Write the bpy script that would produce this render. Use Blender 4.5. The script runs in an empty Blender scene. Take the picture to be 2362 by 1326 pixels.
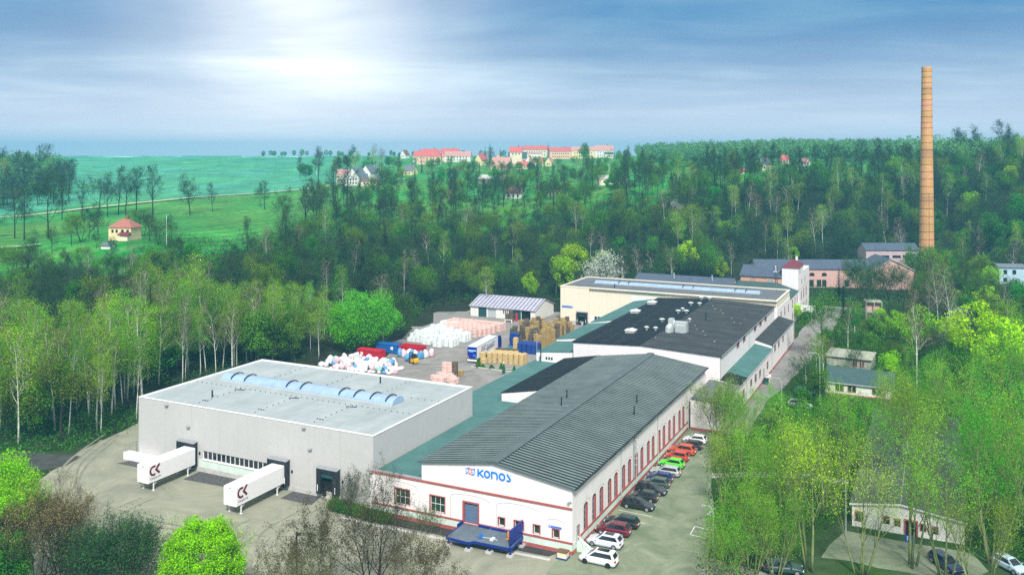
# Aerial view of a factory site in a wooded valley. Blender 4.5, self-contained.
import bpy, math, random
import numpy as np
from mathutils import Vector, Matrix
SC = bpy.context.scene
COL = SC.collection
R = math.radians
rnd = random.Random(11)
# ---------------------------------------------------------------- frames
# world: camera above the origin, +Y is away from it.  The factory has its own frame (b, a, z):
# b runs along the gable front, a along the long side; its origin is the front corner of the hall.
FL, EYE, CX, HY = 2033.0, 50.0, 1181.0, 356.0
A2 = (0.4374, 0.8992); B2 = (0.8992, -0.4374); P0 = (7.52, 110.0)
TH = math.atan2(-0.4374, 0.8992)
def W(b, a, z=0.0):
    return Vector((P0[0] + b*B2[0] + a*A2[0], P0[1] + b*B2[1] + a*A2[1], z))
def gp(x, y, z=0.0):                        # survey: point of the level z seen at a photo position
    Y = (EYE - z)*FL/(y - HY); return ((x - CX)/FL*Y, Y)
def ab(X, Y):
    dx, dy = X - P0[0], Y - P0[1]
    return (dx*B2[0] + dy*B2[1], dx*A2[0] + dy*A2[1])
def gab(x, y, z=0.0): return ab(*gp(x, y, z))
def fa(x, y, a=0.0):                        # (b, z) on the wall plane a = const
    k = (x - CX)/FL; ox, oy = P0[0] + a*A2[0], P0[1] + a*A2[1]
    b = (oy*k - ox)/(B2[0] - B2[1]*k); return b, EYE - (y - HY)*(oy + b*B2[1])/FL
def fb(x, y, b=0.0):                        # (a, z) on the wall plane b = const
    k = (x - CX)/FL; ox, oy = P0[0] + b*B2[0], P0[1] + b*B2[1]
    a = (oy*k - ox)/(A2[0] - A2[1]*k); return a, EYE - (y - HY)*(oy + a*A2[1])/FL
# ---------------------------------------------------------------- terrain height
PROF = {
 -900: [(180,0),(300,15),(420,19),(600,30),(800,36),(1000,45),(1300,46),(4000,43)],
 0:    [(190,0),(250,10),(300,18),(430,19.5),(520,25),(650,34),(800,38),(1000,47),(1300,46.5),(4000,43)],
 300:  [(195,0),(250,11),(300,20),(420,20.3),(470,22.3),(560,25.5),(800,33),(1000,47),(1300,46.5),(4000,43)],
 600:  [(212,0),(270,10),(330,17),(430,20.5),(550,26),(800,33.5),(1000,47),(1300,46.5),(4000,43)],
 900:  [(256,0),(298,8),(350,16),(430,23),(560,31),(700,36.5),(900,43.5),(1100,46.8),(4000,43)],
 1000: [(284,0),(322,8),(365,15.5),(435,24),(570,31.5),(705,37),(870,43.3),(1060,46.8),(4000,43)],
 1090: [(303,0),(338,9),(385,18.5),(460,26.5),(600,34),(715,38),(830,43),(1020,46.8),(4000,43)],
 1200: [(304,0),(340,9),(400,20),(480,28),(620,35),(720,38.5),(800,42.5),(1000,46.8),(4000,43)],
 1500: [(318,0),(345,9),(400,27),(450,33),(520,37),(700,42),(900,46.5),(1100,48),(4000,44)],
 1650: [(340,0),(365,9),(410,29),(450,34),(520,39),(700,44),(900,49),(1100,50),(4000,44)],
 1800: [(352,0),(390,16),(430,32),(460,36.7),(520,42.5),(700,46),(900,51),(1200,51),(4000,44)],
 2130: [(356,0),(390,18),(425,35),(460,38.5),(550,43),(800,50),(1200,52),(4000,44)],
 2400: [(300,0),(340,14),(385,35),(420,42),(600,46),(900,51),(4000,44)],
 3400: [(250,0),(330,16),(385,36),(420,42),(600,46),(900,51),(4000,44)]}
PK = sorted(PROF)
PA = {k: (np.array([p[0] for p in PROF[k]], float), np.array([p[1] for p in PROF[k]], float)) for k in PK}
def ground(X, Y):
    if Y < 150: return 0.0
    p = CX + X/Y*FL
    p = min(max(p, PK[0]), PK[-1])
    for i in range(len(PK) - 1):
        if p <= PK[i+1]:
            t = (p - PK[i])/(PK[i+1] - PK[i]); t = t*t*(3 - 2*t)
            z0 = np.interp(Y, *PA[PK[i]]); z1 = np.interp(Y, *PA[PK[i+1]])
            return float(z0*(1 - t) + z1*t)
    return 0.0
def at(px, Y):                               # ground point at a bearing and distance
    X = (px - CX)/FL*Y; return Vector((X, Y, ground(X, Y)))
# ---------------------------------------------------------------- materials
def nt(name):
    m = bpy.data.materials.new(name); m.use_nodes = True
    n = m.node_tree; return m, n, n.nodes['Principled BSDF']
def mat(name, c, rough=0.8, var=0.15, scale=1.5, metal=0.0, spec=0.3, c2=None, detail=5.0, stretch=None, bump=0.0, coat=0.0, distort=0.0):
    """base colour broken up by object-space noise"""
    m, n, p = nt(name)
    p.inputs['Roughness'].default_value = rough; p.inputs['Metallic'].default_value = metal
    p.inputs['Specular IOR Level'].default_value = spec
    if coat: p.inputs['Coat Weight'].default_value = coat; p.inputs['Coat Roughness'].default_value = 0.08
    c2 = c2 or tuple(max(0, x*(1 - var)) for x in c); c1 = tuple(min(1, x*(1 + var*0.6)) for x in c) if var else c
    tc = n.nodes.new('ShaderNodeTexCoord'); tx = n.nodes.new('ShaderNodeTexNoise')
    tx.inputs['Scale'].default_value = scale; tx.inputs['Detail'].default_value = detail; tx.inputs['Roughness'].default_value = 0.65; tx.inputs['Distortion'].default_value = distort
    src = tc.outputs['Object']
    if stretch:
        mp = n.nodes.new('ShaderNodeMapping'); mp.inputs['Scale'].default_value = stretch
        n.links.new(src, mp.inputs['Vector']); src = mp.outputs['Vector']
    n.links.new(src, tx.inputs['Vector'])
    rp = n.nodes.new('ShaderNodeValToRGB'); rp.color_ramp.elements[0].position = 0.3; rp.color_ramp.elements[1].position = 0.7
    rp.color_ramp.elements[0].color = (*c2, 1); rp.color_ramp.elements[1].color = (*c1, 1)
    n.links.new(tx.outputs['Fac'], rp.inputs['Fac']); n.links.new(rp.outputs['Color'], p.inputs['Base Color'])
    if bump:
        b = n.nodes.new('ShaderNodeBump'); b.inputs['Strength'].default_value = bump; b.inputs['Distance'].default_value = 0.05
        n.links.new(tx.outputs['Fac'], b.inputs['Height']); n.links.new(b.outputs['Normal'], p.inputs['Normal'])
    return m
def leafmat(name, c, var=0.45, hue=0.04, transl=0.42):
    """thin leaves: every leaf island a little different, every tree a little different"""
    m, n, p = nt(name)
    n.nodes.remove(p)
    out = n.nodes['Material Output']
    ge = n.nodes.new('ShaderNodeNewGeometry'); oi = n.nodes.new('ShaderNodeObjectInfo')
    hs = n.nodes.new('ShaderNodeHueSaturation'); hs.inputs['Color'].default_value = (*c, 1)
    a = n.nodes.new('ShaderNodeMapRange'); a.inputs['To Min'].default_value = 1 - var; a.inputs['To Max'].default_value = 1 + var
    n.links.new(ge.outputs['Random Per Island'], a.inputs['Value'])
    b = n.nodes.new('ShaderNodeMapRange'); b.inputs['To Min'].default_value = 0.72; b.inputs['To Max'].default_value = 1.28
    n.links.new(oi.outputs['Random'], b.inputs['Value'])
    mu = n.nodes.new('ShaderNodeMath'); mu.operation = 'MULTIPLY'
    n.links.new(a.outputs['Result'], mu.inputs[0]); n.links.new(b.outputs['Result'], mu.inputs[1]); n.links.new(mu.outputs[0], hs.inputs['Value'])
    h = n.nodes.new('ShaderNodeMapRange'); h.inputs['To Min'].default_value = 0.5 - hue; h.inputs['To Max'].default_value = 0.5 + hue
    ml = n.nodes.new('ShaderNodeMath'); ml.operation = 'MULTIPLY'; ml.inputs[1].default_value = 7.31
    fr = n.nodes.new('ShaderNodeMath'); fr.operation = 'FRACT'
    n.links.new(oi.outputs['Random'], ml.inputs[0]); n.links.new(ml.outputs[0], fr.inputs[0]); n.links.new(fr.outputs[0], h.inputs['Value'])
    n.links.new(h.outputs['Result'], hs.inputs['Hue'])
    d = n.nodes.new('ShaderNodeBsdfDiffuse'); t = n.nodes.new('ShaderNodeBsdfTranslucent'); mx = n.nodes.new('ShaderNodeMixShader')
    mx.inputs['Fac'].default_value = transl
    n.links.new(hs.outputs['Color'], d.inputs['Color']); n.links.new(hs.outputs['Color'], t.inputs['Color'])
    n.links.new(d.outputs[0], mx.inputs[1]); n.links.new(t.outputs[0], mx.inputs[2]); n.links.new(mx.outputs[0], out.inputs['Surface'])
    return m
def weathered(name, c, dirt, amount, rough=.9, joint=None):
    """painted wall with faint vertical rain streaks and blotches"""
    m = mat(name, c, rough, .05, .5); n = m.node_tree; p = n.nodes['Principled BSDF']; src = p.inputs['Base Color'].links[0].from_socket
    tc = n.nodes.new('ShaderNodeTexCoord'); mp = n.nodes.new('ShaderNodeMapping'); mp.inputs['Scale'].default_value = (1.3, 1.3, .10); n.links.new(tc.outputs['Object'], mp.inputs['Vector'])
    a = n.nodes.new('ShaderNodeTexNoise'); a.inputs['Scale'].default_value = 1.0; a.inputs['Detail'].default_value = 7; a.inputs['Roughness'].default_value = .7; n.links.new(mp.outputs[0], a.inputs['Vector'])
    r = n.nodes.new('ShaderNodeMapRange'); r.inputs['From Min'].default_value = .48; r.inputs['From Max'].default_value = .78; r.inputs['To Max'].default_value = amount; n.links.new(a.outputs['Fac'], r.inputs['Value'])
    mx = n.nodes.new('ShaderNodeMix'); mx.data_type = 'RGBA'; mx.inputs[7].default_value = (*dirt, 1); n.links.new(r.outputs[0], mx.inputs[0]); n.links.new(src, mx.inputs[6]); last = mx.outputs[2]
    if joint:
        sp = n.nodes.new('ShaderNodeSeparateXYZ'); n.links.new(tc.outputs['Object'], sp.inputs[0])
        ad = n.nodes.new('ShaderNodeMath'); ad.operation = 'ADD'; n.links.new(sp.outputs['X'], ad.inputs[0]); n.links.new(sp.outputs['Y'], ad.inputs[1])
        md = n.nodes.new('ShaderNodeMath'); md.operation = 'PINGPONG'; md.inputs[1].default_value = joint; n.links.new(ad.outputs[0], md.inputs[0])
        lt = n.nodes.new('ShaderNodeMath'); lt.operation = 'LESS_THAN'; lt.inputs[1].default_value = .035; n.links.new(md.outputs[0], lt.inputs[0])
        ml = n.nodes.new('ShaderNodeMath'); ml.operation = 'MULTIPLY'; ml.inputs[1].default_value = .22; n.links.new(lt.outputs[0], ml.inputs[0])
        m2 = n.nodes.new('ShaderNodeMix'); m2.data_type = 'RGBA'; m2.inputs[7].default_value = (*[x*.35 for x in c], 1); n.links.new(ml.outputs[0], m2.inputs[0]); n.links.new(last, m2.inputs[6]); last = m2.outputs[2]
    n.links.new(last, p.inputs['Base Color']); return m
MT = {}
def mk(key, *a, **k): MT[key] = mat(key, *a, **k); return MT[key]
MT['white_render'] = weathered('white_render', (0.82, 0.775, 0.775), (.55, .50, .49), .20)
MT['grey_cladding'] = weathered('grey_cladding', (0.53, 0.525, 0.515), (.40, .40, .39), .22, .7, 2.9)
MT['cream_cladding'] = weathered('cream_cladding', (0.80, 0.735, 0.585), (.55, .48, .36), .22, .8)
mk('mint_plinth', (0.64, 0.76, 0.68), 0.9, 0.12, 0.8)
mk('red_plinth', (0.42, 0.125, 0.11), 0.9, 0.25, 1.4)
mk('red_trim', (0.40, 0.10, 0.085), 0.85, 0.15, 2.0)
mk('pale_concrete', (0.52, 0.51, 0.49), 0.9, 0.18, 1.2, bump=0.2)
mk('grey_roof', (0.37, 0.41, 0.415), 0.95, 0.12, 0.35, spec=.15, c2=(0.27, 0.32, 0.335), detail=8, stretch=(1, .35, 1))
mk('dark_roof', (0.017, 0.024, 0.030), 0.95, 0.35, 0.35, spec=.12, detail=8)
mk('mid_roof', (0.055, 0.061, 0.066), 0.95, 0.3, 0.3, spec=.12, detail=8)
mk('green_roof', (0.072, 0.175, 0.165), 0.85, 0.16, 0.25, c2=(0.052, 0.135, 0.132))
mk('slate_roof', (0.075, 0.10, 0.145), 0.8, 0.2, 0.6)
mk('grey_felt', (0.13, 0.145, 0.165), 0.9, 0.22, 0.3)
mk('groove', (0.008, 0.012, 0.014), 0.75, 0.2, 1.0)  # near black: shade between the roof ribs put into the colour
mk('rib', (0.15, 0.20, 0.20), 0.5, 0.3, 0.25, spec=0.4)  # paler: light caught by the raised ribs put into the colour
mk('ridge_cap', (0.09, 0.125, 0.13), 0.6, 0.15, 0.6)
mk('metal_grey', (0.42, 0.44, 0.46), 0.4, 0.12, 1.5, metal=0.5)
mk('zinc', (0.58, 0.62, 0.62), 0.35, 0.1, 2.0, metal=0.3)
mk('dark_metal', (0.02, 0.024, 0.03), 0.5, 0.2, 1.5)
mk('rubber', (0.012, 0.012, 0.013), 0.8, 0.2, 3.0)
mk('black_pit', (0.008, 0.009, 0.012), 0.9, 0.1, 1.0)
mk('glass', (0.018, 0.026, 0.032), 0.06, 0.3, 0.6, spec=0.7)
mk('green_glass', (0.02, 0.055, 0.03), 0.08, 0.5, 1.2, spec=0.6)
mk('white_frame', (0.8, 0.8, 0.8), 0.5, 0.03, 2.0)
mk('polycarbonate', (0.30, 0.43, 0.66), 0.22, 0.18, 0.6, spec=0.6)
mk('blue_steel', (0.008, 0.028, 0.22), 0.45, 0.2, 1.2)
mk('blue_sign', (0.01, 0.10, 0.55), 0.4, 0.05, 2.0)
mk('logo_blue', (0.0, 0.22, 0.86), 0.5, 0.0, 1.0)
mk('logo_red', (0.86, 0.05, 0.01), 0.5, 0.0, 1.0)
mk('logo_pale', (0.45, 0.72, 0.95), 0.5, 0.0, 1.0)
mk('white_paint', (0.80, 0.79, 0.80), 0.35, 0.03, 0.5)
mk('maroon', (0.13, 0.006, 0.022), 0.4, 0.05, 1.0)
mk('ink', (0.008, 0.014, 0.05), 0.5, 0.05, 1.0)
mk('truck_blue', (0.008, 0.02, 0.26), 0.4, 0.08, 1.0)
mk('skip_red', (0.52, 0.012, 0.035), 0.5, 0.2, 1.0)
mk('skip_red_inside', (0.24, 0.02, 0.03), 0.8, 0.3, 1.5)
mk('skip_blue', (0.015, 0.12, 0.40), 0.5, 0.2, 1.0)
mk('yellow_paint', (0.72, 0.40, 0.015), 0.4, 0.1, 1.5)
mk('orange_paint', (0.75, 0.28, 0.01), 0.5, 0.1, 1.5)
mk('wood', (0.17, 0.10, 0.05), 0.85, 0.3, 2.0)
mk('teal_door', (0.02, 0.075, 0.085), 0.7, 0.3, 1.2)
mk('shutter_blue', (0.13, 0.19, 0.30), 0.5, 0.1, 1.0, stretch=(1, 1, 14))
mk('pink_wall', (0.62, 0.39, 0.34), 0.9, 0.12, 0.5)
mk('salmon_wall', (0.62, 0.35, 0.25), 0.9, 0.12, 0.5)
mk('mauve_wall', (0.52, 0.41, 0.42), 0.9, 0.12, 0.5)
mk('dirty_wall', (0.36, 0.38, 0.30), 0.95, 0.4, 0.9)
mk('pale_door', (0.30, 0.36, 0.33), 0.7, 0.15, 1.0)
mk('maroon_tiles', (0.17, 0.035, 0.05), 0.8, 0.25, 1.5)
mk('red_tiles', (0.52, 0.12, 0.11), 0.8, 0.2, 0.6)
mk('brown_tiles', (0.20, 0.10, 0.085), 0.85, 0.35, 0.9)
mk('pink_tiles', (0.50, 0.27, 0.24), 0.85, 0.2, 0.6)
mk('tile_grey', (0.14, 0.17, 0.20), 0.85, 0.2, 0.6)
mk('tile_green', (0.05, 0.10, 0.10), 0.85, 0.2, 0.6)
mk('house_white', (0.78, 0.76, 0.72), 0.9, 0.06, 0.5)
mk('house_yellow', (0.78, 0.66, 0.36), 0.9, 0.08, 0.5)
mk('house_peach', (0.76, 0.52, 0.36), 0.9, 0.08, 0.5)
mk('house_cream', (0.74, 0.68, 0.50), 0.9, 0.1, 0.5)
mk('house_blue', (0.42, 0.58, 0.66), 0.9, 0.15, 0.6)
mk('asphalt', (0.27, 0.258, 0.24), 0.95, 0.15, 0.16, detail=9, c2=(0.175, 0.17, 0.165), bump=0.1, distort=1.2)
mk('forecourt', (0.30, 0.30, 0.225), 0.95, 0.2, 0.085, detail=10, c2=(0.19, 0.20, 0.155), bump=0.1, distort=2.6)
mk('lane', (0.235, 0.26, 0.18), 0.95, 0.25, 0.22, detail=10, c2=(0.105, 0.15, 0.08), bump=0.1, distort=1.0)
mk('cobbles', (0.10, 0.098, 0.10), 0.9, 0.6, 3.0, detail=2, c2=(0.03, 0.03, 0.03), bump=0.5)
mk('tyre_mark', (0.215, 0.22, 0.165), .95, .3, .5, detail=8)
mk('dark_track', (0.06, 0.065, 0.06), 0.95, 0.4, 0.4, detail=8)
mk('pale_road', (0.50, 0.50, 0.44), 0.95, 0.1, 0.1)
mk('line_white', (0.62, 0.63, 0.6), 0.8, 0.2, 2.0)
mk('tar', (0.05, 0.05, 0.05), 0.9, 0.3, 0.4)
mk('soil', (0.075, 0.07, 0.045), 0.95, 0.4, 0.7)
mk('hedge_soil', (0.05, 0.09, 0.02), 0.95, 0.4, 0.9)
mk('bark', (0.040, 0.037, 0.028), 0.95, 0.4, 3.0)
mk('bark_dark', (0.022, 0.024, 0.020), 0.95, 0.4, 3.0)
mk('bark_olive', (0.22, 0.27, 0.10), 0.95, 0.4, 1.2)
mk('birch_bark', (0.72, 0.74, 0.64), 0.9, 0.6, 2.2, c2=(0.22, 0.23, 0.19), stretch=(1, 1, 2.5))
MT['twig'] = leafmat('twig', (0.042, 0.062, 0.040), 0.5, 0.02, 0.0)
MT['twig_foot'] = leafmat('twig_foot', (0.12, 0.11, 0.05), 0.5, 0.02, 0.0)
MT['twig_olive'] = leafmat('twig_olive', (0.17, 0.32, 0.035), 0.5, 0.02, 0.1)
MT['twig_birch'] = leafmat('twig_birch', (0.11, 0.095, 0.035), 0.5, 0.02, 0.0)
MT['leaf_bud'] = leafmat('leaf_bud', (0.062, 0.158, 0.030), 0.5, 0.03)
MT['leaf_birch'] = leafmat('leaf_birch', (0.21, 0.49, 0.008), 0.45, 0.025)
MT['leaf_green'] = leafmat('leaf_green', (0.085, 0.27, 0.022), 0.45, 0.03)
MT['leaf_willow'] = leafmat('leaf_willow', (0.15, 0.50, 0.035), 0.4, 0.01)
MT['leaf_lime'] = leafmat('leaf_lime', (0.33, 0.64, 0.006), 0.4, 0.02)
MT['leaf_fir'] = leafmat('leaf_fir', (0.010, 0.034, 0.012), 0.5, 0.02, 0.1)
MT['blossom'] = leafmat('blossom', (0.56, 0.60, 0.52), 0.25, 0.01)
MT['leaf_poplar'] = leafmat('leaf_poplar', (0.27, 0.54, 0.010), 0.45, 0.03)
MT['leaf_poplar_green'] = leafmat('leaf_poplar_green', (0.15, 0.48, 0.012), 0.45, 0.03)
MT['leaf_olive'] = leafmat('leaf_olive', (0.135, 0.30, 0.012), 0.5, 0.035)
MT['leaf_bank'] = leafmat('leaf_bank', (0.045, 0.15, 0.010), 0.5, 0.03, 0.3)
MT['leaf_far'] = leafmat('leaf_far', (0.13, 0.27, 0.09), 0.4, 0.03)  # lighter green: mist of the distance put into the leaf colour
MT['leaf_tan'] = leafmat('leaf_tan', (0.34,0.27,0.10), 0.4, 0.02)
MT['leaf_brown'] = leafmat('leaf_brown', (0.10, 0.085, 0.045), 0.5, 0.03)
# ---------------------------------------------------------------- mesh builder
class M:
    def __init__(s): s.v = []; s.f = []; s.mi = []
    def add(s, vs, fs, mi=0):
        o = len(s.v); s.v += [tuple(v) for v in vs]; s.f += [tuple(i + o for i in f) for f in fs]; s.mi += [mi]*len(fs); return s
    def box(s, x0, x1, y0, y1, z0, z1, mi=0):
        return s.add([(x0,y0,z0),(x1,y0,z0),(x1,y1,z0),(x0,y1,z0),(x0,y0,z1),(x1,y0,z1),(x1,y1,z1),(x0,y1,z1)],
                     [(0,3,2,1),(4,5,6,7),(0,1,5,4),(1,2,6,5),(2,3,7,6),(3,0,4,7)], mi)
    def quad(s, a, b, c, d, mi=0): return s.add([a, b, c, d], [(0,1,2,3)], mi)
    def ext(s, poly, vec, mi=0):              # any flat polygon of 3D points pushed along a vector
        n = len(poly); q = [tuple(p[i] + vec[i] for i in range(3)) for p in poly]
        return s.add(list(poly) + q, [tuple(range(n))[::-1], tuple(range(n, 2*n))] + [(i, (i+1) % n, n + (i+1) % n, n + i) for i in range(n)], mi)
    def prism(s, poly, z0, z1, mi=0): return s.ext([(p[0], p[1], z0) for p in poly], (0, 0, z1 - z0), mi)
    def cyl(s, x, y, z0, z1, r0, r1=None, n=10, mi=0):
        r1 = r0 if r1 is None else r1
        vs = [(x + r0*math.cos(2*math.pi*i/n), y + r0*math.sin(2*math.pi*i/n), z0) for i in range(n)] + \
             [(x + r1*math.cos(2*math.pi*i/n), y + r1*math.sin(2*math.pi*i/n), z1) for i in range(n)]
        return s.add(vs, [(i, (i+1) % n, n + (i+1) % n, n + i) for i in range(n)] + [tuple(range(n))[::-1], tuple(range(n, 2*n))], mi)
    def lathe(s, x, y, prof, n=12, mi=0):
        vs = []; fs = []
        for r, z in prof: vs += [(x + r*math.cos(2*math.pi*i/n), y + r*math.sin(2*math.pi*i/n), z) for i in range(n)]
        for k in range(len(prof) - 1): fs += [(k*n + i, k*n + (i+1) % n, (k+1)*n + (i+1) % n, (k+1)*n + i) for i in range(n)]
        fs += [tuple(range(n))[::-1], tuple(range((len(prof)-1)*n, len(prof)*n))]
        return s.add(vs, fs, mi)
    def tube(s, pts, rads, n=5, mi=0):
        pts = [Vector(p) for p in pts]
        if not isinstance(rads, (list, tuple)): rads = [rads]*len(pts)
        vs = []; fs = []; u = None
        for i, p in enumerate(pts):
            d = (pts[min(i+1, len(pts)-1)] - pts[max(i-1, 0)]).normalized()
            if u is None: u = d.orthogonal().normalized()
            else:
                u = u - d*u.dot(d); u = u.normalized() if u.length > 1e-5 else d.orthogonal().normalized()
            w = d.cross(u)
            vs += [p + (u*math.cos(2*math.pi*k/n) + w*math.sin(2*math.pi*k/n))*rads[i] for k in range(n)]
        for i in range(len(pts) - 1): fs += [(i*n + k, i*n + (k+1) % n, (i+1)*n + (k+1) % n, (i+1)*n + k) for k in range(n)]
        fs += [tuple(range(n))[::-1], tuple(range((len(pts)-1)*n, len(pts)*n))]
        return s.add(vs, fs, mi)
    def sheet(s, poly, z, mi=0): return s.add([(p[0], p[1], z) for p in poly], [tuple(range(len(poly)))], mi)
    def mesh(s, name, mats, org=(0, 0, 0), smooth=False):
        me = bpy.data.meshes.new(name)
        me.from_pydata([(v[0]-org[0], v[1]-org[1], v[2]-org[2]) for v in s.v], [], s.f)
        mats = mats if isinstance(mats, (list, tuple)) else [mats]
        for m in mats: me.materials.append(MT[m] if isinstance(m, str) else m)
        if len(mats) > 1: me.polygons.foreach_set('material_index', s.mi)
        if smooth: me.polygons.foreach_set('use_smooth', [True]*len(s.f))
        me.update(); return me
def tag(o, label=None, cat=None, group=None, kind=None):
    for k, v in (('label', label), ('category', cat), ('group', group), ('kind', kind)):
        if v: o[k] = v
    return o
ORG = {}
def link(name, data): o = bpy.data.objects.new(name, data); COL.objects.link(o); return o
def thing(name, label, cat, org=(0, 0, 0), group=None, loc=None, rot=None):
    """Empty at a thing's base.  org is in the factory frame unless loc/rot are given."""
    o = link(name, None); o.empty_display_size = 0.5
    if loc is None: o.location = W(*org); o.rotation_euler = (0, 0, TH); ORG[o.name] = tuple(org)
    else: o.location = loc; o.rotation_euler = (0, 0, rot or 0); ORG[o.name] = (0, 0, 0)
    return tag(o, label, cat, group)
def part(root, name, m, mats, parent=None, label=None, smooth=False, kind=None):
    o = link(name, m.mesh(name, mats, ORG[root.name], smooth)); o.parent = parent or root
    return tag(o, label, None, None, kind)
def solo(name, label, cat, m, mats, org=(0, 0, 0), group=None, loc=None, rot=None, kind=None, smooth=False):
    """a thing that is one mesh"""
    o = link(name, m.mesh(name, mats, org if loc is None else (0, 0, 0), smooth))
    if loc is None: o.location = W(*org); o.rotation_euler = (0, 0, TH)
    else: o.location = loc; o.rotation_euler = (0, 0, rot or 0)
    return tag(o, label, cat, group, kind)
def dup(src, loc, rotz=None, scale=None, label=None, group=None, parent=None):
    c = src.copy(); COL.objects.link(c); c.parent = parent
    if parent is None:
        c.location = loc
        if rotz is not None: c.rotation_euler = (0, 0, rotz)
        if scale is not None: c.scale = scale if isinstance(scale, (tuple, list)) else (scale,)*3
    if label: c['label'] = label
    if group: c['group'] = group
    for ch in KIDS(src): dup(ch, None, parent=c)
    return c
def KIDS(o):
    return [c for c in PROTO_KIDS.get(o.name, ())]
PROTO_KIDS = {}
def seal(root):
    """remember a finished thing's children once, so that copying stays quick"""
    ch = {}
    for o in COL.objects:
        if o.parent is not None: ch.setdefault(o.parent.name, []).append(o)
    st = [root.name]
    while st:
        n = st.pop(); PROTO_KIDS[n] = ch.get(n, [])
        st += [c.name for c in PROTO_KIDS[n]]
    return root
def text(name, s, P, size, m, parent, root, ext=0.02, shear=0.0, width=None):
    """lettering: P(u, v) maps the text plane to the thing's frame"""
    cu = bpy.data.curves.new(name, 'FONT'); cu.body = s; cu.size = size; cu.resolution_u = 3
    o = bpy.data.objects.new(name, cu); COL.objects.link(o); bpy.context.view_layer.update()
    me = bpy.data.meshes.new_from_object(o.evaluated_get(bpy.context.evaluated_depsgraph_get()))
    bpy.data.objects.remove(o)
    xs = [v.co.x for v in me.vertices]; x0, x1 = min(xs), max(xs); k = (width/(x1 - x0)) if width else 1.0
    g = ORG[root.name]
    for v in me.vertices:
        q = P((v.co.x - x0)*k + shear*v.co.y, v.co.y); v.co = (q[0]-g[0], q[1]-g[1], q[2]-g[2])
    me.materials.append(MT[m]); me.name = name
    o = link(name, me); o.parent = parent; return o
def ribbon(m, pts, w, P, th, mi=0, closed=False):
    """flat stroke of width w along a 2D polyline, th thick"""
    pts = [Vector(p) for p in pts]; n = len(pts); L = []; Rr = []
    for i, p in enumerate(pts):
        a = pts[(i-1) % n] if closed or i else p; b = pts[(i+1) % n] if closed or i < n-1 else p
        d1 = (p - a).normalized() if (p - a).length > 1e-6 else (b - p).normalized()
        d2 = (b - p).normalized() if (b - p).length > 1e-6 else d1
        t = (d1 + d2).normalized(); nn = Vector((-t.y, t.x)); c = max(0.45, nn.dot(Vector((-d1.y, d1.x))))
        L.append(p + nn*w/2/c); Rr.append(p - nn*w/2/c)
    for i in range(n if closed else n - 1):
        j = (i+1) % n
        m.ext([P(*L[i], 0), P(*L[j], 0), P(*Rr[j], 0), P(*Rr[i], 0)], [P(0, 0, th)[k] - P(0, 0, 0)[k] for k in range(3)], mi)
def arc(cx, cy, rx, ry, a0, a1, n=14): return [(cx + rx*math.cos(R(a0 + (a1-a0)*i/n)), cy + ry*math.sin(R(a0 + (a1-a0)*i/n))) for i in range(n+1)]
# ---------------------------------------------------------------- walls with real openings
def arch_top(u0, u1, z, rise, n=8):
    if rise <= 0: return [(u0, z), (u1, z)]
    c = (u0+u1)/2; h = (u1-u0)/2
    return [(c - h*math.cos(math.pi*i/n), z + rise*math.sin(math.pi*i/n)) for i in range(n+1)]
def wall(m, P, u0, u1, z0, z1, holes):
    """a wall face with openings (uc0, uc1, zs, zt, rise) left out"""
    holes = sorted(holes); u = u0
    for (a, b, zs, zt, rise) in holes:
        if a > u: m.quad(P(u, z0, 0), P(a, z0, 0), P(a, z1, 0), P(u, z1, 0))
        if zs > z0: m.quad(P(a, z0, 0), P(b, z0, 0), P(b, zs, 0), P(a, zs, 0))
        top = arch_top(a, b, zt, rise)
        for i in range(len(top) - 1):
            m.quad(P(top[i][0], top[i][1], 0), P(top[i+1][0], top[i+1][1], 0), P(top[i+1][0], z1, 0), P(top[i][0], z1, 0))
        u = b
    if u < u1: m.quad(P(u, z0, 0), P(u1, z0, 0), P(u1, z1, 0), P(u, z1, 0))
def reveal(root, P, h, matn, depth, parent=None):
    """the four inner faces of one opening"""
    a, b, zs, zt, rise = h; rev = M(); loop = [(a, zs), (b, zs)] + arch_top(a, b, zt, rise)[::-1]
    for i in range(len(loop)):
        p, q = loop[i], loop[(i+1) % len(loop)]
        rev.quad(P(p[0], p[1], 0), P(q[0], q[1], 0), P(q[0], q[1], depth), P(p[0], p[1], depth))
    return part(root, 'reveal', rev, matn, parent)
def pbar(m, P, u0, u1, v0, v1, d0, d1, mi=0):    # a bar on a wall, from depth d0 to d1 (negative = proud of it)
    m.ext([P(u0, v0, d0), P(u1, v0, d0), P(u1, v1, d0), P(u0, v1, d0)], [P(0, 0, d1)[k] - P(0, 0, d0)[k] for k in range(3)], mi)
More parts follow.
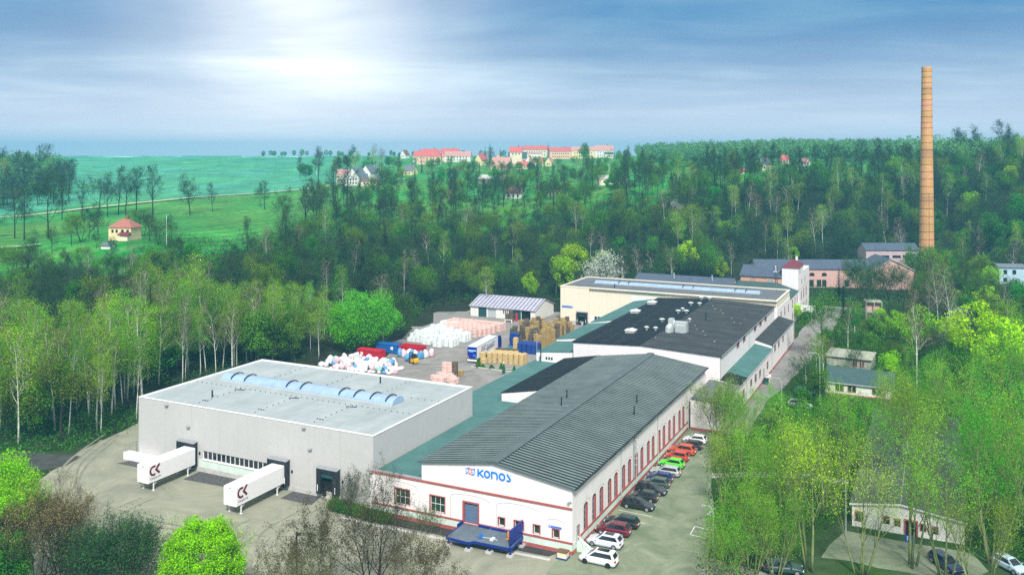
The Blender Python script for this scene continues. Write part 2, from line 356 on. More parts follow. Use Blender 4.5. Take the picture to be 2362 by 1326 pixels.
def window(root, P, h, depth=0.22, bars=(1, 1), glass='glass', frame='white_frame', fw=0.07, sill=None, surround=None, sw=0.12, parent=None, rev=None):
    """pane set back in the opening h, a frame with glazing bars, optional sill and surround"""
    a, b, zs, zt, rise = h
    g = M(); top = arch_top(a, b, zt, rise); poly = [(a, zs), (b, zs)] + top[::-1]
    g.add([P(p[0], p[1], depth) for p in poly], [tuple(range(len(poly)))])
    wn = part(root, 'window', g, glass, parent)
    if rev: reveal(root, P, h, rev, depth + .1, wn)
    f = M(); d0, d1 = depth - 0.002, depth - 0.07
    pbar(f, P, a, b, zs, zs+fw, d0, d1); pbar(f, P, a, a+fw, zs+fw, zt, d0, d1); pbar(f, P, b-fw, b, zs+fw, zt, d0, d1)
    if rise <= 0: pbar(f, P, a+fw, b-fw, zt-fw, zt, d0, d1)
    else: ribbon(f, [(p[0], p[1]-fw/2) for p in top], fw, lambda u, v, d: P(u, v, d0+d), -0.07)
    for i in range(bars[0]): x = a + (b-a)*(i+1)/(bars[0]+1); pbar(f, P, x-fw*.35, x+fw*.35, zs+fw, zt-(fw if rise <= 0 else 0)+rise*0.8, d0, d1+0.02)
    for i in range(bars[1]): z = zs + (zt-zs)*(i+1)/(bars[1]+1); pbar(f, P, a+fw, b-fw, z-fw*.35, z+fw*.35, d0-0.001, d1+0.012)
    part(root, 'frame', f, frame, wn)
    if sill: s = M(); pbar(s, P, a-0.08, b+0.08, zs-0.1, zs-0.002, 0.05, -0.08); part(root, 'sill', s, sill, wn)
    if surround:
        s = M(); pbar(s, P, a-sw, a-0.002, zs-0.002, zt, -0.002, -0.05); pbar(s, P, b+0.002, b+sw, zs-0.002, zt, -0.002, -0.05)
        if rise <= 0: pbar(s, P, a-sw, b+sw, zt+0.002, zt+sw, -0.002, -0.05)
        part(root, 'surround', s, surround, wn)
    return wn
def PA_(a, s=1):      # wall plane facing -a : depth grows into the building
    return lambda u, z, d: (u, a + d*s, z)
def PB_(b, s=-1):     # wall plane facing +b
    return lambda u, z, d: (b + d*s, u, z)
# ================================================================ FACTORY BUILDINGS
def slab(m, p, q, r, s, th, mi=0):   # roof slab: four top corners, thickness downwards
    m.ext([p, q, r, s], (0, 0, -th), mi)
# ---- front hall
hall = thing('factory_hall', 'white gabled factory hall with ribbed dark roof and blue lettering on its gable', 'factory', (0, 0, 0))
PF = PA_(0.0); PR = PB_(0.0)
HF = [(-26.3,-23.95,1.95,4.1,0), (-20.65,-18.4,1.9,4.05,0), (-15.4,-13.35,1.36,4.0,0), (-10.3,-9.45,1.85,2.9,0),
      (-8.0,-6.75,1.75,2.9,0), (-5.3,-4.45,1.75,2.85,0), (-2.65,-1.8,1.7,2.8,0)]
WC = [4.65, 7.75, 10.5, 13.8, 16.45, 19.8, 22.5, 25.8, 28.5, 31.8, 34.4, 37.8, 40.5, 43.8, 46.65, 50.2, 52.8]
HR = [(1.45, 2.5, 1.12, 3.05, 0)] + [(c-.75, c+.75, 1.3, 4.55, 0.45) for c in WC]
w = M()
wall(w, PF, -30, 0, 0, 5.75, HF)
w.add([(-22,0,5.75),(0,0,5.75),(0,0,8.45),(-11,0,9.95),(-22,0,8.45)], [(0,1,2,3,4)])
wall(w, PR, 0, 69, 0, 8.45, HR)
w.quad((-22,0,5.2),(-22,69,5.2),(-22,69,8.45),(-22,0,8.45)); w.add([(0,69,0),(-22,69,0),(-22,69,8.45),(-11,69,9.95),(0,69,8.45)], [(0,1,2,3,4)])
w.quad((-30,0,0),(-30,0,5.75),(-30,.35,5.75),(-30,.35,0)); w.quad((-30,.35,0),(-30,.35,5.75),(-22,.35,5.75),(-22,.35,0)); w.quad((-30,0,5.75),(-22,0,5.75),(-22,.35,5.75),(-30,.35,5.75))
part(hall, 'wall', w, 'white_render')
for a, b in ((-30.03,-15.6),(-13.15,0.03)): p = M(); pbar(p, PF, a, b, 0.5, 1.3, 0.0, -0.03); part(hall, 'plinth', p, 'mint_plinth')
p = M()
pbar(p, PR, -0.03, 56, .5, 1.12, 0.0, -0.03); pbar(p, PR, -.03, 1.4, 1.122, 1.3, 0.0, -0.03); pbar(p, PR, 2.55, 56, 1.122, 1.3, 0, -.03); part(hall, 'plinth', p, 'mint_plinth')
p = M(); pbar(p, PF, -30.05, 0.06, -0.1, 0.498, 0.0, -0.06); part(hall, 'plinth', p, 'red_plinth'); p = M(); pbar(p, PR, -.06, 56, -0.1, 0.498, 0.0, -0.062); part(hall, 'plinth', p, 'red_plinth')
for a, b in ((-30.04,-15.6),(-13.15,0.06)): p = M(); pbar(p, PF, a, b, 1.302, 1.57, 0.0, -0.06); part(hall, 'string_course', p, 'red_trim')
p = M()
pbar(p, PR, 2.7, 56, 1.302, 1.56, 0.0, -0.085); part(hall, 'string_course', p, 'red_trim')
p = M(); pbar(p, PF, -30.06, 0.02, 5.64, 5.88, 0.0, -0.14); part(hall, 'cornice', p, 'red_trim')
for (a, b, c, z, r) in ((-17.5,-11.5,1.6,4.72,.6), (-10.6,-4.5,1.6,4.72,.6), (-3.4,-1.0,3.6,4.0,.35), (-28.5,-22.6,1.6,4.72,.6)):
    p = M(); ribbon(p, [(a, c), (a, z-.25)] + arch_top(a, b, z-.25, r)[1:], 0.05, lambda u, v, d: PF(u, v, d), -0.03); part(hall, 'relief_arch', p, 'pale_concrete')
for u0, u1, r in [((WC[1+i] + WC[2+i])/2 - 2.5, (WC[1+i] + WC[2+i])/2 + 2.5, .55) for i in range(0, 16, 2)] + [(3.2, 6.1, .5)]:
    p = M(); ribbon(p, arch_top(u0, u1, 4.9, r), .05, lambda u, v, d: PR(u, v, d), -.03); part(hall, 'relief_arch', p, 'pale_concrete')
window(hall, PF, HF[0], bars=(2,1), glass='green_glass', surround='red_trim', rev='red_trim'); window(hall, PF, HF[1], bars=(2,1), glass='green_glass', surround='red_trim', rev='red_trim')
for h in HF[3:]: window(hall, PF, h, bars=(0,0), glass='green_glass', surround='red_trim', sill='white_frame', rev='red_trim')
for h in HR[1:]: window(hall, PR, h, depth=0.36, bars=(2,3), fw=0.05, frame='metal_grey', rev='red_trim')
d = M(); pbar(d, PF, -15.38, -13.37, 1.37, 3.98, 0.26, 0.2)
for i in range(10): pbar(d, PF, -15.36, -13.39, 1.42+i*.255, 1.44+i*.255, 0.2, 0.17)
dr = part(hall, 'roller_door', d, 'shutter_blue'); d = M(); pbar(d, PF, -15.65, -15.402, 1.3, 4.0, -.002, -.07); pbar(d, PF, -13.348, -13.15, 1.3, 4.0, -.002, -.07); pbar(d, PF, -15.65, -13.15, 4.002, 4.2, -.002, -.07); part(hall, 'surround', d, 'red_trim', dr); reveal(hall, PF, HF[2], 'red_trim', .3, dr)
d = M(); pbar(d, PF, -15.6, -13.2, 0.9, 1.298, 0, -.1); part(hall, 'threshold', d, 'red_plinth')
d = M(); pbar(d, PR, 1.47, 2.48, 1.13, 3.03, 0.2, 0.13); dr = part(hall, 'door', d, 'pale_door'); d = M(); pbar(d, PR, 2.3, 2.42, 2.0, 2.06, .13, .06); part(hall, 'handle', d, 'dark_metal', dr); reveal(hall, PR, HR[0], 'red_trim', .3, dr)
for i in range(8):
    a0 = 1.75 + i*5.98; d = M(); pbar(d, PR, a0, a0+2.75, 7.6, 8.05, -.002, -.05)
    for k in range(9): pbar(d, PR, a0+.1+k*.3, a0+.22+k*.3, 7.64, 8.01, -.05, -.09, 1)
    part(hall, 'ventilation_grille', d, ['red_trim', 'dark_metal'])
for a in (18.5, 25.3, 36.7):
    d = M(); d.tube([(.14, a, .0), (.14, a, 8.1), (.35, a, 8.35)], .07, 6); part(hall, 'downpipe', d, 'zinc')
d = M()
for s in (-.25, .25): d.tube([(.12, 24.3+s, 1.6), (.12, 24.3+s, 8.2)], .03, 4)
for k in range(20): d.tube([(.12, 24.05, 1.8+k*.32), (.12, 24.55, 1.8+k*.32)], .018, 4)
for k in range(5): d.tube([(.12+.7*math.sin(R(t)), 24.3+.36*math.cos(R(t)), 3.8+k*.95) for t in range(0, 181, 30)], .025, 4)
part(hall, 'ladder', d, 'metal_grey')
# roof: base sheet with raised ribs
m = M(); E0, E1 = (0.5, 8.42), (-22.35, 8.44); RD = (-11.0, 9.99)
A0r, A1r = -.35, 69.35
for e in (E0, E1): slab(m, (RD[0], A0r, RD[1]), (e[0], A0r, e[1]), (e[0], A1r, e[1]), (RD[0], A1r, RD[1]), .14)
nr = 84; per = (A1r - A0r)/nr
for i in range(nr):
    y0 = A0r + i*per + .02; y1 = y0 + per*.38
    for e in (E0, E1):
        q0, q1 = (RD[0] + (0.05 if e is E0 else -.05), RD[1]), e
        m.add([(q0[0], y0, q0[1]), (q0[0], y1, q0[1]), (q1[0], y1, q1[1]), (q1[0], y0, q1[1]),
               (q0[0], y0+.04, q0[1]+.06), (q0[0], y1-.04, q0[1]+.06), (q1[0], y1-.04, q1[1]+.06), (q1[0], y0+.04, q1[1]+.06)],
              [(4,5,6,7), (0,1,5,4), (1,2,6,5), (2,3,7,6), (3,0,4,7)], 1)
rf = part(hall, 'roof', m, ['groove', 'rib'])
m = M()
for s in (1, -1): m.ext([(RD[0], A0r-.05, RD[1]+.2), (RD[0]+.75*s, A0r-.05, RD[1]+.1), (RD[0]+.75*s, A1r+.05, RD[1]+.1), (RD[0], A1r+.05, RD[1]+.2)], (0, 0, -.05))
part(hall, 'ridge_cap', m, 'ridge_cap', rf)
m = M()
m.ext([(RD[0], -.42, RD[1]+.12), (.55, -.42, 8.5), (.55, -.42, 8.25), (RD[0], -.42, RD[1]-.12)], (0, .07, 0)); m.ext([(RD[0], -.42, RD[1]+.12), (-22.4, -.42, 8.52), (-22.4, -.42, 8.27), (RD[0], -.42, RD[1]-.12)], (0, .07, 0))
part(hall, 'verge_board', m, 'ridge_cap', rf)
m = M(); m.tube([(.58, A0r, 8.33), (.58, A1r, 8.33)], .1, 6); part(hall, 'gutter', m, 'dark_metal', rf)
for (b, a) in ((-14.6,33.7), (-13.4,28.5), (-3.7,37.5), (-2.3,31.8)):
    z = 9.99 - abs(b+11)*.142; m = M(); m.cyl(b, a, z, z+1.25, .1, .1, 8); m.cyl(b, a, z+1.2, z+1.35, .15, .13, 8); part(hall, 'vent_pipe', m, 'dark_metal', rf)
# lettering on the gable
ZB, ZT = 7.74, 8.70
def lx(px): return fa(px*.05927+1060, 1095)[0]
PL = lambda u, v, d=0: (u, -0.02 + d, v)
m = M(); h = ZT - ZB; sw = .2
K0, K1 = lx(705), lx(930); u = K0 + sw/2
ribbon(m, [(u, ZB), (u, ZT)], sw, PL, -.06); ribbon(m, [(K1-.02, ZT), (u+.16, ZB+h*.5), (K1+.05, ZB)], sw*.95, PL, -.061)
for (a, b) in ((955, 1200), (1530, 1790)):
    c0, c1 = lx(a), lx(b); ribbon(m, arc((c0+c1)/2, (ZB+ZT)/2, (c1-c0)/2 - sw/2, h/2 - sw/2 + .02, 0, 345, 23), sw, PL, -.06, closed=True)
c0, c1 = lx(1232), lx(1495); r = .34
ribbon(m, [(c0+sw/2, ZB), (c0+sw/2, ZT - sw/2), (c1-sw/2-r, ZT-sw/2)] + arc(c1-sw/2-r, ZT-sw/2-r, r, r, 90, 0, 7)[1:] + [(c1-sw/2, ZB)], sw, PL, -.06)
c0, c1 = lx(1836), lx(2010)
ribbon(m, [(c0+.1, ZT), (c0+.14, ZT-.16), (c0+.36, ZT-.42), (c1-.13, ZT-.58)] + arc(c1-.34, ZB+.3, .24, .2, 20, -90, 6) + [(c0, ZB+.1)], sw, PL, -.06)
part(hall, 'lettering', m, 'logo_blue', label='blue lettering reading KONOS')
m = M(); m.ext([PL(p[0], p[1]) for p in arc(lx(1985), ZT-.05, .12, .12, 0, 330, 11)], (0, -.05, 0)); part(hall, 'trademark_dot', m, 'logo_pale')
m = M(); e = [lx(t) for t in (245, 360, 480, 600)]; zl, zh = 7.80, 8.58
zz = [(zl, zh-.03), (zl+.12, zh+.1), (zl-.06, zh-.03), (zl+.06, zh+.12)]
for k in range(3):
    (l0, h0), (l1, h1) = zz[k], zz[k+1]
    m.ext([PL(e[k], l0), PL(e[k+1], l1), PL(e[k+1], h1), PL(e[k], h0)], (0, -.05, 0), 1 if k == 1 else 0)
    c = (e[k]+e[k+1])/2; q = (l0+l1)/2; hh = (h0+h1)/2 - q; ww = (e[k+1]-e[k])/2
    m.ext([PL(p[0], p[1], -.051) for p in arc(c, q+hh*.80, .075, .085, 0, 330, 9)], (0, -.02, 0), 2)
    P2 = lambda u, v, d: PL(u, v, d - .051)
    ribbon(m, [(c, q+hh*.74), (c, q+hh*.36)], .15, P2, -.021, 2)
    ribbon(m, [(c-ww, q+hh*.5), (c, q+hh*.66), (c+ww, q+hh*.5)], .075, P2, -.022, 2)
    ribbon(m, [(c-ww, q+hh*.06), (c, q+hh*.44), (c+ww, q+hh*.06)], .085, P2, -.023, 2)
part(hall, 'emblem', m, ['logo_blue', 'logo_red', 'white_frame'], label='blue and red emblem of three folded panels with white figures')
# ---- flat green annex between hall and warehouse
def block(name, label, cat, poly, z1, wallm, roofm, z0=-.1, org=None, over=.0, rth=.16):
    t = thing(name, label, cat, org or (poly[0][0], poly[0][1], 0))
    m = M(); m.prism(poly, z0, z1 - rth); part(t, 'wall', m, wallm)
    c = (sum(p[0] for p in poly)/len(poly), sum(p[1] for p in poly)/len(poly))
    m = M(); m.prism([(p[0] + (over if p[0] > c[0] else -over), p[1] + (over if p[1] > c[1] else -over)) for p in poly], z1 - rth + .002, z1); part(t, 'roof', m, roofm)
    return t
ann = block('factory_annex', 'low annex with flat green roof between the ribbed hall and the grey warehouse', 'factory',
      [(-30.7,.4), (-22.05,.4), (-22.05,76), (-38.2,76), (-38.2,31.3), (-30.7,31.3)], 5.25, 'white_render', 'green_roof')
m = M(); m.box(-30.1, -22.05, -.12, .5, 5.88, 5.97); part(ann, 'parapet_cap', m, 'metal_grey')
def leanto(name, label, b0, b1, a0, a1, zl, zr, wallm, roofm, z0=-.1, ov=.15, base=None):
    """shed roof from zl at b0 to zr at b1"""
    t = thing(name, label, 'factory', (b0, a0, 0))
    m = M(); m.ext([(b0,a0,z0), (b1,a0,z0), (b1,a0,zr-.16), (b0,a0,zl-.16)], (0, a1-a0, 0)); part(t, 'wall', m, wallm)
    m = M(); slab(m, (b0-(ov if zl <= zr else 0),a0-.04,zl), (b1+(ov if zr < zl else 0),a0-.04,zr), (b1+(ov if zr < zl else 0),a1+.04,zr), (b0-(ov if zl <= zr else 0),a1+.04,zl), .158)
    part(t, 'roof', m, roofm); return t
leanto('factory_annex', 'lean-to annex with dark felt roof rising to the ribbed hall roof', -30.4, -22.4, 41, 70.9, 6.75, 8.2, 'white_render', 'dark_roof', 5.2)
# ---- big dark-roofed hall
dh = thing('factory_hall', 'broad white hall with dark felt roof dotted with metal roof fans', 'factory', (-28.5, 71.1, 0))
w = M(); b0, b1, a0, a1 = -28.5, 2.4, 71.1, 134.0; HH = [(c-1.45, c+1.45, 8.6, 10.0, 0) for c in (88.3, 94.9, 107.7, 114.5, 121.3)]
w.add([(b0,a0,0),(b1,a0,0),(b1,a0,10.35),(-13.6,a0,11.0),(b0,a0,10.35)], [(0,1,2,3,4)]); w.add([(b0,a1,0),(b1,a1,0),(b1,a1,10.35),(-13.6,a1,11.0),(b0,a1,10.35)], [(0,1,2,3,4)])
w.quad((b0,a0,0),(b0,a1,0),(b0,a1,10.35),(b0,a0,10.35)); PD = PB_(b1); wall(w, PD, a0, a1, 0, 10.35, HH)
part(dh, 'wall', w, 'white_render')
for hq in HH: window(dh, PD, hq, bars=(1,0), surround=None, frame='metal_grey', rev='red_trim')
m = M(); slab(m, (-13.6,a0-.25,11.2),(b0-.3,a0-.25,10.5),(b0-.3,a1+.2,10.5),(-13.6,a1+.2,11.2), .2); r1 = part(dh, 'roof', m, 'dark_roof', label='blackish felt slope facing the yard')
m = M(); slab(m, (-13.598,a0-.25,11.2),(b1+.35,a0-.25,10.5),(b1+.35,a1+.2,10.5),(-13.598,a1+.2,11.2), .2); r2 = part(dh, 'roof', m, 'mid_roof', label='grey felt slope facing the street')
m = M(); m.tube([(b1+.4, a0, 10.4), (b1+.4, a1, 10.4)], .09, 6); part(dh, 'gutter', m, 'metal_grey')
for k in range(1, 12):          # lapped felt seams across both slopes, and small pale patches
    y = a0 + k*5.3; m = M(); m.ext([(-13.6,y,11.202),(b1+.3,y,10.506),(b1+.3,y+.12,10.506),(-13.6,y+.12,11.202)], (0,0,.018)); part(dh, 'roof_seam', m, 'dark_roof', r2)
for k in range(2, 6):
    x = -13.6 - k*2.9; z = 11.2 - abs(x+13.6)*.0467; m = M(); m.ext([(x,a0,z),(x+.1,a0,z+.004),(x+.1,a1,z+.004),(x,a1,z)], (0,0,.02)); part(dh, 'roof_seam', m, 'mid_roof', r1)
for k in range(14):
    x, y = -13 + (k*5.37) % 13, a0 + 8 + (k*13.7) % 46; z = 11.2 - abs(x+13.6)*.0437; m = M(); m.cyl(x, y, z-.02, z+.03, .16+.02*(k % 4), n=7); part(dh, 'roof_patch', m, 'pale_concrete', r2)
for a in (71.3, 100.4): m = M(); m.tube([(b1+.12, a, 5), (b1+.12, a, 10.3)], .07, 6); part(dh, 'downpipe', m, 'zinc')
def fan(b, a, r):
    z = 11.2 - abs(b+13.6)*.0435; m = M(); m.lathe(b, a, [(r*.5,z-.05),(r*.5,z+.45),(r,z+.5),(r*1.05,z+.62),(r*.6,z+.8),(r*.15,z+.86)], 12); part(dh, 'roof_fan', m, 'zinc')
for (b, a, r) in ((-17.4,87.0,.55),(-15.3,86.8,.55),(-17.0,97.6,.68),(-16.6,110.2,.68),(-14.7,110.6,.68),(-16.7,122.8,.68),(-14.4,122.6,.6),(-16.4,134-1.5,.65),(-14.2,134-1.6,.65),(-11.2,100.3,.4),(-14.6,96.5,.5),(-16.4,113.6,.5)): fan(b, a, r)
for (b, a) in ((-19.9,83.5),(-27.0,108.6),(-27.1,123.0)):
    z = 11.2 - abs(b+13.6)*.0435; m = M(); m.box(b-1, b+1, a-1, a+1, z-.1, z+.45, 1); m.box(b-1.15, b+1.15, a-1.15, a+1.15, z+.452, z+.56); m.ext([(b-.9,a-.9,z+.562),(b+.9,a-.9,z+.562),(b,a-.9,z+.85)], (0,1.8,0)); part(dh, 'roof_light', m, ['white_frame', 'pale_concrete'])
m = M(); m.box(-11.3,-8.6,87.4,89.3,11.0,13.2); m.box(-12.3,-11.28,86.2,87.8,11.0,14.0); m.tube([(-12.2,85.9,11.1),(-12.2,85.9,12.0),(-11.4,87.6,13.4)], [.7,.7,.55], 8); m.box(-10.9,-9.0,86.8,87.42,11.0,12.6)
part(dh, 'air_duct', m, 'zinc')
m = M(); m.cyl(-8.4,104.5,10.9,12.6,.13,.13,8); part(dh, 'vent_pipe', m, 'dark_metal')
# ---- green lean-tos along its yard side
o = leanto('factory_annex', 'small white block with green lean-to roof and three tiny square windows', -37.6, -28.6, 72.2, 84.0, 7.2, 8.0, 'white_render', 'green_roof')
PG = PA_(72.2)
for i in range(3):
    hq = (-35.4+i*.62, -35.0+i*.62, 5.75, 6.3, 0); m = M(); pbar(m, PG, hq[0], hq[1], hq[2], hq[3], -.001, -.03); part(o, 'window', m, 'green_glass')
m = M(); m.tube([(-36.3,71.6,5.25),(-36.4,71.9,6.2),(-36.4,71.9,9.0)], .11, 6); part(o, 'flue_pipe', m, 'dark_metal')
m = M(); pbar(m, PG, -37.0, -36.55, 5.3, 6.3, -.001, -.03); part(o, 'door', m, 'metal_grey')
leanto('factory_annex', 'middle green lean-to with white end wall beside the dark felt roof', -37.9, -28.6, 84.1, 104.5, 7.7, 8.9, 'white_render', 'green_roof')
leanto('factory_annex', 'far green lean-to reaching the cream building with the dock', -37.3, -28.6, 104.6, 139.3, 8.1, 9.6, 'white_render', 'green_roof')
# ---- street-side lean-tos
def streetside(label, a0, a1, zl, zr, roofm, wins, door=None, endwall=False):
    t = leanto('factory_annex', label, 2.45 if a0 > 70.9 else .45, 6.3, a0, a1, zl, zr, 'white_render', roofm)
    PS = PB_(6.3)
    for c, z0_, z1_ in wins:
        hq = (c-.95, c+.95, z0_, z1_, 0); m = M(); pbar(m, PS, hq[0], hq[1], z0_, z1_, -.001, -.03); wn = part(t, 'window', m, 'glass')
        m = M(); pbar(m, PS, hq[0], hq[0]+.3, z0_, z1_, -.032, -.06); pbar(m, PS, hq[0]+.3, hq[1], z1_-.12, z1_, -.032, -.06); part(t, 'surround', m, 'red_trim', wn)
        m = M(); pbar(m, PS, hq[0]-.1, hq[1]+.1, z0_-.1, z0_-.002, 0, -.1); part(t, 'sill', m, 'white_frame', wn)
    if endwall: m = M(); pbar(m, PA_(a0), .5, 6.34, -.1, .5, 0, -.05); part(t, 'plinth', m, 'red_plinth')
    m = M(); pbar(m, PS, a0, a1, -.1, .5, 0, -.05)
    part(t, 'plinth', m, 'red_plinth')
    if door: m = M(); pbar(m, PS, door-.55, door+.55, .3, 2.9, 0, -.06); part(t, 'door', m, 'metal_grey')
    m = M(); m.tube([(6.55, a0+.1, zr-.12), (6.55, a1-.1, zr-.12)], .08, 6); m.tube([(6.45, a1-.25, 0), (6.45, a1-.25, zr-.1)], .06, 5); part(t, 'gutter', m, 'zinc')
    return t
streetside('grey felt lean-to at the end of the parking row, half hidden by a bare tree', 56, 70.95, 5.7, 5.2, 'grey_felt', [(60.5,1.8,3.4),(66,1.8,3.4)], endwall=True)
streetside('short black felt lean-to between grey and green lean-to roofs', 71.05, 77.6, 5.9, 5.2, 'dark_roof', [(74.5,1.8,3.6)])
streetside('street-side lean-to with smooth green roof, four windows and a grey door', 77.7, 107.0, 6.0, 5.2, 'green_roof', [(82.2,2.3,3.8),(87.1,2.0,3.8),(92.1,1.8,3.6),(101.3,1.7,3.4)], 96.6)
streetside('taller street-side lean-to with dark grey felt roof beside the lime tree', 107.1, 140.4, 6.9, 5.9, 'mid_roof', [(111.2,3.6,5.2),(116.6,3.6,5.2),(123,3.6,5.2)])
# ---- cream building across the back
cb = thing('factory_hall', 'long cream flat-roofed building with barrel skylight and dock door at its end', 'factory', (-60, 139.5, 0))
w = M(); w.box(-60, -51, 139.0, 161, -.1, 10.85); w.box(-51.002, 2.2, 139.7, 160.998, 3, 10.848); part(cb, 'wall', w, 'cream_cladding')
w = M(); w.box(-51.002, 2.35, 139.66, 161.0, -.1, 2.999); part(cb, 'wall', w, 'white_render')
w = M(); w.box(-25, 2.32, 139.6, 161.05, 2.995, 8.9); part(cb, 'wall', w, 'white_render', label='white street-side wall')
m = M(); pbar(m, PA_(139.0), -60.05, -51, -.1, 1.1, 0, -.06); part(cb, 'plinth', m, 'pale_concrete')
m = M(); m.box(-59.6, 1.8, 140.1, 160.6, 10.852, 10.88); rf = part(cb, 'roof', m, 'grey_felt')
m = M(); m.box(-60.1,2.4,138.9,139.75,10.851,11.1); m.box(-60.1,2.4,160.6,161.1,10.853,11.1); m.box(-60.1,-59.7,139.76,160.59,10.85,11.1); m.box(1.9,2.4,139.76,160.59,10.85,11.1); part(cb, 'parapet', m, 'cream_cladding')
def barrel(t, b0, b1, ac, rad, z, n, parent=None, flaps=()):
    g = M(); pr = [(ac + rad*math.cos(R(180 - 180*i/10)), z + rad*.58*math.sin(R(180*i/10))) for i in range(11)]
    g.ext([(b0, p[0], p[1]) for p in pr], (b1-b0, 0, 0)); sk = part(t, 'skylight', g, 'polycarbonate', parent)
    f = M()
    for k in range(n+1):
        x = b0 + (b1-b0)*k/n
        for i in range(10):
            p, q = pr[i], pr[i+1]; f.ext([(x-.03,p[0],p[1]+.005),(x-.03,q[0],q[1]+.005),(x-.03,q[0],q[1]+.03),(x-.03,p[0],p[1]+.03)], (.06,0,0))
    part(t, 'glazing_bar', f, 'house_blue', sk); f = M()
    for s in (-1, 1): f.box(b0-.2, b1+.2, ac+s*rad-(.18 if s < 0 else -.01), ac+s*rad+(.18 if s > 0 else -.01), z-.1, z+.22)
    f.box(b0-.21, b0-.05, ac-rad, ac+rad, z-.1, z+.15); part(t, 'kerb', f, 'zinc', sk)
    for x in flaps:
        f = M(); arcp = [(ac + (rad+.05)*math.cos(R(t_)), z + (rad*.58+.1)*math.sin(R(t_))) for t_ in range(25, 156, 13)]
        for i in range(len(arcp)-1):
            p, q = arcp[i], arcp[i+1]
            for e in (-1.5, 1.5): f.ext([(x+e-.09,p[0],p[1]),(x+e-.09,q[0],q[1]),(x+e-.09,q[0],q[1]+.16),(x+e-.09,p[0],p[1]+.16)], (.18,0,0))
        part(t, 'smoke_flap', f, 'dark_metal', sk)
barrel(cb, -53, -4.2, 150.6, 1.35, 10.9, 34, rf, (-44, -24.5, -9.5))
m = M()
for k in range(16): x = -57 + k*3.7; m.cyl(x, 145.3, 10.88, 10.98, .13, .13, 6); m.cyl(x+1, 155.7, 10.88, 10.98, .13, .13, 6)
part(cb, 'roof_drain', m, 'dark_metal', rf); m = M(); m.cyl(-44.5,143,10.88,12.1,.14,.14,8); part(cb, 'vent_pipe', m, 'dark_metal', rf)
m = M(); pbar(m, PA_(139.7), -38.3, -31.2, 7.2, 9.4, 0, -.05); part(cb, 'wall_panel', m, 'white_paint')
m = M(); pbar(m, PA_(139.7), -17.6, -15.6, 9.9, 10.6, 0, -.05); part(cb, 'ventilation_grille', m, 'metal_grey')
for i in range(3):
    m = M(); hq = (-49.5+i*.95, -48.75+i*.95, 1.6, 2.75); pbar(m, PA_(139.66), *hq, -.001, -.03); wn = part(cb, 'window', m, 'glass')
    m = M(); pbar(m, PA_(139.66), hq[0]-.1, hq[0]-.002, 1.5, 2.85, -.001, -.07); pbar(m, PA_(139.66), hq[0]-.1, hq[1]+.1, 1.4, 1.598, -.001, -.07); part(cb, 'frame', m, 'white_frame', wn)
PBR = PB_(2.35)
def slits(t, P, cs, w_, z0_, z1_, rise=0):
    for c in cs:
        g = M(); top = arch_top(c-w_/2, c+w_/2, z1_, rise); poly = [(c-w_/2, z0_), (c+w_/2, z0_)] + top[::-1]
        g.ext([P(p[0], p[1], -.002) for p in poly], [P(0,0,-.035)[k]-P(0,0,-.002)[k] for k in range(3)]); wn = part(t, 'window', g, 'glass')
        g = M(); pbar(g, P, c-w_/2, c-w_/2+.28, z0_, z1_, -.037, -.07); part(t, 'surround', g, 'red_trim', wn)
slits(cb, PBR, (145.2, 157.9), 1.1, 5.2, 7.4); slits(cb, PBR, (151.5,), 1.1, 5.4, 7.5, .4); slits(cb, PBR, (148.3, 154.7), 1.0, 1.4, 3.4)
# docks
def dock(t, P, u0, u1, z0_, z1_, op=True, lintel=True):
    """black dock shelter standing out from the wall, with door, bumpers and leveller"""
    f = M(); D = -.85
    pbar(f, P, u0, u0+.75, z0_, z1_-.6, -.001, D); pbar(f, P, u1-.75, u1, z0_, z1_-.6, -.001, D); pbar(f, P, u0, u1, z1_-.598, z1_, -.001, D)
    sh = part(t, 'dock_shelter', f, 'dark_metal')
    f = M(); f.ext([P(u0-.06, z1_+.002, D-.06), P(u1+.06, z1_+.002, D-.06), P(u1+.06, z1_+.14, -.001), P(u0-.06, z1_+.14, -.001)], (0, 0, .06)); part(t, 'hood', f, 'metal_grey', sh)
    f = M(); pbar(f, P, u0+.76, u1-.76, z0_+.3, z1_-.61, -.001, -.06); part(t, 'dock_door', f, 'black_pit', sh)
    f = M(); pbar(f, P, u0+.752, u1-.752, z1_-1.25, z1_-.602, -.2, D+.15); part(t, 'head_curtain', f, 'teal_door', sh)
    f = M()
    for u in (u0+.2, u1-.35): pbar(f, P, u, u+.12, z0_+.45, z0_+1.35, D-.001, D-.05)
    part(t, 'guide_light', f, 'white_frame', sh); f = M()
    for u in (u0+.78, u1-1.2): pbar(f, P, u, u+.42, z0_-.35, z0_+.28, -.001, -.4)
    part(t, 'bumper', f, 'rubber', sh)
dock(cb, PA_(139.0), -54.6, -51.4, .45, 3.85)
def sign(t, P, u0, u1, v0, v1, s, flip=False):
    m = M(); pbar(m, P, u0, u1, v0, v1, -.002, -.06); sg = part(t, 'sign_panel', m, 'blue_sign')
    L = u1 - u0; m = M(); xx = u0 + .12 if not flip else u1 - .34; pbar(m, P, xx, xx+.2, v0+.06, v1-.08, -.062, -.08); part(t, 'symbol', m, 'white_frame', sg)
    text('lettering', s, lambda u, v: P(u + u0 + (.45 if not flip else .12), v + v0 + (v1-v0)*.3, -.065), (v1-v0)*.55, 'logo_pale', sg, t, width=L-.6)
sign(cb, PA_(139.0), -59.5, -56.05, 4.75, 5.3, 'Warenannahme', True)
sign(hall, PF, -3.2, -1.45, 2.95, 3.2, 'Eingang')
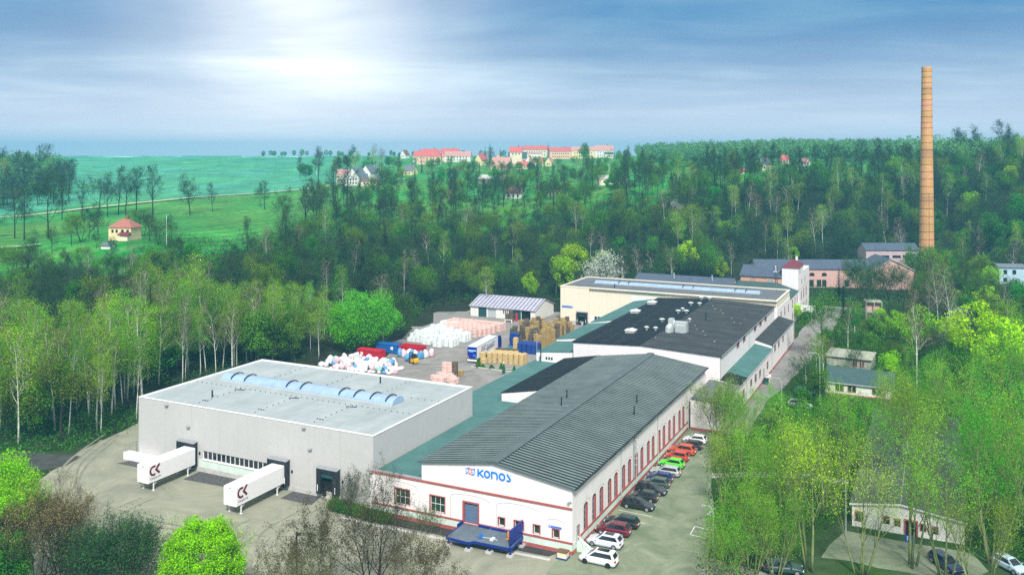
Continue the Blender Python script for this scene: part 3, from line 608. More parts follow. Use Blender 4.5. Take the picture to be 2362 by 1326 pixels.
# ---- rear street buildings
t = thing('factory_hall', 'narrow white street building with dark roof between cream building and tower', 'factory', (-20, 161.2, 0))
m = M(); m.ext([(-20,161.2,-.1),(2.2,161.2,-.1),(2.2,161.2,8.2),(-4,161.2,10.2),(-20,161.2,10.2)], (0,16.8,0)); part(t, 'wall', m, 'white_render')
m = M(); slab(m, (-4,161.15,10.4),(2.4,161.15,8.35),(2.4,178,8.35),(-4,178,10.4),.16); slab(m, (-20,161.15,10.4),(-4,161.15,10.4),(-4,178,10.4),(-20,178,10.4),.16); part(t, 'roof', m, 'tile_green')
PT = PB_(2.2); slits(t, PT, (166.5,171.6,175.8), 1.15, 5.0, 7.4); slits(t, PT, (166.5,171.6,175.8), 1.0, 1.5, 3.5)
t = thing('stair_tower', 'white stair tower with maroon pyramid roof above the street', 'tower', (-2.6, 178.1, 0))
m = M(); m.box(-2.6,2.2,178.1,190,-.1,15.2); m.box(-2.6,2.198,190,203,-.1,13.2); part(t, 'wall', m, 'white_render')
m = M(); c = (-.2, 184.0, 17.4); q = [(-2.9,177.8,15.2),(2.5,177.8,15.2),(2.5,190.3,15.2),(-2.9,190.3,15.2)]
m.add(q+[c], [(0,1,4),(1,2,4),(2,3,4),(3,0,4),(3,2,1,0)]); rf = part(t, 'roof', m, 'maroon_tiles')
m = M(); m.box(.3,.9,186,186.6,16.6,17.9); part(t, 'chimney', m, 'white_render', rf)
slits(t, PT, (182,), .9, 13.2, 14.5); slits(t, PT, (186,193), .9, 9.4, 11.1); slits(t, PT, (184.5,190.1,195.8), 1.2, 4.6, 7.5); slits(t, PT, (190.1,195.8), 1.0, 1.2, 3.2)
m = M(); pbar(m, PT, 178.1, 203, 8.3, 8.5, 0, -.06); part(t, 'string_course', m, 'pale_concrete')
t = thing('entrance_canopy', 'white flat canopy on posts over the street door below the tower', 'canopy', (4.5, 176, 0))
m = M(); m.box(2.3,7,172,182,3.1,3.5); part(t, 'canopy_roof', m, 'white_paint')
for a in (172.4,181.6): m = M(); m.cyl(6.8,a,-.1,3.098,.1,.1,6); part(t, 'post', m, 'zinc')
# pink wing behind the cream building
t = thing('factory_hall', 'salmon brick wing with slate roof left of the white tower', 'factory', (-15, 178.2, 0))
m = M(); m.box(-15.2,-2.62,178.2,190,-.1,12.2); m.ext([(-15.2,178.2,12.2),(-15.2,190,12.2),(-15.2,184,14.6)], (12.58,0,0)); part(t, 'wall', m, 'salmon_wall')
m = M()
for (y, z) in ((177.8,12.1),(190.4,12.1)): slab(m, (-15.5,184,14.85),(-2.62,184,14.85),(-2.62,y,z),(-15.5,y,z),.2)
rf = part(t, 'roof', m, 'slate_roof'); PW = PA_(178.2)
def pw(x, y): return fa(1700+x*.19475, 560+y*.19475, 178.2)
q0, q1 = pw(155,480), pw(210,415); window(t, PW, (q0[0], q1[0], q0[1], q1[1]-.25, .3), -.03+.05, (1,2), fw=.06, frame='dark_metal')
q0, q1 = pw(365,520), pw(428,445); m = M(); pbar(m, PW, q0[0], q1[0], q0[1], q1[1], -.002, -.05); dr = part(t, 'door', m, 'pale_door'); m = M(); pbar(m, PW, q0[0]-.15, q0[0]-.002, q0[1], q1[1]+.2, -.001, -.1); pbar(m, PW, q1[0]+.002, q1[0]+.15, q0[1], q1[1]+.2, -.001, -.1); pbar(m, PW, q0[0], q1[0], q1[1]+.002, q1[1]+.2, -.001, -.1); part(t, 'surround', m, 'mauve_wall', dr)
q0, q1 = pw(498,500), pw(537,442); window(t, PW, (q0[0], q1[0], q0[1], q1[1], 0), .02, (0,0), frame='pale_concrete')
for x in (455, 477): q0 = pw(x, 510); m = M(); m.tube([(q0[0],178.05,q0[1]),(q0[0],178.05,q0[1]+6)], .08, 5); part(t, 'downpipe', m, 'dark_metal')
m = M(); m.cyl(-5,181,12.8,15.2,.2,.2,8); m.box(-5.6,-4.2,180.6,181.4,13,13.5); part(t, 'chimney', m, 'white_frame', rf)
# low slate building behind the cream one
t = thing('factory_hall', 'low building behind the cream one showing only its slate roof', 'factory', (-50, 166, 0))
m = M(); m.ext([(-46,164,-.1),(-46,178,-.1),(-46,178,8.6),(-46,171,11.6),(-46,164,8.6)], (30.5,0,0)); part(t, 'wall', m, 'salmon_wall')
m = M()
for y, z in ((163.6,8.7),(178.4,8.7)): slab(m, (-46.3,171,11.9),(-15.3,171,11.9),(-15.3,y,z),(-46.3,y,z),.2)
rf = part(t, 'roof', m, 'slate_roof')
for b in (-34,-22): m = M(); m.cyl(b,169,11,12.8,.16,.16,6); part(t, 'vent_pipe', m, 'zinc', rf)
# ---- warehouse
wh = thing('warehouse', 'large light grey flat-roofed warehouse with three black loading docks', 'warehouse', (-54, 1.4, 0))
b0, b1, a0, a1, zt = -77.4, -30.9, 1.4, 30.8, 10.1
PWH = PA_(a0); HW = [(-63.2, -49.3, 2.0, 3.35, 0)]
w = M(); wall(w, PWH, b0, b1, 0, zt, HW); w.quad((b1,a0,0),(b1,a1,0),(b1,a1,zt),(b1,a0,zt)); w.quad((b0,a0,0),(b0,a1,0),(b0,a1,zt),(b0,a0,zt)); w.quad((b0,a1,0),(b1,a1,0),(b1,a1,zt),(b0,a1,zt))
part(wh, 'wall', w, 'grey_cladding'); reveal(wh, PWH, HW[0], 'white_frame', .25)
m = M()
for u0, u1 in ((-64.1,-49.7),): pbar(m, PWH, u0, u1, 0.72, 1.96, 0, -.012)
part(wh, 'wall_panel', m, 'mint_plinth')
for u0, u1 in ((b0,-68.2),(-64.1,-49.7),(-45.7,-40.4),(-36.5,b1)): m = M(); pbar(m, PWH, u0, u1, -.1, .7, 0, -.05); part(wh, 'plinth', m, 'pale_concrete')
for i in range(15):
    u0 = -63.2 + i*13.9/15; m = M(); pbar(m, PWH, u0+.04, u0+.9, 2.04, 3.31, .24, .2); wn = part(wh, 'window', m, 'glass')
    m = M(); pbar(m, PWH, u0-.05, u0+.05, 2.0, 3.35, .23, .1); pbar(m, PWH, u0+.05, u0+.88, 2.0, 2.09, .23, .11); part(wh, 'frame', m, 'white_frame', wn)
m = M(); pbar(m, PWH, -63.35, -49.2, 1.9, 1.998, .1, -.12); part(wh, 'sill', m, 'white_frame')
for u0, u1 in ((-68.05,-64.35),(-49.5,-45.85),(-40.3,-36.65)): dock(wh, PWH, u0, u1, .75, 4.45)
for u in (-63.85,-45.4,-36.15): m = M(); pbar(m, PWH, u-.13, u+.13, 2.7, 3.05, 0, -.15); part(wh, 'control_box', m, 'dark_metal')
for (u, z) in ((-70.9,9.6),(-66.2,6.75),(-43.1,9.7),(-41.95,6.75)):
    m = M(); m.ext([PWH(u-.3, z+.1, 0), PWH(u+.3, z+.1, 0), PWH(u+.3, z, -.4), PWH(u-.3, z, -.4)], (0, 0, -.12)); part(wh, 'wall_lamp', m, 'metal_grey')
m = M(); m.box(b0+.35, b1-.35, a0+.35, a1-.35, zt-.3, zt-.16); rf = part(wh, 'roof', m, 'grey_roof')
m = M(); m.box(b0-.06,b1+.06,a0-.06,a0+.34,zt,zt+.07); m.box(b0-.06,b1+.06,a1-.34,a1+.06,zt,zt+.07); m.box(b0-.06,b0+.34,a0+.342,a1-.342,zt,zt+.07); m.box(b1-.34,b1+.06,a0+.342,a1-.342,zt,zt+.07)
m.box(b0+.3,b1-.3,a0+.3,a0+.348,zt-.2,zt-.002); m.box(b0+.3,b1-.3,a1-.348,a1-.3,zt-.2,zt-.002); m.box(b0+.3,b0+.348,a0+.35,a1-.35,zt-.2,zt-.002); m.box(b1-.348,b1-.3,a0+.35,a1-.35,zt-.2,zt-.002)
part(wh, 'parapet', m, 'white_paint')
barrel(wh, -73.2, -37.2, 17.3, 1.75, zt-.1, 26, rf, (-69.5, -57.2, -46.2, -40.0))
m = M(); z = zt - .16
def dots(m, p, q, st, r=.10):
    n = int(math.hypot(q[0]-p[0], q[1]-p[1])/st)
    for k in range(n+1): m.cyl(p[0]+(q[0]-p[0])*k/n, p[1]+(q[1]-p[1])*k/n, z, z+.1, r, r*.8, 6)
dots(m, (-76.5,13.3), (-32.5,13.3), 1.1); dots(m, (-37,21), (-31.8,21), 1.1)
for b in (-66.2,-54.5,-43): dots(m, (b,2.2), (b,13), 1.25); dots(m, (b,21.5), (b,30), 1.25)
for b in (-66.2,-54.5,-43): dots(m, (b-.5,12.2), (b+1,12.6), .3, .16); dots(m, (b-.6,5), (b+.4,5), .35, .15); dots(m, (b-.6,20.4), (b+.8,20.4), .4, .16)
part(wh, 'roof_drain', m, 'dark_metal', rf)
for (b, a) in ((-66.8,7.0),(-46.9,26.5)): m = M(); m.cyl(b, a, z, z+1.15, .13, .13, 8); part(wh, 'vent_pipe', m, 'dark_metal', rf)
m = M()
for k in range(1, 9): m.box(b0+.4, b1-.4, a0+.3+k*3.25, a0+.36+k*3.25, z, z+.012)
part(wh, 'roof_seam', m, 'metal_grey', rf)
# loading ramp at the warehouse corner
t = thing('loading_ramp', 'low white concrete ramp with railing at the warehouse corner', 'ramp', (-77, -1, 0))
m = M(); m.box(-79.4,-72.6,.05,.35,0,1.15); m.ext([(-79.4,.36,0),(-79.4,1.3,0),(-79.4,1.3,1.1),(-79.4,.36,1.1)], (6.8,0,0)); part(t, 'ramp_wall', m, 'white_paint')
m = M()
for k in range(4): m.tube([(-79.3, 1.2+k*1.4, 0), (-79.3, 1.2+k*1.4, 2.1)], .04, 4)
for z_ in (1.6,2.1): m.tube([(-79.3,.4,z_), (-79.3,5.4,z_)], .035, 4)
part(t, 'railing', m, 'metal_grey')
# ---- white shed at the yard
sh = thing('storage_shed', 'long white shed with pale standing-seam roof at the far side of the yard', 'shed', (-79, 138, 0))
b0, b1, a0, a1 = -89.8, -67.8, 138, 152; PSH = PA_(a0); HS = [(-87.0,-84.2,.0,2.9,0),(-83.9,-81.0,.0,2.9,0),(-72.4,-69.3,.0,2.9,0)]
w = M(); wall(w, PSH, b0, b1, 0, 3.3, HS); 
for b in (b0, b1): w.add([(b,a0,0),(b,a1,0),(b,a1,3.3),(b,145,5.6),(b,a0,3.3)], [(0,1,2,3,4)])
w.quad((b0,a1,0),(b1,a1,0),(b1,a1,3.3),(b0,a1,3.3)); part(sh, 'wall', w, 'house_white')
m = M()
for (y, z) in ((a0-.5,3.22),(a1+.5,3.22)):
    slab(m, (b0-.3,145,5.75),(b1+.3,145,5.75),(b1+.3,y,z),(b0-.3,y,z),.15)
    for k in range(18):
        x = b0 + .3 + k*1.26; m.ext([(x,145,5.752),(x+.16,145,5.752),(x+.16,y,z+.002),(x,y,z+.002)], (0,0,.14), 1)
part(sh, 'roof', m, [mat('pale_sheet', (0.42,0.42,0.50), .6, .12, .5), mat('seam_dark', (0.12,0.12,0.2), .6, .1, .5)])
m = M(); pbar(m, PSH, -87, -84.2, 0, 2.9, .1, .05); part(sh, 'sliding_door', m, 'teal_door'); m = M(); pbar(m, PSH, -83.9, -81, .02, 2.88, .295, .25); dr = part(sh, 'door', m, 'zinc'); reveal(sh, PSH, HS[1], 'white_frame', .3, dr)
m = M(); pbar(m, PSH, -75.4, -72.5, .1, 3.0, -.02, -.1); part(sh, 'sliding_door', m, 'teal_door'); m = M(); pbar(m, PSH, -72.4, -69.3, 0.01, 2.89, .299, .29); dr = part(sh, 'doorway', m, 'black_pit'); reveal(sh, PSH, HS[2], 'white_frame', .3, dr)
for u in (-80.0+1.5, -80.0+2.1, -80+2.7, -76.6, -76.0):
    m = M(); pbar(m, PSH, u, u+.32, 1.5, 2.6, -.001, -.03); part(sh, 'window', m, 'glass')
# ================================================================ VEHICLES
PAINT = {}
def paint(n, c, metal=0.0):
    if n not in PAINT: PAINT[n] = mat('paint_' + n, c, 0.28, 0.02, 0.5, spec=0.5, coat=0.6, metal=metal)
    return PAINT[n]
MT['headlamp'] = mat('headlamp', (.6,.63,.66), .15, .1, 5); MT['tail_lamp'] = mat('tail_lamp', (.45,.01,.015), .25, .1, 5)
CARS = {'mpv': (4.75, .92, 1.02, 1.72, .30, -.485, .19, -.40), 'suv': (4.6, .93, 1.0, 1.63, .24, -.485, .10, -.37),
        'wagon': (4.7, .90, .93, 1.48, .22, -.485, .07, -.40), 'hatch': (4.1, .87, .93, 1.46, .24, -.48, .08, -.36), 'compact': (3.9, .85, .95, 1.52, .27, -.48, .12, -.40)}
def car(label, kind, pnt, loc, rot, sunroof=False):
    L, w, belt, H, cw, r0, rf1, rb = CARS[kind]
    t = thing('parked_car', label, 'car', loc=loc, rot=rot)
    m = M(); st = []
    for f, ww, zb, zt_ in ((-.5,.80,.42,belt-.22), (-.485,.92,.30,belt-.02), (-.42,.98,.24,belt), (-.15,1,.22,belt), (cw,1,.22,belt-.02), (cw+.1,.99,.22,belt-.10), (.42,.95,.24,belt-.20), (.475,.86,.28,belt-.30), (.5,.66,.40,belt-.42)):
        st.append((f*L, w*ww, zb, zt_))
    def ring(x, ww, zb, zt_): return [(x,-ww*.9,zb),(x,-ww,zb+.2),(x,-ww*.985,zt_-.14),(x,-ww*.90,zt_),(x,ww*.90,zt_),(x,ww*.985,zt_-.14),(x,ww,zb+.2),(x,ww*.9,zb)]
    vs = []; fs = []
    for s_ in st: vs += ring(*s_)
    for i in range(len(st)-1): fs += [(i*8+k, i*8+(k+1) % 8, (i+1)*8+(k+1) % 8, (i+1)*8+k) for k in range(8)]
    fs += [tuple(range(8))[::-1], tuple(range(len(vs)-8, len(vs)))]; m.add(vs, fs)
    bx0, bx1, tx0, tx1 = r0*L, cw*L, rb*L, rf1*L*.35 + .02*L
    wb, wt = w*.90, w*.70; z0 = belt - .03
    def cr(x, ww, z): return [(x,-ww,z),(x,ww,z)]
    # cabin: bottom ring and two roof rings for a softly crowned roof
    A = [(bx0,-wb*.92,z0),(bx1,-wb,z0-.02),(bx1,wb,z0-.02),(bx0,wb*.92,z0)]; Bq = [(tx0,-wt,H-.06),(tx1,-wt,H-.06),(tx1,wt,H-.06),(tx0,wt,H-.06)]
    Cq = [(tx0+.18,-wt+.16,H),(tx1-.2,-wt+.16,H),(tx1-.2,wt-.16,H),(tx0+.18,wt-.16,H)]
    m.add(A+Bq+Cq, [(0,1,5,4),(1,2,6,5),(2,3,7,6),(3,0,4,7),(4,5,9,8),(5,6,10,9),(6,7,11,10),(7,4,8,11),(8,9,10,11)])
    part(t, 'body', m, pnt)
    def patch(name, q, ins=(.08,.1), out=.012, matn='glass'):
        q = [Vector(p) for p in q]; c = sum(q, Vector())/4; n = (q[1]-q[0]).cross(q[3]-q[0]).normalized()
        if n.dot(c - Vector((0,0,.6))) < 0: n = -n
        u0, u1 = ins; g = []
        for (a, b) in ((u0,u1),(1-u0,u1),(1-u0,1-u1),(u0,1-u1)):
            g.append((q[0]*(1-a)+q[1]*a)*(1-b) + (q[3]*(1-a)+q[2]*a)*b + n*out)
        mm = M(); mm.ext(g, tuple(n*.012)); return part(t, name, mm, matn)
    patch('windscreen', (A[1],A[2],Bq[2],Bq[1]), (.07,.08)); patch('rear_window', (A[0],A[3],Bq[3],Bq[0]), (.1,.16))
    patch('side_window', (A[0],A[1],Bq[1],Bq[0]), (.09,.12)); patch('side_window', (A[3],A[2],Bq[2],Bq[3]), (.09,.12))
    if sunroof: mm = M(); mm.box(tx0+.5, tx1-.3, -wt+.22, wt-.22, H+.004, H+.02); part(t, 'sunroof', mm, 'glass')
    for sx in (-.31, .315):
        for sy in (-1, 1):
            mm = M(); x = sx*L; r = .34; n = 14
            def disc(y0, y1, rr, mi=0):
                vs = [(x+rr*math.cos(2*math.pi*i/n), y0, r+rr*math.sin(2*math.pi*i/n)) for i in range(n)] + [(x+rr*math.cos(2*math.pi*i/n), y1, r+rr*math.sin(2*math.pi*i/n)) for i in range(n)]
                return vs, [(i,(i+1)%n,n+(i+1)%n,n+i) for i in range(n)] + [tuple(range(n)), tuple(range(n,2*n))]
            mm.add(*disc(sy*(w-.2), sy*(w+.015), r)); wl = part(t, 'wheel', mm, 'rubber')
            mm = M(); mm.add(*disc(sy*(w+.017), sy*(w+.03), r*.66)); part(t, 'rim', mm, 'metal_grey' if 'alloy' in label or kind != 'mpv' else 'dark_metal', wl)
    for sy in (-1, 1):
        mm = M(); mm.box(.452*L, .488*L, sy*.70*w-.16, sy*.70*w+.16, belt-.44, belt-.29); part(t, 'headlight', mm, 'headlamp')
        mm = M(); mm.box(-.503*L, -.47*L, sy*.74*w-.17, sy*.74*w+.17, belt-.24, belt-.06); part(t, 'tail_light', mm, 'tail_lamp')
        mm = M(); mm.box(cw*L-.28, cw*L-.12, sy*(w+.01), sy*(w+.19), belt-.02, belt+.12); part(t, 'mirror', mm, pnt)
    mm = M(); mm.box(-.512*L, -.49*L, -.26, .26, .58, .69); part(t, 'number_plate', mm, 'white_frame')
    mm = M(); mm.box(-.503*L, -.46*L, -w*.78, w*.78, .28, .42); part(t, 'bumper', mm, 'dark_metal')
    mm = M(); mm.box(.47*L, .495*L, -w*.5, w*.5, .34, belt-.46); part(t, 'grille', mm, 'dark_metal')
    return t
NOSE_IN = TH + math.pi
def lot(label, kind, c, a, b, out=False, **k):
    car(label, kind, c, W(b, a, .013), (TH if out else NOSE_IN) + R(rnd.uniform(-2.5, 2.5)), **k)
wht, blk = paint('white', (.80,.79,.82)), paint('black', (.012,.016,.018))
lot('white people carrier with dark sunroof, end of the row by the hall corner', 'mpv', wht, -.5, 3.7, sunroof=True)
lot('white sport utility car with black glass roof beside the white people carrier', 'suv', paint('pearl', (.70,.72,.80)), 4.4, 2.75, sunroof=True)
lot('dark red car parked nose-in between white and black cars', 'suv', paint('wine', (.14,.012,.03)), 8.2, 2.5)
lot('black estate car parked nose-in beside the dark red car', 'wagon', paint('black_green', (.012,.03,.028)), 11.1, 2.7)
lot('black estate car parked nose-out after the empty bay', 'wagon', blk, 17.7, 2.9, True)
lot('black hatchback behind bare twigs, next to the nose-out black estate', 'hatch', paint('anthracite', (.02,.03,.03)), 20.9, 2.7)
lot('black car with pale front light under twigs mid row', 'wagon', blk, 24.0, 2.9, True)
lot('grey-green car under twigs beside the dark blue car', 'hatch', paint('grey_green', (.06,.10,.085)), 26.7, 2.8)
lot('dark blue car half hidden by twigs beside the silver estate', 'hatch', paint('navy', (.01,.03,.15)), 29.0, 2.6)
lot('silver estate car next to the bright green car', 'wagon', paint('silver', (.55,.58,.60), .3), 32.1, 2.7)
lot('bright green compact car in the parking row', 'hatch', paint('lime', (.10,.72,.03)), 35.9, 2.6)
lot('red compact car beside the bright green car', 'compact', paint('red', (.55,.05,.03)), 39.4, 2.5)
lot('orange-red car next to the red compact, nearer the bare tree', 'suv', paint('orange_red', (.58,.085,.04)), 42.9, 2.4)
lot('dark car in shade between orange-red and white cars', 'hatch', paint('dark_grey', (.025,.03,.035)), 46.0, 3.0)
lot('white hatchback at the far end of the parking row', 'hatch', paint('white2', (.78,.78,.79)), 49.3, 3.0)
car('dark blue estate car parked below the white gabled shed front', 'wagon', paint('steel_blue', (.02,.04,.09)), Vector((52.6,106.8,.012)), R(-78))
car('pale silver compact at the picture corner beyond the poplars', 'compact', paint('ice', (.45,.58,.68)), Vector((60.0,106.2,.012)), R(-70))
car('blue car by the street lamp on the lane', 'hatch', paint('blue', (.02,.12,.55)), W(15.9, 89.6, .012), TH + R(6))
car('white car with silver sides below the blue car on the lane', 'wagon', paint('white3', (.62,.66,.64)), W(16.4, 79.6, .012), TH + R(-4))
car('dark green car under the poplars at the picture edge', 'wagon', paint('bottle', (.02,.06,.05)), Vector((32.5,105.6,.012)), R(-10))
# ---------------------------------------------------------------- swap bodies
def swap(label, b0, b1, a0, a1):
    t = thing('swap_body', label, 'trailer', ((b0+b1)/2, a0, 0))
    m = M(); z0, z1, e = 1.25, 3.92, .09
    pr = [(b0+e,z0),(b1-e,z0),(b1,z0+e),(b1,z1-e),(b1-e,z1),(b0+e,z1),(b0,z1-e),(b0,z0+e)]
    m.ext([(p[0], a0, p[1]) for p in pr], (0, a1-a0, 0)); part(t, 'box_body', m, 'white_paint')
    m = M(); m.box(b0+.08,b1-.08,a0-.05,a0,z1-.5,z1-.42); m.box(b0+1,b0+1.35,a0-.04,a0,z1-.3,z1-.2,1); part(t, 'front_rail', m, ['white_frame', 'metal_grey'])
    m = M(); m.box(b0+.3,b0+.6,a0+.1,a1-.3,z0-.22,z0-.002); m.box(b1-.6,b1-.3,a0+.1,a1-.3,z0-.22,z0-.002)
    for k in range(7): m.box(b0+.6,b1-.6,a0+.5+k*1.3,a0+.62+k*1.3,z0-.2,z0-.004)
    part(t, 'chassis', m, 'dark_metal')
    for b in (b0+.15, b1-.15):
        for a in (a0+1.0, a1-1.35):
            m = M(); m.box(b-.07,b+.07,a-.07,a+.07,.03,z0-.002); m.box(b-.16,b+.16,a-.16,a+.16,.0,.04)
            s = 1 if b < (b0+b1)/2 else -1; m.tube([(b+s*.05,a,.75),(b+s*.75,a,z0-.1)], .04, 5); m.tube([(b,a+.05,.8),(b,a+.7,z0-.05)], .035, 5); part(t, 'leg', m, 'white_frame')
    PSB = PB_(b1); ca, cz = fb(300+575*.09804, 1010+755*.09804, -63.95); da = a0 + 8.5; ca += da; PQ = lambda u, v, d=0: PSB(u, v, d-.004)
    m = M(); ribbon(m, arc(ca-.15, cz, .62, .62, 58, 302, 22), .3, PQ, -.012); part(t, 'logo_ring', m, 'maroon')
    m = M(); ribbon(m, [(ca+.95, cz+.78), (ca+.30, cz+.06), (ca+.95, cz-.62)], .34, PQ, -.014); part(t, 'logo_chevron', m, 'maroon')
    text('lettering', 'CargoLine', lambda u, v: PQ(ca-.8+u, cz-1.22+v, -.012), .46, 'ink', t, t, shear=.15, width=1.95)
    return t
swap('white swap body trailer docked at the warehouse end near the birches', -66.35, -63.95, -8.5, .5)
swap('white swap body trailer docked at the middle dock by the ribbon window', -48.55, -46.15, -9.3, .5)
# ---------------------------------------------------------------- semi trailer with tractor
t = thing('articulated_truck', 'white curtain-sided truck with blue rear doors standing among the bales', 'truck', loc=W(-59.5, 83.3, 0), rot=TH + R(6.2))
LT = 14.2
m = M(); m.box(-1.25,1.25,.1,LT,1.15,3.98); part(t, 'trailer_body', m, 'white_paint')
m = M(); m.box(1.12,1.27,0,LT+.02,3.982,4.06); m.box(-1.27,-1.12,0,LT+.02,3.982,4.06); m.box(1.252,1.29,.1,LT,1.05,1.2); m.box(1.252,1.275,.1,LT,3.86,3.978)
part(t, 'body_rail', m, 'house_blue')
m = M(); m.box(-1.2,1.2,-.02,.098,1.2,3.9); m.box(-.02,.02,-.06,-.022,1.2,3.9); rd = part(t, 'rear_door', m, 'truck_blue')
m = M(); m.box(-1.05,1.05,-.05,-.022,2.95,3.2,0); m.box(-.75,.3,-.05,-.022,2.75,2.85,0); part(t, 'decal', m, 'logo_pale', rd)
m = M(); m.box(.2,.9,-.05,-.022,1.75,2.15); part(t, 'decal', m, 'logo_blue', rd)
for x in (-1.0,1.0): m = M(); m.box(x-.08,x+.08,-.06,-.022,1.25,1.8); part(t, 'reflector', m, 'orange_paint', rd)
m = M(); m.box(-1.2,1.2,-.12,.02,.55,.95); part(t, 'bumper', m, 'white_frame')
m = M(); m.box(-.6,-.4,.2,LT,.95,1.148); m.box(.4,.6,.2,LT,.95,1.148); part(t, 'chassis', m, 'dark_metal')
def wheel(t, x, y, r=.5, w_=.3):
    m = M(); n = 14; vs = [(x+s*w_/2, y+r*math.cos(2*math.pi*i/n), r+r*math.sin(2*math.pi*i/n)) for s in (-1,1) for i in range(n)]
    m.add(vs, [(i,(i+1)%n,n+(i+1)%n,n+i) for i in range(n)]+[tuple(range(n)),tuple(range(n,2*n))]); wl = part(t, 'wheel', m, 'rubber')
    s = 1 if x > 0 else -1; m = M(); vs = [(x+s*(w_/2+.005+.02*q), y+r*.5*math.cos(2*math.pi*i/n), r+r*.5*math.sin(2*math.pi*i/n)) for q in (0,1) for i in range(n)]
    m.add(vs, [(i,(i+1)%n,n+(i+1)%n,n+i) for i in range(n)]+[tuple(range(n)),tuple(range(n,2*n))]); part(t, 'rim', m, 'metal_grey', wl)
for y in (2.6,3.9,5.2,13.2,16.4):
    for x in (-1.05,1.05): wheel(t, x, y)
m = M(); m.ext([(-1.22,14.6,.7),(-1.22,16.9,.7),(-1.22,17.0,2.1),(-1.22,16.7,3.3),(-1.22,15.9,3.7),(-1.22,14.6,3.75)], (2.44,0,0)); m.box(-1,1,12.4,14.6,.6,1.0); cbn = part(t, 'cab', m, 'truck_blue')
m = M(); m.ext([(-1.05,16.98,2.15),(1.05,16.98,2.15),(1.05,16.75,3.1),(-1.05,16.75,3.1)], (0,.05,.01)); part(t, 'windscreen', m, 'glass', cbn)
for x in (-1.24,1.222): m = M(); m.box(x,x+.018,15.6,16.6,2.1,2.95); part(t, 'side_window', m, 'glass', cbn)
PTR = lambda u, v, d=0: (1.262 - d, u, v)
text('lettering', 'Gebr. Kühne', lambda u, v: PTR(2.6+u, 2.35+v, -.004), 1.25, 'ink', t, t, shear=.35, width=7.6)
m = M(); ribbon(m, [(3.0,3.25),(6.0,3.42)], .12, PTR, -.02); ribbon(m, [(5.9,2.2),(11.9,2.45)], .14, PTR, -.02); ribbon(m, [(6.6,1.95),(11.6,2.12)], .10, PTR, -.02); ribbon(m, [(9.8,3.05),(12,3.18)], .07, PTR, -.02); ribbon(m, [(9.9,2.85),(12,2.96)], .07, PTR, -.02)
part(t, 'decal', m, 'ink')
# ---------------------------------------------------------------- roll-off containers
def skip(label, b0, b1, a0, a1, h, m_, inside=None, plate=None):
    t = thing('rolloff_container', label, 'container', ((b0+b1)/2, a0, 0)); m = M(); z0 = .2; th = .08
    m.box(b0,b1,a0,a0+th,z0,h); m.box(b0,b1,a1-th,a1,z0,h); m.box(b0,b0+th,a0+th,a1-th,z0,h); m.box(b1-th,b1,a0+th,a1-th,z0,h); m.box(b0+th,b1-th,a0+th,a1-th,z0,z0+.1)
    part(t, 'body', m, m_); m = M()
    n = 9
    for k in range(n): x = b0 + (b1-b0)*(k+.5)/n; m.box(x-.07,x+.07,a0-.09,a0-.002,z0+.1,h-.16)
    for k in range(4): y = a0 + (a1-a0)*(k+.5)/4; m.box(b1+.002,b1+.09,y-.07,y+.07,z0+.1,h-.16)
    m.box(b0-.06,b1+.1,a0-.11,a0-.001,h-.158,h+.02); m.box(b0-.06,b1+.1,a1+.001,a1+.1,h-.158,h+.02); m.box(b1+.001,b1+.11,a0,a1,h-.158,h+.02); m.box(b0-.1,b0-.001,a0,a1,h-.158,h+.02); part(t, 'rib', m, m_)
    m = M(); m.box(b0+.2,b1-.1,a0+.5,a0+.68,0,z0-.002); m.box(b0+.2,b1-.1,a1-.68,a1-.5,0,z0-.002); part(t, 'skid', m, 'dark_metal')
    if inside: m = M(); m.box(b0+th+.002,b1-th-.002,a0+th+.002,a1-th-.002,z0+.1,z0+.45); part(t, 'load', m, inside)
    else:
        m = M(); m.ext([(b0,a0,h+.022),(b0,a1,h+.022),(b0,(a0+a1)/2,h+.2)], (b1-b0,0,0)); part(t, 'lid', m, m_)
    if plate: m = M(); m.box(plate,plate+.75,a0-.12,a0-.10,h-1.25,h-.5); part(t, 'plate', m, 'white_frame')
    return t
skip('closed bright red roll-off container behind the plastic bag heap', -88, -81.3, 76.4, 78.9, 2.05, 'skip_red', plate=-86.9)
skip('blue roll-off container standing between two red ones', -87.2, -80.75, 83.3, 85.8, 2.3, 'skip_blue', plate=-82.7)
skip('open dark red roll-off container with white bags in front', -80.4, -74.3, 83.5, 86.6, 2.25, 'skip_red', inside='skip_red_inside')
# ---------------------------------------------------------------- forklift
t = thing('forklift', 'yellow forklift truck lifting a blue bag in front of the red container', 'forklift', loc=W(-72.2, 77.3, 0), rot=TH + R(155))
m = M(); m.ext([(-1.35,-.6,.3),(-1.4,-.6,1.0),(-1.0,-.6,1.35),(-.2,-.6,1.2),(.2,-.6,.75),(1.0,-.6,.7),(1.0,-.6,.3)], (0,1.2,0)); part(t, 'chassis', m, 'yellow_paint')
m = M()
for y in (-.55,.55): m.tube([(-.9,y,1.2),(-.75,y,2.15),(.35,y,2.15),(.75,y,.8)], .06, 6)
m.box(-.85,.4,-.6,.6,2.12,2.2); part(t, 'cab_frame', m, 'dark_metal'); m = M(); m.box(-.7,.2,-.5,.5,1.22,2.05); part(t, 'cab_glass', m, 'glass')
m = M(); m.box(1.05,1.2,-.5,-.36,.1,2.4); m.box(1.05,1.2,.36,.5,.1,2.4); m.box(1.05,1.2,-.36,.36,2.25,2.4); m.box(1.06,1.18,-.36,.36,.6,.7); part(t, 'mast', m, 'dark_metal')
for y in (-.35,.25): m = M(); m.box(1.2,2.35,y,y+.12,.35,.42); part(t, 'fork', m, 'metal_grey')
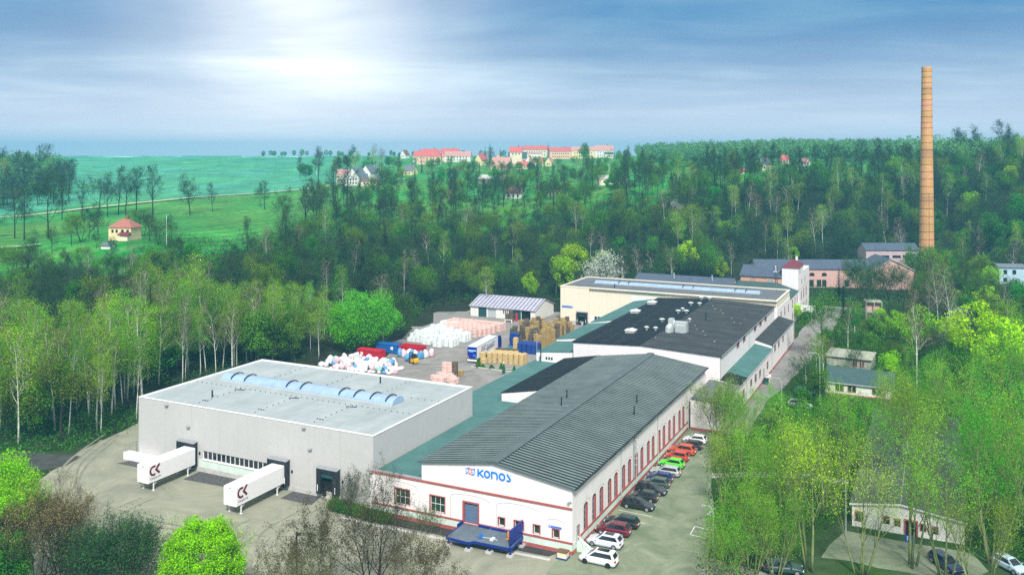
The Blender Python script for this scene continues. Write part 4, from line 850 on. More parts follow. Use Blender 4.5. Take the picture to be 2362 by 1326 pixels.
for x, r in ((.75,.36),(-.95,.3)):
    for y in (-.55,.55):
        m = M(); n = 12; vs = [(x+r*math.cos(2*math.pi*i/n), y+s*.12, r+r*math.sin(2*math.pi*i/n)) for s in (-1,1) for i in range(n)]; m.add(vs, [(i,(i+1)%n,n+(i+1)%n,n+i) for i in range(n)]+[tuple(range(n)),tuple(range(n,2*n))]); part(t, 'wheel', m, 'rubber')
# ---------------------------------------------------------------- bales, bags
def mk_bale(name, w_, d, h, seed, lump, matn, bands=0):
    r = random.Random(seed); m = M(); n = 4
    def pt(i, j, k):
        x, y, z = (i/n-.5), (j/n-.5), k/n; q = 1 - .10*((abs(x*2))**4 * (abs(y*2))**4)
        return (x*w_*q, y*d*q, z*h)
    idx = {}
    def v(i, j, k):
        if (i, j, k) not in idx:
            p = pt(i, j, k); idx[(i, j, k)] = len(m.v)
            m.v.append(tuple(c + r.uniform(-lump, lump)*(1 if (ax < 2 or k > 0) else 0) for ax, c in enumerate(p)))
        return idx[(i, j, k)]
    for a in range(n):
        for b in range(n):
            for q in ([v(a,b,n),v(a+1,b,n),v(a+1,b+1,n),v(a,b+1,n)], [v(a,b+1,0),v(a+1,b+1,0),v(a+1,b,0),v(a,b,0)], [v(a,0,b),v(a+1,0,b),v(a+1,0,b+1),v(a,0,b+1)],
                      [v(a+1,n,b),v(a,n,b),v(a,n,b+1),v(a+1,n,b+1)], [v(0,a+1,b),v(0,a,b),v(0,a,b+1),v(0,a+1,b+1)], [v(n,a,b),v(n,a+1,b),v(n,a+1,b+1),v(n,a,b+1)]):
                m.f.append(tuple(q)); m.mi.append(0)
    return m.mesh(name, matn)
mk('wrap_white', (.78,.80,.80), .35, .12, 2.5, spec=.5, c2=(.60,.68,.69)); mk('wrap_pink', (.70,.50,.46), .8, .2, 1.6, c2=(.56,.38,.33))
mk('card_brown', (.42,.30,.115), .9, .3, 1.6, c2=(.16,.115,.05), stretch=(3.5,3.5,.25)); mk('card_tan', (.60,.45,.22), .9, .2, 1.6, c2=(.36,.26,.10), stretch=(3.5,3.5,.25))
mk('bale_blue', (.012,.05,.26), .6, .3, 2, stretch=(3,3,.3)); mk('cover_teal', (.05,.20,.24), .6, .3, 2)
mk('card_dark', (.13,.10,.06), .9, .5, 1.5, c2=(.05,.045,.06), stretch=(3.5,3.5,.3))
BALE = {}
for key, nm, (w_, d, h), lump, mt_ in (('w','wrapped_bale',(1.15,1.1,.97),.035,'wrap_white'), ('p','paper_bale',(1.3,1.25,1.0),.04,'wrap_pink'), ('c','cardboard_bale',(1.2,1.15,1.15),.045,'card_brown'),
                             ('t','cardboard_bale',(1.2,1.15,1.2),.045,'card_tan'), ('b','blue_bale',(1.2,1.15,1.2),.04,'bale_blue'), ('g','covered_bale',(1.5,1.2,.8),.05,'cover_teal'), ('d','cardboard_bale',(1.15,1.1,1.1),.05,'card_dark')):
    BALE[key] = (nm, [mk_bale(nm, w_, d, h, i*7+ord(key), lump, mt_) for i in range(3)], h)
def bale(key, b, a, z, label, group, rz=None):
    nm, ms, h = BALE[key]; o = link(nm, rnd.choice(ms)); o.location = W(b + rnd.uniform(-.05,.05), a + rnd.uniform(-.05,.05), z); o.rotation_euler = (0, 0, TH + (rz if rz is not None else R(rnd.uniform(-4,4))))
    tag(o, label, 'bale', group); return o
def stack(key, b, a, n, label, group):
    for k in range(n): bale(key, b, a, .009 + k*(BALE[key][2]+.004), label, group)
def inpoly(p, poly):
    c = False; j = len(poly) - 1
    for i in range(len(poly)):
        if (poly[i][1] > p[1]) != (poly[j][1] > p[1]) and p[0] < (poly[j][0]-poly[i][0])*(p[1]-poly[i][1])/(poly[j][1]-poly[i][1]) + poly[i][0]: c = not c
        j = i
    return c
WP = [(-88,98.5),(-80,96.3),(-78.5,97.2),(-76.8,95),(-72.5,96.2),(-71.6,100.4),(-75.0,101.0),(-74.6,102.4),(-71.8,102.4),(-72.2,109.0),(-80.5,109.4),(-82.4,119),(-86.6,119)]
y = 95.6
while y < 119:
    x = -88
    while x < -71.5:
        if inpoly((x, y), WP) and rnd.random() < .95:
            edge = not all(inpoly((x+dx, y+dy), WP) for dx, dy in ((1.3,0),(0,-1.3)))
            stack('w', x, y, 2 if rnd.random() < .86 else rnd.choice((1,3)), 'bale in white film in the big stack on the yard, front rows' if edge else 'bale in white film in the big stack on the yard', 'white film bales stacked on the yard')
        x += 1.36
    y += 1.36
y = 110.3
while y < 123.6:
    x = -87 + max(0, (119.5-y))*.55
    while x < -70.9:
        if not (y < 113 and x > -72.3) and rnd.random() < .97: stack('p', x, y, 2, 'pinkish paper bale in the block behind the white film bales', 'pinkish paper bales in front of the shed')
        x += 1.45
    y += 1.42
for i in range(7):
    for j in range(3):
        if (i > 4 and j == 2): continue
        stack('t', -56.2 + i*1.32, 86.2 + j*1.3 + i*.22, 2, 'tan cardboard bale in the long row behind the planting bed', 'tan cardboard bales beside the truck')
stack('t', -57.75, 85.6, 2, 'tan cardboard bale in the short stack at the truck wheels', 'tan cardboard bales at the truck wheels'); stack('t', -56.9, 84.6, 1, 'single tan cardboard bale lying at the truck wheels', None)
stack('t', -55.4, 98.9, 3, 'tan cardboard bale in the lone tall tower beside blue bales', 'tall tower of tan bales')
for i in range(4):
    for j in range(3): stack('b', -54.2 + i*1.3, 98.8 + j*1.3, 2, 'dark blue strapped bale in the block by the annex roof', 'blue bales by the annex')
for i, j in ((0,0),(1,0),(0,1)): stack('b', -58.6 + i*1.3, 103.4 + j*1.3, 3, 'dark blue bale in the tall stack behind the truck trailer', 'blue bales behind the truck')
for i in range(6): bale('g', -57.5 + (i % 3)*1.5, 99.2 + (i//3)*1.6 + (i % 3)*.4, .009 + (0 if i < 3 else 0), 'low load under teal sheet between the blue stacks', 'teal covered loads')
for i in range(5): stack('d', -59.2 + i*1.25, 96.4 + i*.12, 1, 'dark strapped cardboard bale low behind the truck side', 'dark bales behind the tan row')
BP = [(-64.8,124),(-61.5,108),(-58.5,106.5),(-54.6,104.2),(-50.9,104),(-50.6,128),(-60,128.6)]
y = 104.5
while y < 128.5:
    x = -65
    while x < -50.5:
        if inpoly((x, y), BP) and rnd.random() < .76:
            k = rnd.choices((1,2,3,4), (.3,.35,.25,.1))[0] if x < -54.5 else rnd.choices((2,3,4), (.2,.4,.4))[0]
            stack('d' if rnd.random() < .33 else 'c', x, y, k, 'strapped brown cardboard bale in the uneven stacks near the cream building', 'brown cardboard bales near the cream building')
        x += 1.5
    y += 1.5
for i in range(5):
    for j in range(4):
        if rnd.random() < .85: stack('p', -60 + i*1.4, 65.0 + j*1.35, 1, 'pinkish paper bale lying behind the warehouse roof edge', 'paper bales behind the warehouse')
stack('p', -59.4, 70.4, 3, 'pinkish paper bale in the single high stack behind the warehouse', 'high pink stack behind the warehouse'); stack('p', -58.1, 70.5, 3, 'pinkish paper bale in the single high stack behind the warehouse', 'high pink stack behind the warehouse')
stack('d', -57.0, 70.6, 3, 'dark cardboard bale beside the high pink stack', 'dark stack beside the high pink one'); stack('c', -56.3, 71.9, 1, 'single brown bale beside the high pink stack', None)
for i, (dx, dy, n) in enumerate(((0,0,2),(.9,.8,3),(1.5,-.2,1))): stack('d', -75.4 + dx, 134.6 + dy, n, 'dark bale stacked against the white shed wall', 'dark bales at the white shed')
m = M(); m.cyl(-73.0,135.9,0,2.1,.4,.4,10); m.cyl(-73.0,135.9,2.1,2.25,.42,.3,10); solo('gas_cylinder', 'red cylinder standing in front of the white shed', 'cylinder', m, 'skip_red', (-73.0,135.9,0))
m = M()
for x in (-75.2,-73.0): m.box(x-.12,x+.12,132.6,132.84,0,.75)
m.box(-75.32,-72.88,132.62,132.82,.75,.95); solo('barrier', 'low white barrier in front of the white shed', 'barrier', m, 'white_frame', (-74,132.7,0))
# plastic bags
def mk_bag(seed, r_, h, matn):
    rr = random.Random(seed); m = M(); n = 10; prof = [(.62,0),(.95,.18),(1.0,.45),(.93,.70),(.74,.90),(.34,1.0)]
    vs = []; ph = [rr.uniform(0, 6) for _ in range(3)]
    for q, z in prof:
        for i in range(n):
            a = 2*math.pi*i/n; k = 1 + .17*math.sin(2*a+ph[0]+z*4) + .12*math.sin(3*a+ph[1]-z*5) + rr.uniform(-.09,.09); vs.append((r_*q*k*math.cos(a), r_*q*k*math.sin(a), h*z*(1 + .12*math.sin(a+ph[2]))))
    fs = []
    for j in range(len(prof)-1): fs += [(j*n+i, j*n+(i+1)%n, (j+1)*n+(i+1)%n, (j+1)*n+i) for i in range(n)]
    fs += [tuple(range(n))[::-1], tuple(range((len(prof)-1)*n, len(prof)*n))]; m.add(vs, fs); return m.mesh('plastic_bag', matn, smooth=True)
mk('bag_white', (.76,.74,.77), .4, .1, 1.5, spec=.5); mk('bag_pink', (.76,.55,.60), .4, .15, 1.5, spec=.5); mk('bag_blue', (.10,.32,.60), .4, .3, 1.5, spec=.5); mk('bag_aqua', (.22,.66,.52), .4, .3, 1.5, spec=.5)
BAG = {k: [mk_bag(i*3+j*17, .78, 1.25, 'bag_'+k) for i in range(3)] for j, k in enumerate(('white','pink','blue','aqua'))}
def bag(k, b, a, z, label, group, s=1.0, sz=1.0, tilt=0):
    o = link('plastic_bag', rnd.choice(BAG[k])); o.location = W(b, a, z); o.rotation_euler = (tilt, rnd.uniform(-.25,.25) if tilt else 0, rnd.uniform(0,6)); o.scale = (s, s, s*sz); tag(o, label, 'bag', group)
cnt = 0
HP = [(-91.5,66.2),(-89,73.5),(-79,74.6),(-74,73.2),(-70.4,69.4),(-69.6,66.2),(-71,64.6),(-88,63.5)]
y = 64.2
while y < 75:
    x = -91.5
    while x < -69.6:
        if inpoly((x, y), HP) and rnd.random() < .9:
            k = rnd.choices(('white','pink','blue','aqua'), (.66,.20,.10,.04))[0]; lb = {'white':'white','pink':'pale pink','blue':'blue','aqua':'sea-green'}[k] + ' plastic bag in the heap behind the warehouse roof'
            inner = inpoly((x-1.2, y-1), HP) and inpoly((x+1.2, y+1), HP)
            bag(k, x + rnd.uniform(-.25,.25), y + rnd.uniform(-.25,.25), .008, lb, k + ' bags in the heap', rnd.uniform(.6,1.05), rnd.choice((.7,.9,1.1,1.4)))
            if inner and rnd.random() < .55:
                k = rnd.choices(('white','pink','blue','aqua'), (.62,.22,.12,.04))[0]; lb = {'white':'white','pink':'pale pink','blue':'blue','aqua':'sea-green'}[k] + ' plastic bag on top of the heap behind the warehouse roof'
                bag(k, x + .5, y + .3, .8, lb, k + ' bags on top of the heap', rnd.uniform(.6,1.0), rnd.choice((.7,1.0,1.3)), rnd.choice((.2,.5,1.3)))
        x += 1.25
    y += 1.2
for i, (b, a, k) in enumerate(((-78.8,81.7,'blue'),(-77.3,81.2,'pink'),(-75.9,82.1,'blue'),(-74.4,81.9,'white'),(-73.2,81.9,'blue'),(-72.4,83.3,'white'),(-71.8,85.0,'pink'),(-76.6,82.3,'white'))):
    bag(k, b, a, .008, ('lilac-blue','pink','pale blue','white','blue-white','large white','pink-white','small white')[i] + ' sack standing in front of the open red container', None, 1.0, 1.55)
bag('blue', -74.5, 78.3, .42, 'blue sack held on the forklift forks', None, 1.0, 1.0)
# ---------------------------------------------------------------- loading platform
t = thing('loading_platform', 'blue steel loading platform with grey deck at the hall roller door', 'platform', (-11, -2.2, 0))
zd = 1.22; dk = [(-15.5,-.12),(-15.5,-4.55),(-12.15,-4.75),(-11.7,-4.15),(-6.85,-4.0),(-6.55,-3.6),(-6.75,-.12)]
m = M(); m.prism(dk, zd-.06, zd); part(t, 'deck', m, mat('deck_grey', (.12,.155,.19), .8, .25, .6))
m = M()
for p, q, hh in (((-15.5,-4.55),(-12.15,-4.75),.0),((-12.15,-4.75),(-11.7,-4.15),.0),((-11.7,-4.15),(-6.85,-4.0),.0),((-6.85,-4.0),(-6.55,-3.6),0),((-6.55,-3.6),(-6.75,-.12),0),((-15.5,-4.55),(-15.5,-.12),.14)):
    d = Vector((q[0]-p[0], q[1]-p[1])).normalized(); n = Vector((d.y, -d.x))*.08
    m.ext([(p[0],p[1],zd-.36),(q[0],q[1],zd-.36),(q[0]+n.x,q[1]+n.y,zd-.36),(p[0]+n.x,p[1]+n.y,zd-.36)], (0,0,.34+hh))
part(t, 'edge_beam', m, 'blue_steel')
m = M(); m.box(-13.1,-11.4,-.28,-.13,zd+.001,zd+.3); m.box(-11.25,-9.3,-.28,-.13,zd+.001,zd+.28); m.box(-9.2,-7.6,-.28,-.13,zd+.001,zd+.26); part(t, 'kerb_rail', m, 'blue_steel')
m = M(); m.box(-15.6,-15.5,-1.6,-.1,zd,zd+.42); part(t, 'kerb_rail', m, 'blue_steel')
m = M()
for k in range(12): y = -3.9 + k*.32; m.box(-6.86,-6.74,y,y+.2,zd+.02,zd+1.95)
m.box(-6.9,-6.7,-3.95,-.15,zd+1.9,zd+2.02); m.box(-6.88,-6.72,-3.94,-.16,zd+.9,zd+1.0); part(t, 'fence_panel', m, 'blue_steel')
for (b, a) in ((-15.3,-4.3),(-12.3,-4.45),(-9.6,-3.9),(-6.8,-3.7),(-6.8,-.5)):
    m = M(); m.box(b-.08,b+.08,a-.08,a+.08,.3,zd-.1); m.box(b-.18,b+.18,a-.18,a+.18,.3,.34)
    if b > -7 and a < -3: m.tube([(b,a,.55),(b-.75,a,zd-.15)], .05, 4); m.tube([(b,a,.55),(b,a+.7,zd-.15)], .05, 4)
    lg = part(t, 'leg', m, 'blue_steel'); m = M(); m.box(b-.4,b+.4,a-.4,a+.4,0,.298); part(t, 'footing', m, 'pale_concrete', lg)
t = thing('tool_cart', 'orange cart with tools standing on the blue loading platform', 'cart', (-7.5, -2.0, zd))
m = M(); m.ext([(-7.85,-2.25,zd+.25),(-7.15,-2.25,zd+.25),(-7.05,-2.25,zd+1.05),(-7.95,-2.25,zd+1.05)], (0,.6,0)); part(t, 'bin', m, 'orange_paint')
m = M(); m.box(-8.05,-6.98,-2.35,-1.6,zd+.1,zd+.24); m.cyl(-7.9,-2.25,zd,zd+.1,.09,.09,6); m.cyl(-7.1,-2.25,zd,zd+.1,.09,.09,6); m.cyl(-7.9,-1.7,zd,zd+.1,.09,.09,6); m.cyl(-7.1,-1.7,zd,zd+.1,.09,.09,6); part(t, 'base', m, 'orange_paint')
m = M(); m.tube([(-7.7,-1.9,zd+.9),(-7.8,-1.95,zd+1.45)], .05, 5); m.tube([(-7.3,-2.1,zd+.9),(-7.2,-2.0,zd+1.5)], .04, 5); part(t, 'tool', m, 'zinc')
t = thing('hand_truck', 'pale blue hand truck lying on the platform deck', 'trolley', (-10.5, -2.8, zd))
m = M(); m.ext([(-11.7,-3.2,zd+.01),(-11.1,-3.3,zd+.01),(-11.05,-2.6,zd+.01),(-11.6,-2.4,zd+.35)], (0,0,.08)); part(t, 'blade', m, 'skip_blue')
m = M(); m.tube([(-11.1,-2.9,zd+.06),(-9.6,-2.75,zd+.1),(-9.0,-2.9,zd+.06)], .06, 5); part(t, 'shaft', m, 'house_blue')
m = M(); m.box(-9.9,-9.5,-3.3,-2.5,zd+.01,zd+.2); part(t, 'grip', m, 'white_frame')
t = thing('salt_box', 'beige grit box on a blue pallet at the hall corner', 'box', (-.75, -1.15, 0))
m = M(); m.box(-1.35,-.15,-1.65,-.75,.16,.85); part(t, 'box', m, 'house_cream'); m = M(); m.box(-1.42,-.08,-1.72,-.68,.852,.95); part(t, 'lid', m, 'wood')
m = M()
for k in range(3): m.box(-1.45,-.05,-1.75+k*.48,-1.62+k*.48,0,.12)
for k in range(5): m.box(-1.45+k*.31,-1.25+k*.31,-1.76,-.64,.122,.158)
part(t, 'pallet', m, 'blue_steel')
t = thing('door_steps', 'concrete steps with white handrail at the hall side door', 'steps', (.9, 1.9, 0))
m = M()
for k in range(5): m.box(.07, 1.75-k*.32, 1.3-.001*k, 2.65+.001*k, k*.2, k*.2+.2)
part(t, 'step', m, 'mint_plinth'); m = M(); m.tube([(.2,1.25,1.0),(.2,1.25,2.0),(1.75,1.25,1.0),(1.75,1.25,0)], .045, 5); m.tube([(1.0,1.25,.6),(1.0,1.25,1.45)], .04, 5); part(t, 'handrail', m, 'white_frame')
# floodlight camera at the corner
t = thing('security_camera', 'white camera on a bracket at the hall corner', 'camera', (-.2, -.3, 7.1)); m = M(); m.tube([(-.15,0,7.0),(-.15,-.35,7.0)], .03, 5); m.box(-.3,0,-.75,-.3,6.9,7.15); part(t, 'body', m, 'white_frame'); m = M(); m.cyl(-.02,-.3,6.8,7.0,.12,.1,8); part(t, 'dome', m, 'white_frame')
# ---------------------------------------------------------------- lamps, poles, signs
def lamp(label, x, y, h, arm, rot, two=False):
    t = thing('street_lamp', label, 'lamp post', loc=Vector((x, y, ground(x, y))), rot=rot)
    m = M(); m.tube([(0,0,0),(0,0,h*.6),(0,0,h-.8),(-.25,0,h-.2),(-arm*.6,0,h),(-arm,0,h-.05)] if arm else [(0,0,0),(0,0,h)], [.09,.075,.06,.05,.045,.045] if arm else [.1,.06], 7); part(t, 'pole', m, 'zinc')
    if arm: m = M(); m.ext([(-arm-.65,-.13,h-.14),(-arm+.05,-.13,h-.1),(-arm+.05,-.1,h+.03),(-arm-.6,-.1,h-.02)], (0,.26,0)); part(t, 'lamp_head', m, 'metal_grey')
    return t
X, Y = gp(1803, 972); lamp('curved street lamp on the green lane bank below the smooth green lean-to', X, Y, 8.1, 1.4, TH)
X, Y = gp(1891, 935); lamp('curved street lamp beside the hedge near the white hut', X, Y, 10.4, 1.6, TH)
X, Y = gp(1951, 1255); lamp('straight white flagpole beside the shed with the gabled front', X, Y, 8.6, 0, 0)
X, Y = gp(1645, 1270); lamp('slim pale lamp post above the marked parking bays', X, Y, 5.6, .9, TH)
X, Y = 48.2, 104.5; 
t = thing('parking_sign', 'blue parking sign with white P on a post before the shed', 'sign', loc=Vector((gp(2096,1275)[0], gp(2096,1275)[1], 0)), rot=TH*.6)
m = M(); m.cyl(0,0,0,2.2,.04,.04,6); part(t, 'post', m, 'zinc'); m = M(); m.box(-.42,.42,-.07,-.045,1.45,2.3); pn = part(t, 'panel', m, 'blue_sign')
text('lettering', 'P', lambda u, v: (u-.2, -.08, v+1.58), .85, 'white_frame', pn, t)
X, Y = gp(684, 1330); t = thing('lamp_post', 'short dark wooden post with lamp among bare twigs in front', 'lamp post', loc=Vector((X, Y, 0)), rot=.3)
m = M(); m.cyl(0,0,0,5.2,.13,.11,7); part(t, 'pole', m, 'bark_dark'); m = M(); m.box(-.1,.5,-.15,.15,4.9,5.15); m.cyl(0,0,5.2,5.35,.16,.1,7); part(t, 'lamp_head', m, 'dark_metal')
t = thing('lamp_post', 'thin white pole standing among the cardboard bales', 'lamp post', (-48.6,96.8,0)); m = M(); m.cyl(-48.6,96.8,0,6.2,.06,.05,6); part(t, 'pole', m, 'zinc'); m = M(); m.box(-49.2,-48.55,96.7,96.9,6.15,6.3); part(t, 'lamp_head', m, 'metal_grey')
# planting bed in the yard
t = thing('planting_bed', 'narrow kerbed planting bed on the yard in front of the tan bales', 'planter', (-52.5, 80.5, 0))
m = M(); m.box(-57.8,-46.5,79.9,80.02,0,.25); m.box(-57.8,-46.5,81.2,81.32,0,.25); m.box(-57.92,-57.8,79.9,81.32,0,.25); part(t, 'kerb', m, 'pale_concrete'); m = M(); m.box(-57.79,-46.5,80.03,81.19,-.02,.12); part(t, 'soil', m, 'hedge_soil')
def topiary(label, b, a, h, r_):
    rr = random.Random(int(b*10)); m = M()
    for i in range(420):
        z = rr.random()**1.3*h; q = r_*(1 - z/h*.95)*math.sqrt(rr.uniform(.5,1)); an = rr.uniform(0, 6.28); c = Vector((b+q*math.cos(an), a+q*math.sin(an), .1+z)); u = Vector((rr.gauss(0,1),rr.gauss(0,1),rr.gauss(0,1))).normalized()*.11; v_ = u.orthogonal().normalized()*.09
        m.quad(c-u-v_, c+u-v_, c+u+v_, c-u+v_)
    t = thing('small_conifer', label, 'shrub', (b, a, 0)); part(t, 'foliage', m, 'leaf_green'); m = M(); m.cyl(b,a,0,h*.8,.06,.02,5); part(t, 'trunk', m, 'bark')
topiary('tallest cone-shaped shrub at the truck end of the planting bed', -56.3, 80.5, 2.1, .75); topiary('small cone shrub beside the closed green parasol', -50.3, 80.5, 1.5, .6); topiary('tiny cone shrub at the annex end of the bed', -47.0, 80.6, 1.2, .5); topiary('low round shrub in the middle of the bed', -52.9, 80.6, .8, .8); topiary('low shrub beside the tallest cone shrub', -55.2, 80.7, .8, .6)
t = thing('garden_parasol', 'closed dark green parasol with white tip on the yard', 'parasol', (-47.5, 76.2, 0)); m = M(); m.lathe(-47.5,76.2,[(.2,.5),(.42,.7),(.3,1.8),(.12,2.8)],10); part(t, 'cover', m, mat('parasol_green', (.01,.09,.05), .7, .2, 2)); m = M(); m.cyl(-47.5,76.2,0,.5,.05,.05,6); m.cyl(-47.5,76.2,0,.1,.35,.35,8); part(t, 'pole', m, 'zinc'); m = M(); m.lathe(-47.5,76.2,[(.14,2.75),(.16,2.95),(.03,3.1)],8); part(t, 'tip', m, 'white_frame')
# bench beside the lean-to door
t = thing('garden_bench', 'white framed bench with red slats by the grey street door', 'bench', (7.2, 96.5, 0)); m = M(); m.box(6.7,7.4,97.2,99.2,.42,.5); m.box(6.62,6.7,97.2,99.2,.5,1.0); part(t, 'seat', m, 'red_trim'); m = M(); m.box(6.6,7.45,97.1,97.2,0,1.1); m.box(6.6,7.45,99.2,99.3,0,1.1); part(t, 'frame', m, 'white_frame')
t = thing('waste_bin', 'dark green wheeled bin below the grey street door', 'bin', (7.2, 94.6, 0)); m = M(); m.ext([(6.75,94.2,.1),(7.55,94.2,.1),(7.65,94.2,1.05),(6.65,94.2,1.05)], (0,1.3,0)); part(t, 'body', m, 'teal_door'); m = M(); m.box(6.6,7.7,94.15,95.55,1.052,1.15); part(t, 'lid', m, 'dark_metal')
# ================================================================ GROUND
def mix_ground():
    m, n, p = nt('ground_cover'); p.inputs['Roughness'].default_value = .95; p.inputs['Specular IOR Level'].default_value = .1
    at_ = n.nodes.new('ShaderNodeAttribute'); at_.attribute_name = 'cover'
    tc = n.nodes.new('ShaderNodeTexCoord'); hs = n.nodes.new('ShaderNodeHueSaturation')
    a = n.nodes.new('ShaderNodeTexNoise'); a.inputs['Scale'].default_value = .35; a.inputs['Detail'].default_value = 10; a.inputs['Roughness'].default_value = .7
    n.links.new(tc.outputs['Object'], a.inputs['Vector'])
    mr = n.nodes.new('ShaderNodeMapRange'); mr.inputs['From Min'].default_value = .3; mr.inputs['From Max'].default_value = .7; mr.inputs['To Min'].default_value = .55; mr.inputs['To Max'].default_value = 1.35
    n.links.new(a.outputs['Fac'], mr.inputs['Value']); n.links.new(mr.outputs['Result'], hs.inputs['Value'])
    b = n.nodes.new('ShaderNodeTexNoise'); b.inputs['Scale'].default_value = .02; b.inputs['Detail'].default_value = 6
    n.links.new(tc.outputs['Object'], b.inputs['Vector'])
    c = n.nodes.new('ShaderNodeTexNoise'); c.inputs['Scale'].default_value = .035; c.inputs['Detail'].default_value = 7; c.inputs['Roughness'].default_value = .65; n.links.new(tc.outputs['Object'], c.inputs['Vector'])
    m4 = n.nodes.new('ShaderNodeMapRange'); m4.inputs['From Min'].default_value = .32; m4.inputs['From Max'].default_value = .68; m4.inputs['To Min'].default_value = .62; m4.inputs['To Max'].default_value = 1.2; n.links.new(c.outputs['Fac'], m4.inputs['Value'])
    mv = n.nodes.new('ShaderNodeMath'); mv.operation = 'MULTIPLY'; n.links.new(m4.outputs[0], mv.inputs[0]); n.links.new(mr.outputs['Result'], mv.inputs[1]); n.links.new(mv.outputs[0], hs.inputs['Value'])
    m2 = n.nodes.new('ShaderNodeMapRange'); m2.inputs['From Min'].default_value = .3; m2.inputs['From Max'].default_value = .7; m2.inputs['To Min'].default_value = .455; m2.inputs['To Max'].default_value = .52
    n.links.new(b.outputs['Fac'], m2.inputs['Value']); n.links.new(m2.outputs['Result'], hs.inputs['Hue'])
    wv = n.nodes.new('ShaderNodeTexWave'); wv.inputs['Scale'].default_value = .035; wv.inputs['Distortion'].default_value = 1.2; wv.inputs['Detail'].default_value = 1; mp = n.nodes.new('ShaderNodeMapping'); mp.inputs['Rotation'].default_value = (0, 0, .5)
    n.links.new(tc.outputs['Object'], mp.inputs['Vector']); n.links.new(mp.outputs[0], wv.inputs['Vector'])
    m3 = n.nodes.new('ShaderNodeMapRange'); m3.inputs['To Min'].default_value = .80; m3.inputs['To Max'].default_value = 1.08; n.links.new(wv.outputs['Fac'], m3.inputs['Value']); n.links.new(m3.outputs[0], hs.inputs['Saturation'])
    n.links.new(at_.outputs['Color'], hs.inputs['Color']); n.links.new(hs.outputs['Color'], p.inputs['Base Color'])
    return m
LITTER, GRASS, FIELD, HAZY_CROP, BANK = (.022,.034,.016), (.035,.27,.030), (.06,.30,.09), (.060,.35,.205), (.030,.085,.014)  # the crop's teal has the tint of distant haze put into it
def lerp3(a, b, t): return tuple(a[i]*(1-t) + b[i]*t for i in range(3))
def sst(x, a, b): t = min(1, max(0, (x-a)/(b-a))); return t*t*(3-2*t)
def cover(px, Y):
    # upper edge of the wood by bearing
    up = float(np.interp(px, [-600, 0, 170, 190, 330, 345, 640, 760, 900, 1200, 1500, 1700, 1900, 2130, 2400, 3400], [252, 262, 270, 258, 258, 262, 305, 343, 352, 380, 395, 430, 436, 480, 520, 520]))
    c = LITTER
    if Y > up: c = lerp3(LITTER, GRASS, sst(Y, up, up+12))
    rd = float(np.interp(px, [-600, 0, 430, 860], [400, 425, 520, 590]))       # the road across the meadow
    if px < 1000 and Y > rd: c = lerp3(c, HAZY_CROP, sst(Y, rd+2, rd+10)*(1 - sst(px, 800, 950)))
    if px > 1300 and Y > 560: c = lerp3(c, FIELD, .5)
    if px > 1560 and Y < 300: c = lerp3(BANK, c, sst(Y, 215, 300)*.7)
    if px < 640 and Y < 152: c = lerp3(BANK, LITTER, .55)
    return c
pxs = [-2600,-2000,-1500,-1200] + list(range(-900, 3401, 25)) + [3700, 4200, 4800]
Ys = [12, 30, 60, 85, 110, 130, 150] + list(range(160, 480, 6)) + list(range(480, 700, 15)) + list(range(700, 1320, 40)) + [1400,1600,1900,2300,2800,3400]
vs = []; cols = []
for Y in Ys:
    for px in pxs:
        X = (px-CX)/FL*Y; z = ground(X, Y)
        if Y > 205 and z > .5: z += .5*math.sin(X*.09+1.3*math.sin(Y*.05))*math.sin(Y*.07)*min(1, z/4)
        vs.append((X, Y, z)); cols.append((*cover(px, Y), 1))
nx = len(pxs); fs = [(j*nx+i, j*nx+i+1, (j+1)*nx+i+1, (j+1)*nx+i) for j in range(len(Ys)-1) for i in range(nx-1)]
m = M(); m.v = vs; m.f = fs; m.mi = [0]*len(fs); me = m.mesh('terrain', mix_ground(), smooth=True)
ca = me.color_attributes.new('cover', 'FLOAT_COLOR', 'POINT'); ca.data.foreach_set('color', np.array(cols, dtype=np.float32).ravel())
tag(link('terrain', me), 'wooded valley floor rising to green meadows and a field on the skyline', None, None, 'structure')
def sheet(name, label, poly, z, matn, wob=0.6, world=False):
    """flat surface with a slightly ragged edge"""
    rr = random.Random(len(poly)*7+int(z*1000)); P_ = [Vector((*p, 0)) if world else W(p[0], p[1]) for p in poly]; out = []
    for i in range(len(P_)):
        p, q = P_[i], P_[(i+1) % len(P_)]; L = (q-p).length; n = max(1, int(L/3))
        for k in range(n):
            v = p.lerp(q, k/n)
            if k and wob: v = v + Vector((rr.gauss(0, wob*.4), rr.gauss(0, wob*.4), 0))
            out.append((v.x, v.y))
    m = M(); m.sheet(out, 0); o = link(name, m.mesh(name, matn)); o.location = (0, 0, z); return tag(o, label, None, None, 'structure')
fc = [gp(*p) for p in ((338,968),(262,1003),(185,1040),(120,1085),(80,1128),(62,1185),(70,1260),(60,1330))] + [(-38,90),(-20,78),(30,70),(42,96),(22,112)]
sheet('forecourt', 'pale sandy forecourt in front of docks and hall', fc + [W(5,6)[:2], W(0,3)[:2], W(-34,8)[:2], W(-70,6)[:2], W(-78,12)[:2]], .004, 'forecourt', 1.0, True)
sheet('yard', 'grey paved storage yard behind the warehouse', [(-96,28),(-94.5,62),(-91.2,78),(-90,90),(-90.2,100),(-95,113),(-101.8,122),(-102.2,141),(-99.2,153),(-60,156),(-60,141),(-28,139),(-28,60),(-31,30)], .004, 'asphalt', .8)
sheet('parking_lot', 'greenish concrete parking strip along the hall', [(-1,-6),(0,56.5),(6,56.5),(8.2,50),(8.6,38),(11.2,27),(13.8,16),(15.6,5),(16.2,-8)], .008, 'lane', .6)
sheet('street', 'narrow lane along the white lean-tos', [(5.5,56),(5.8,165),(6.5,205),(14,205),(13.5,160),(12.5,120),(11.2,95),(9.6,80),(10.5,57)], .004, 'asphalt', .5)
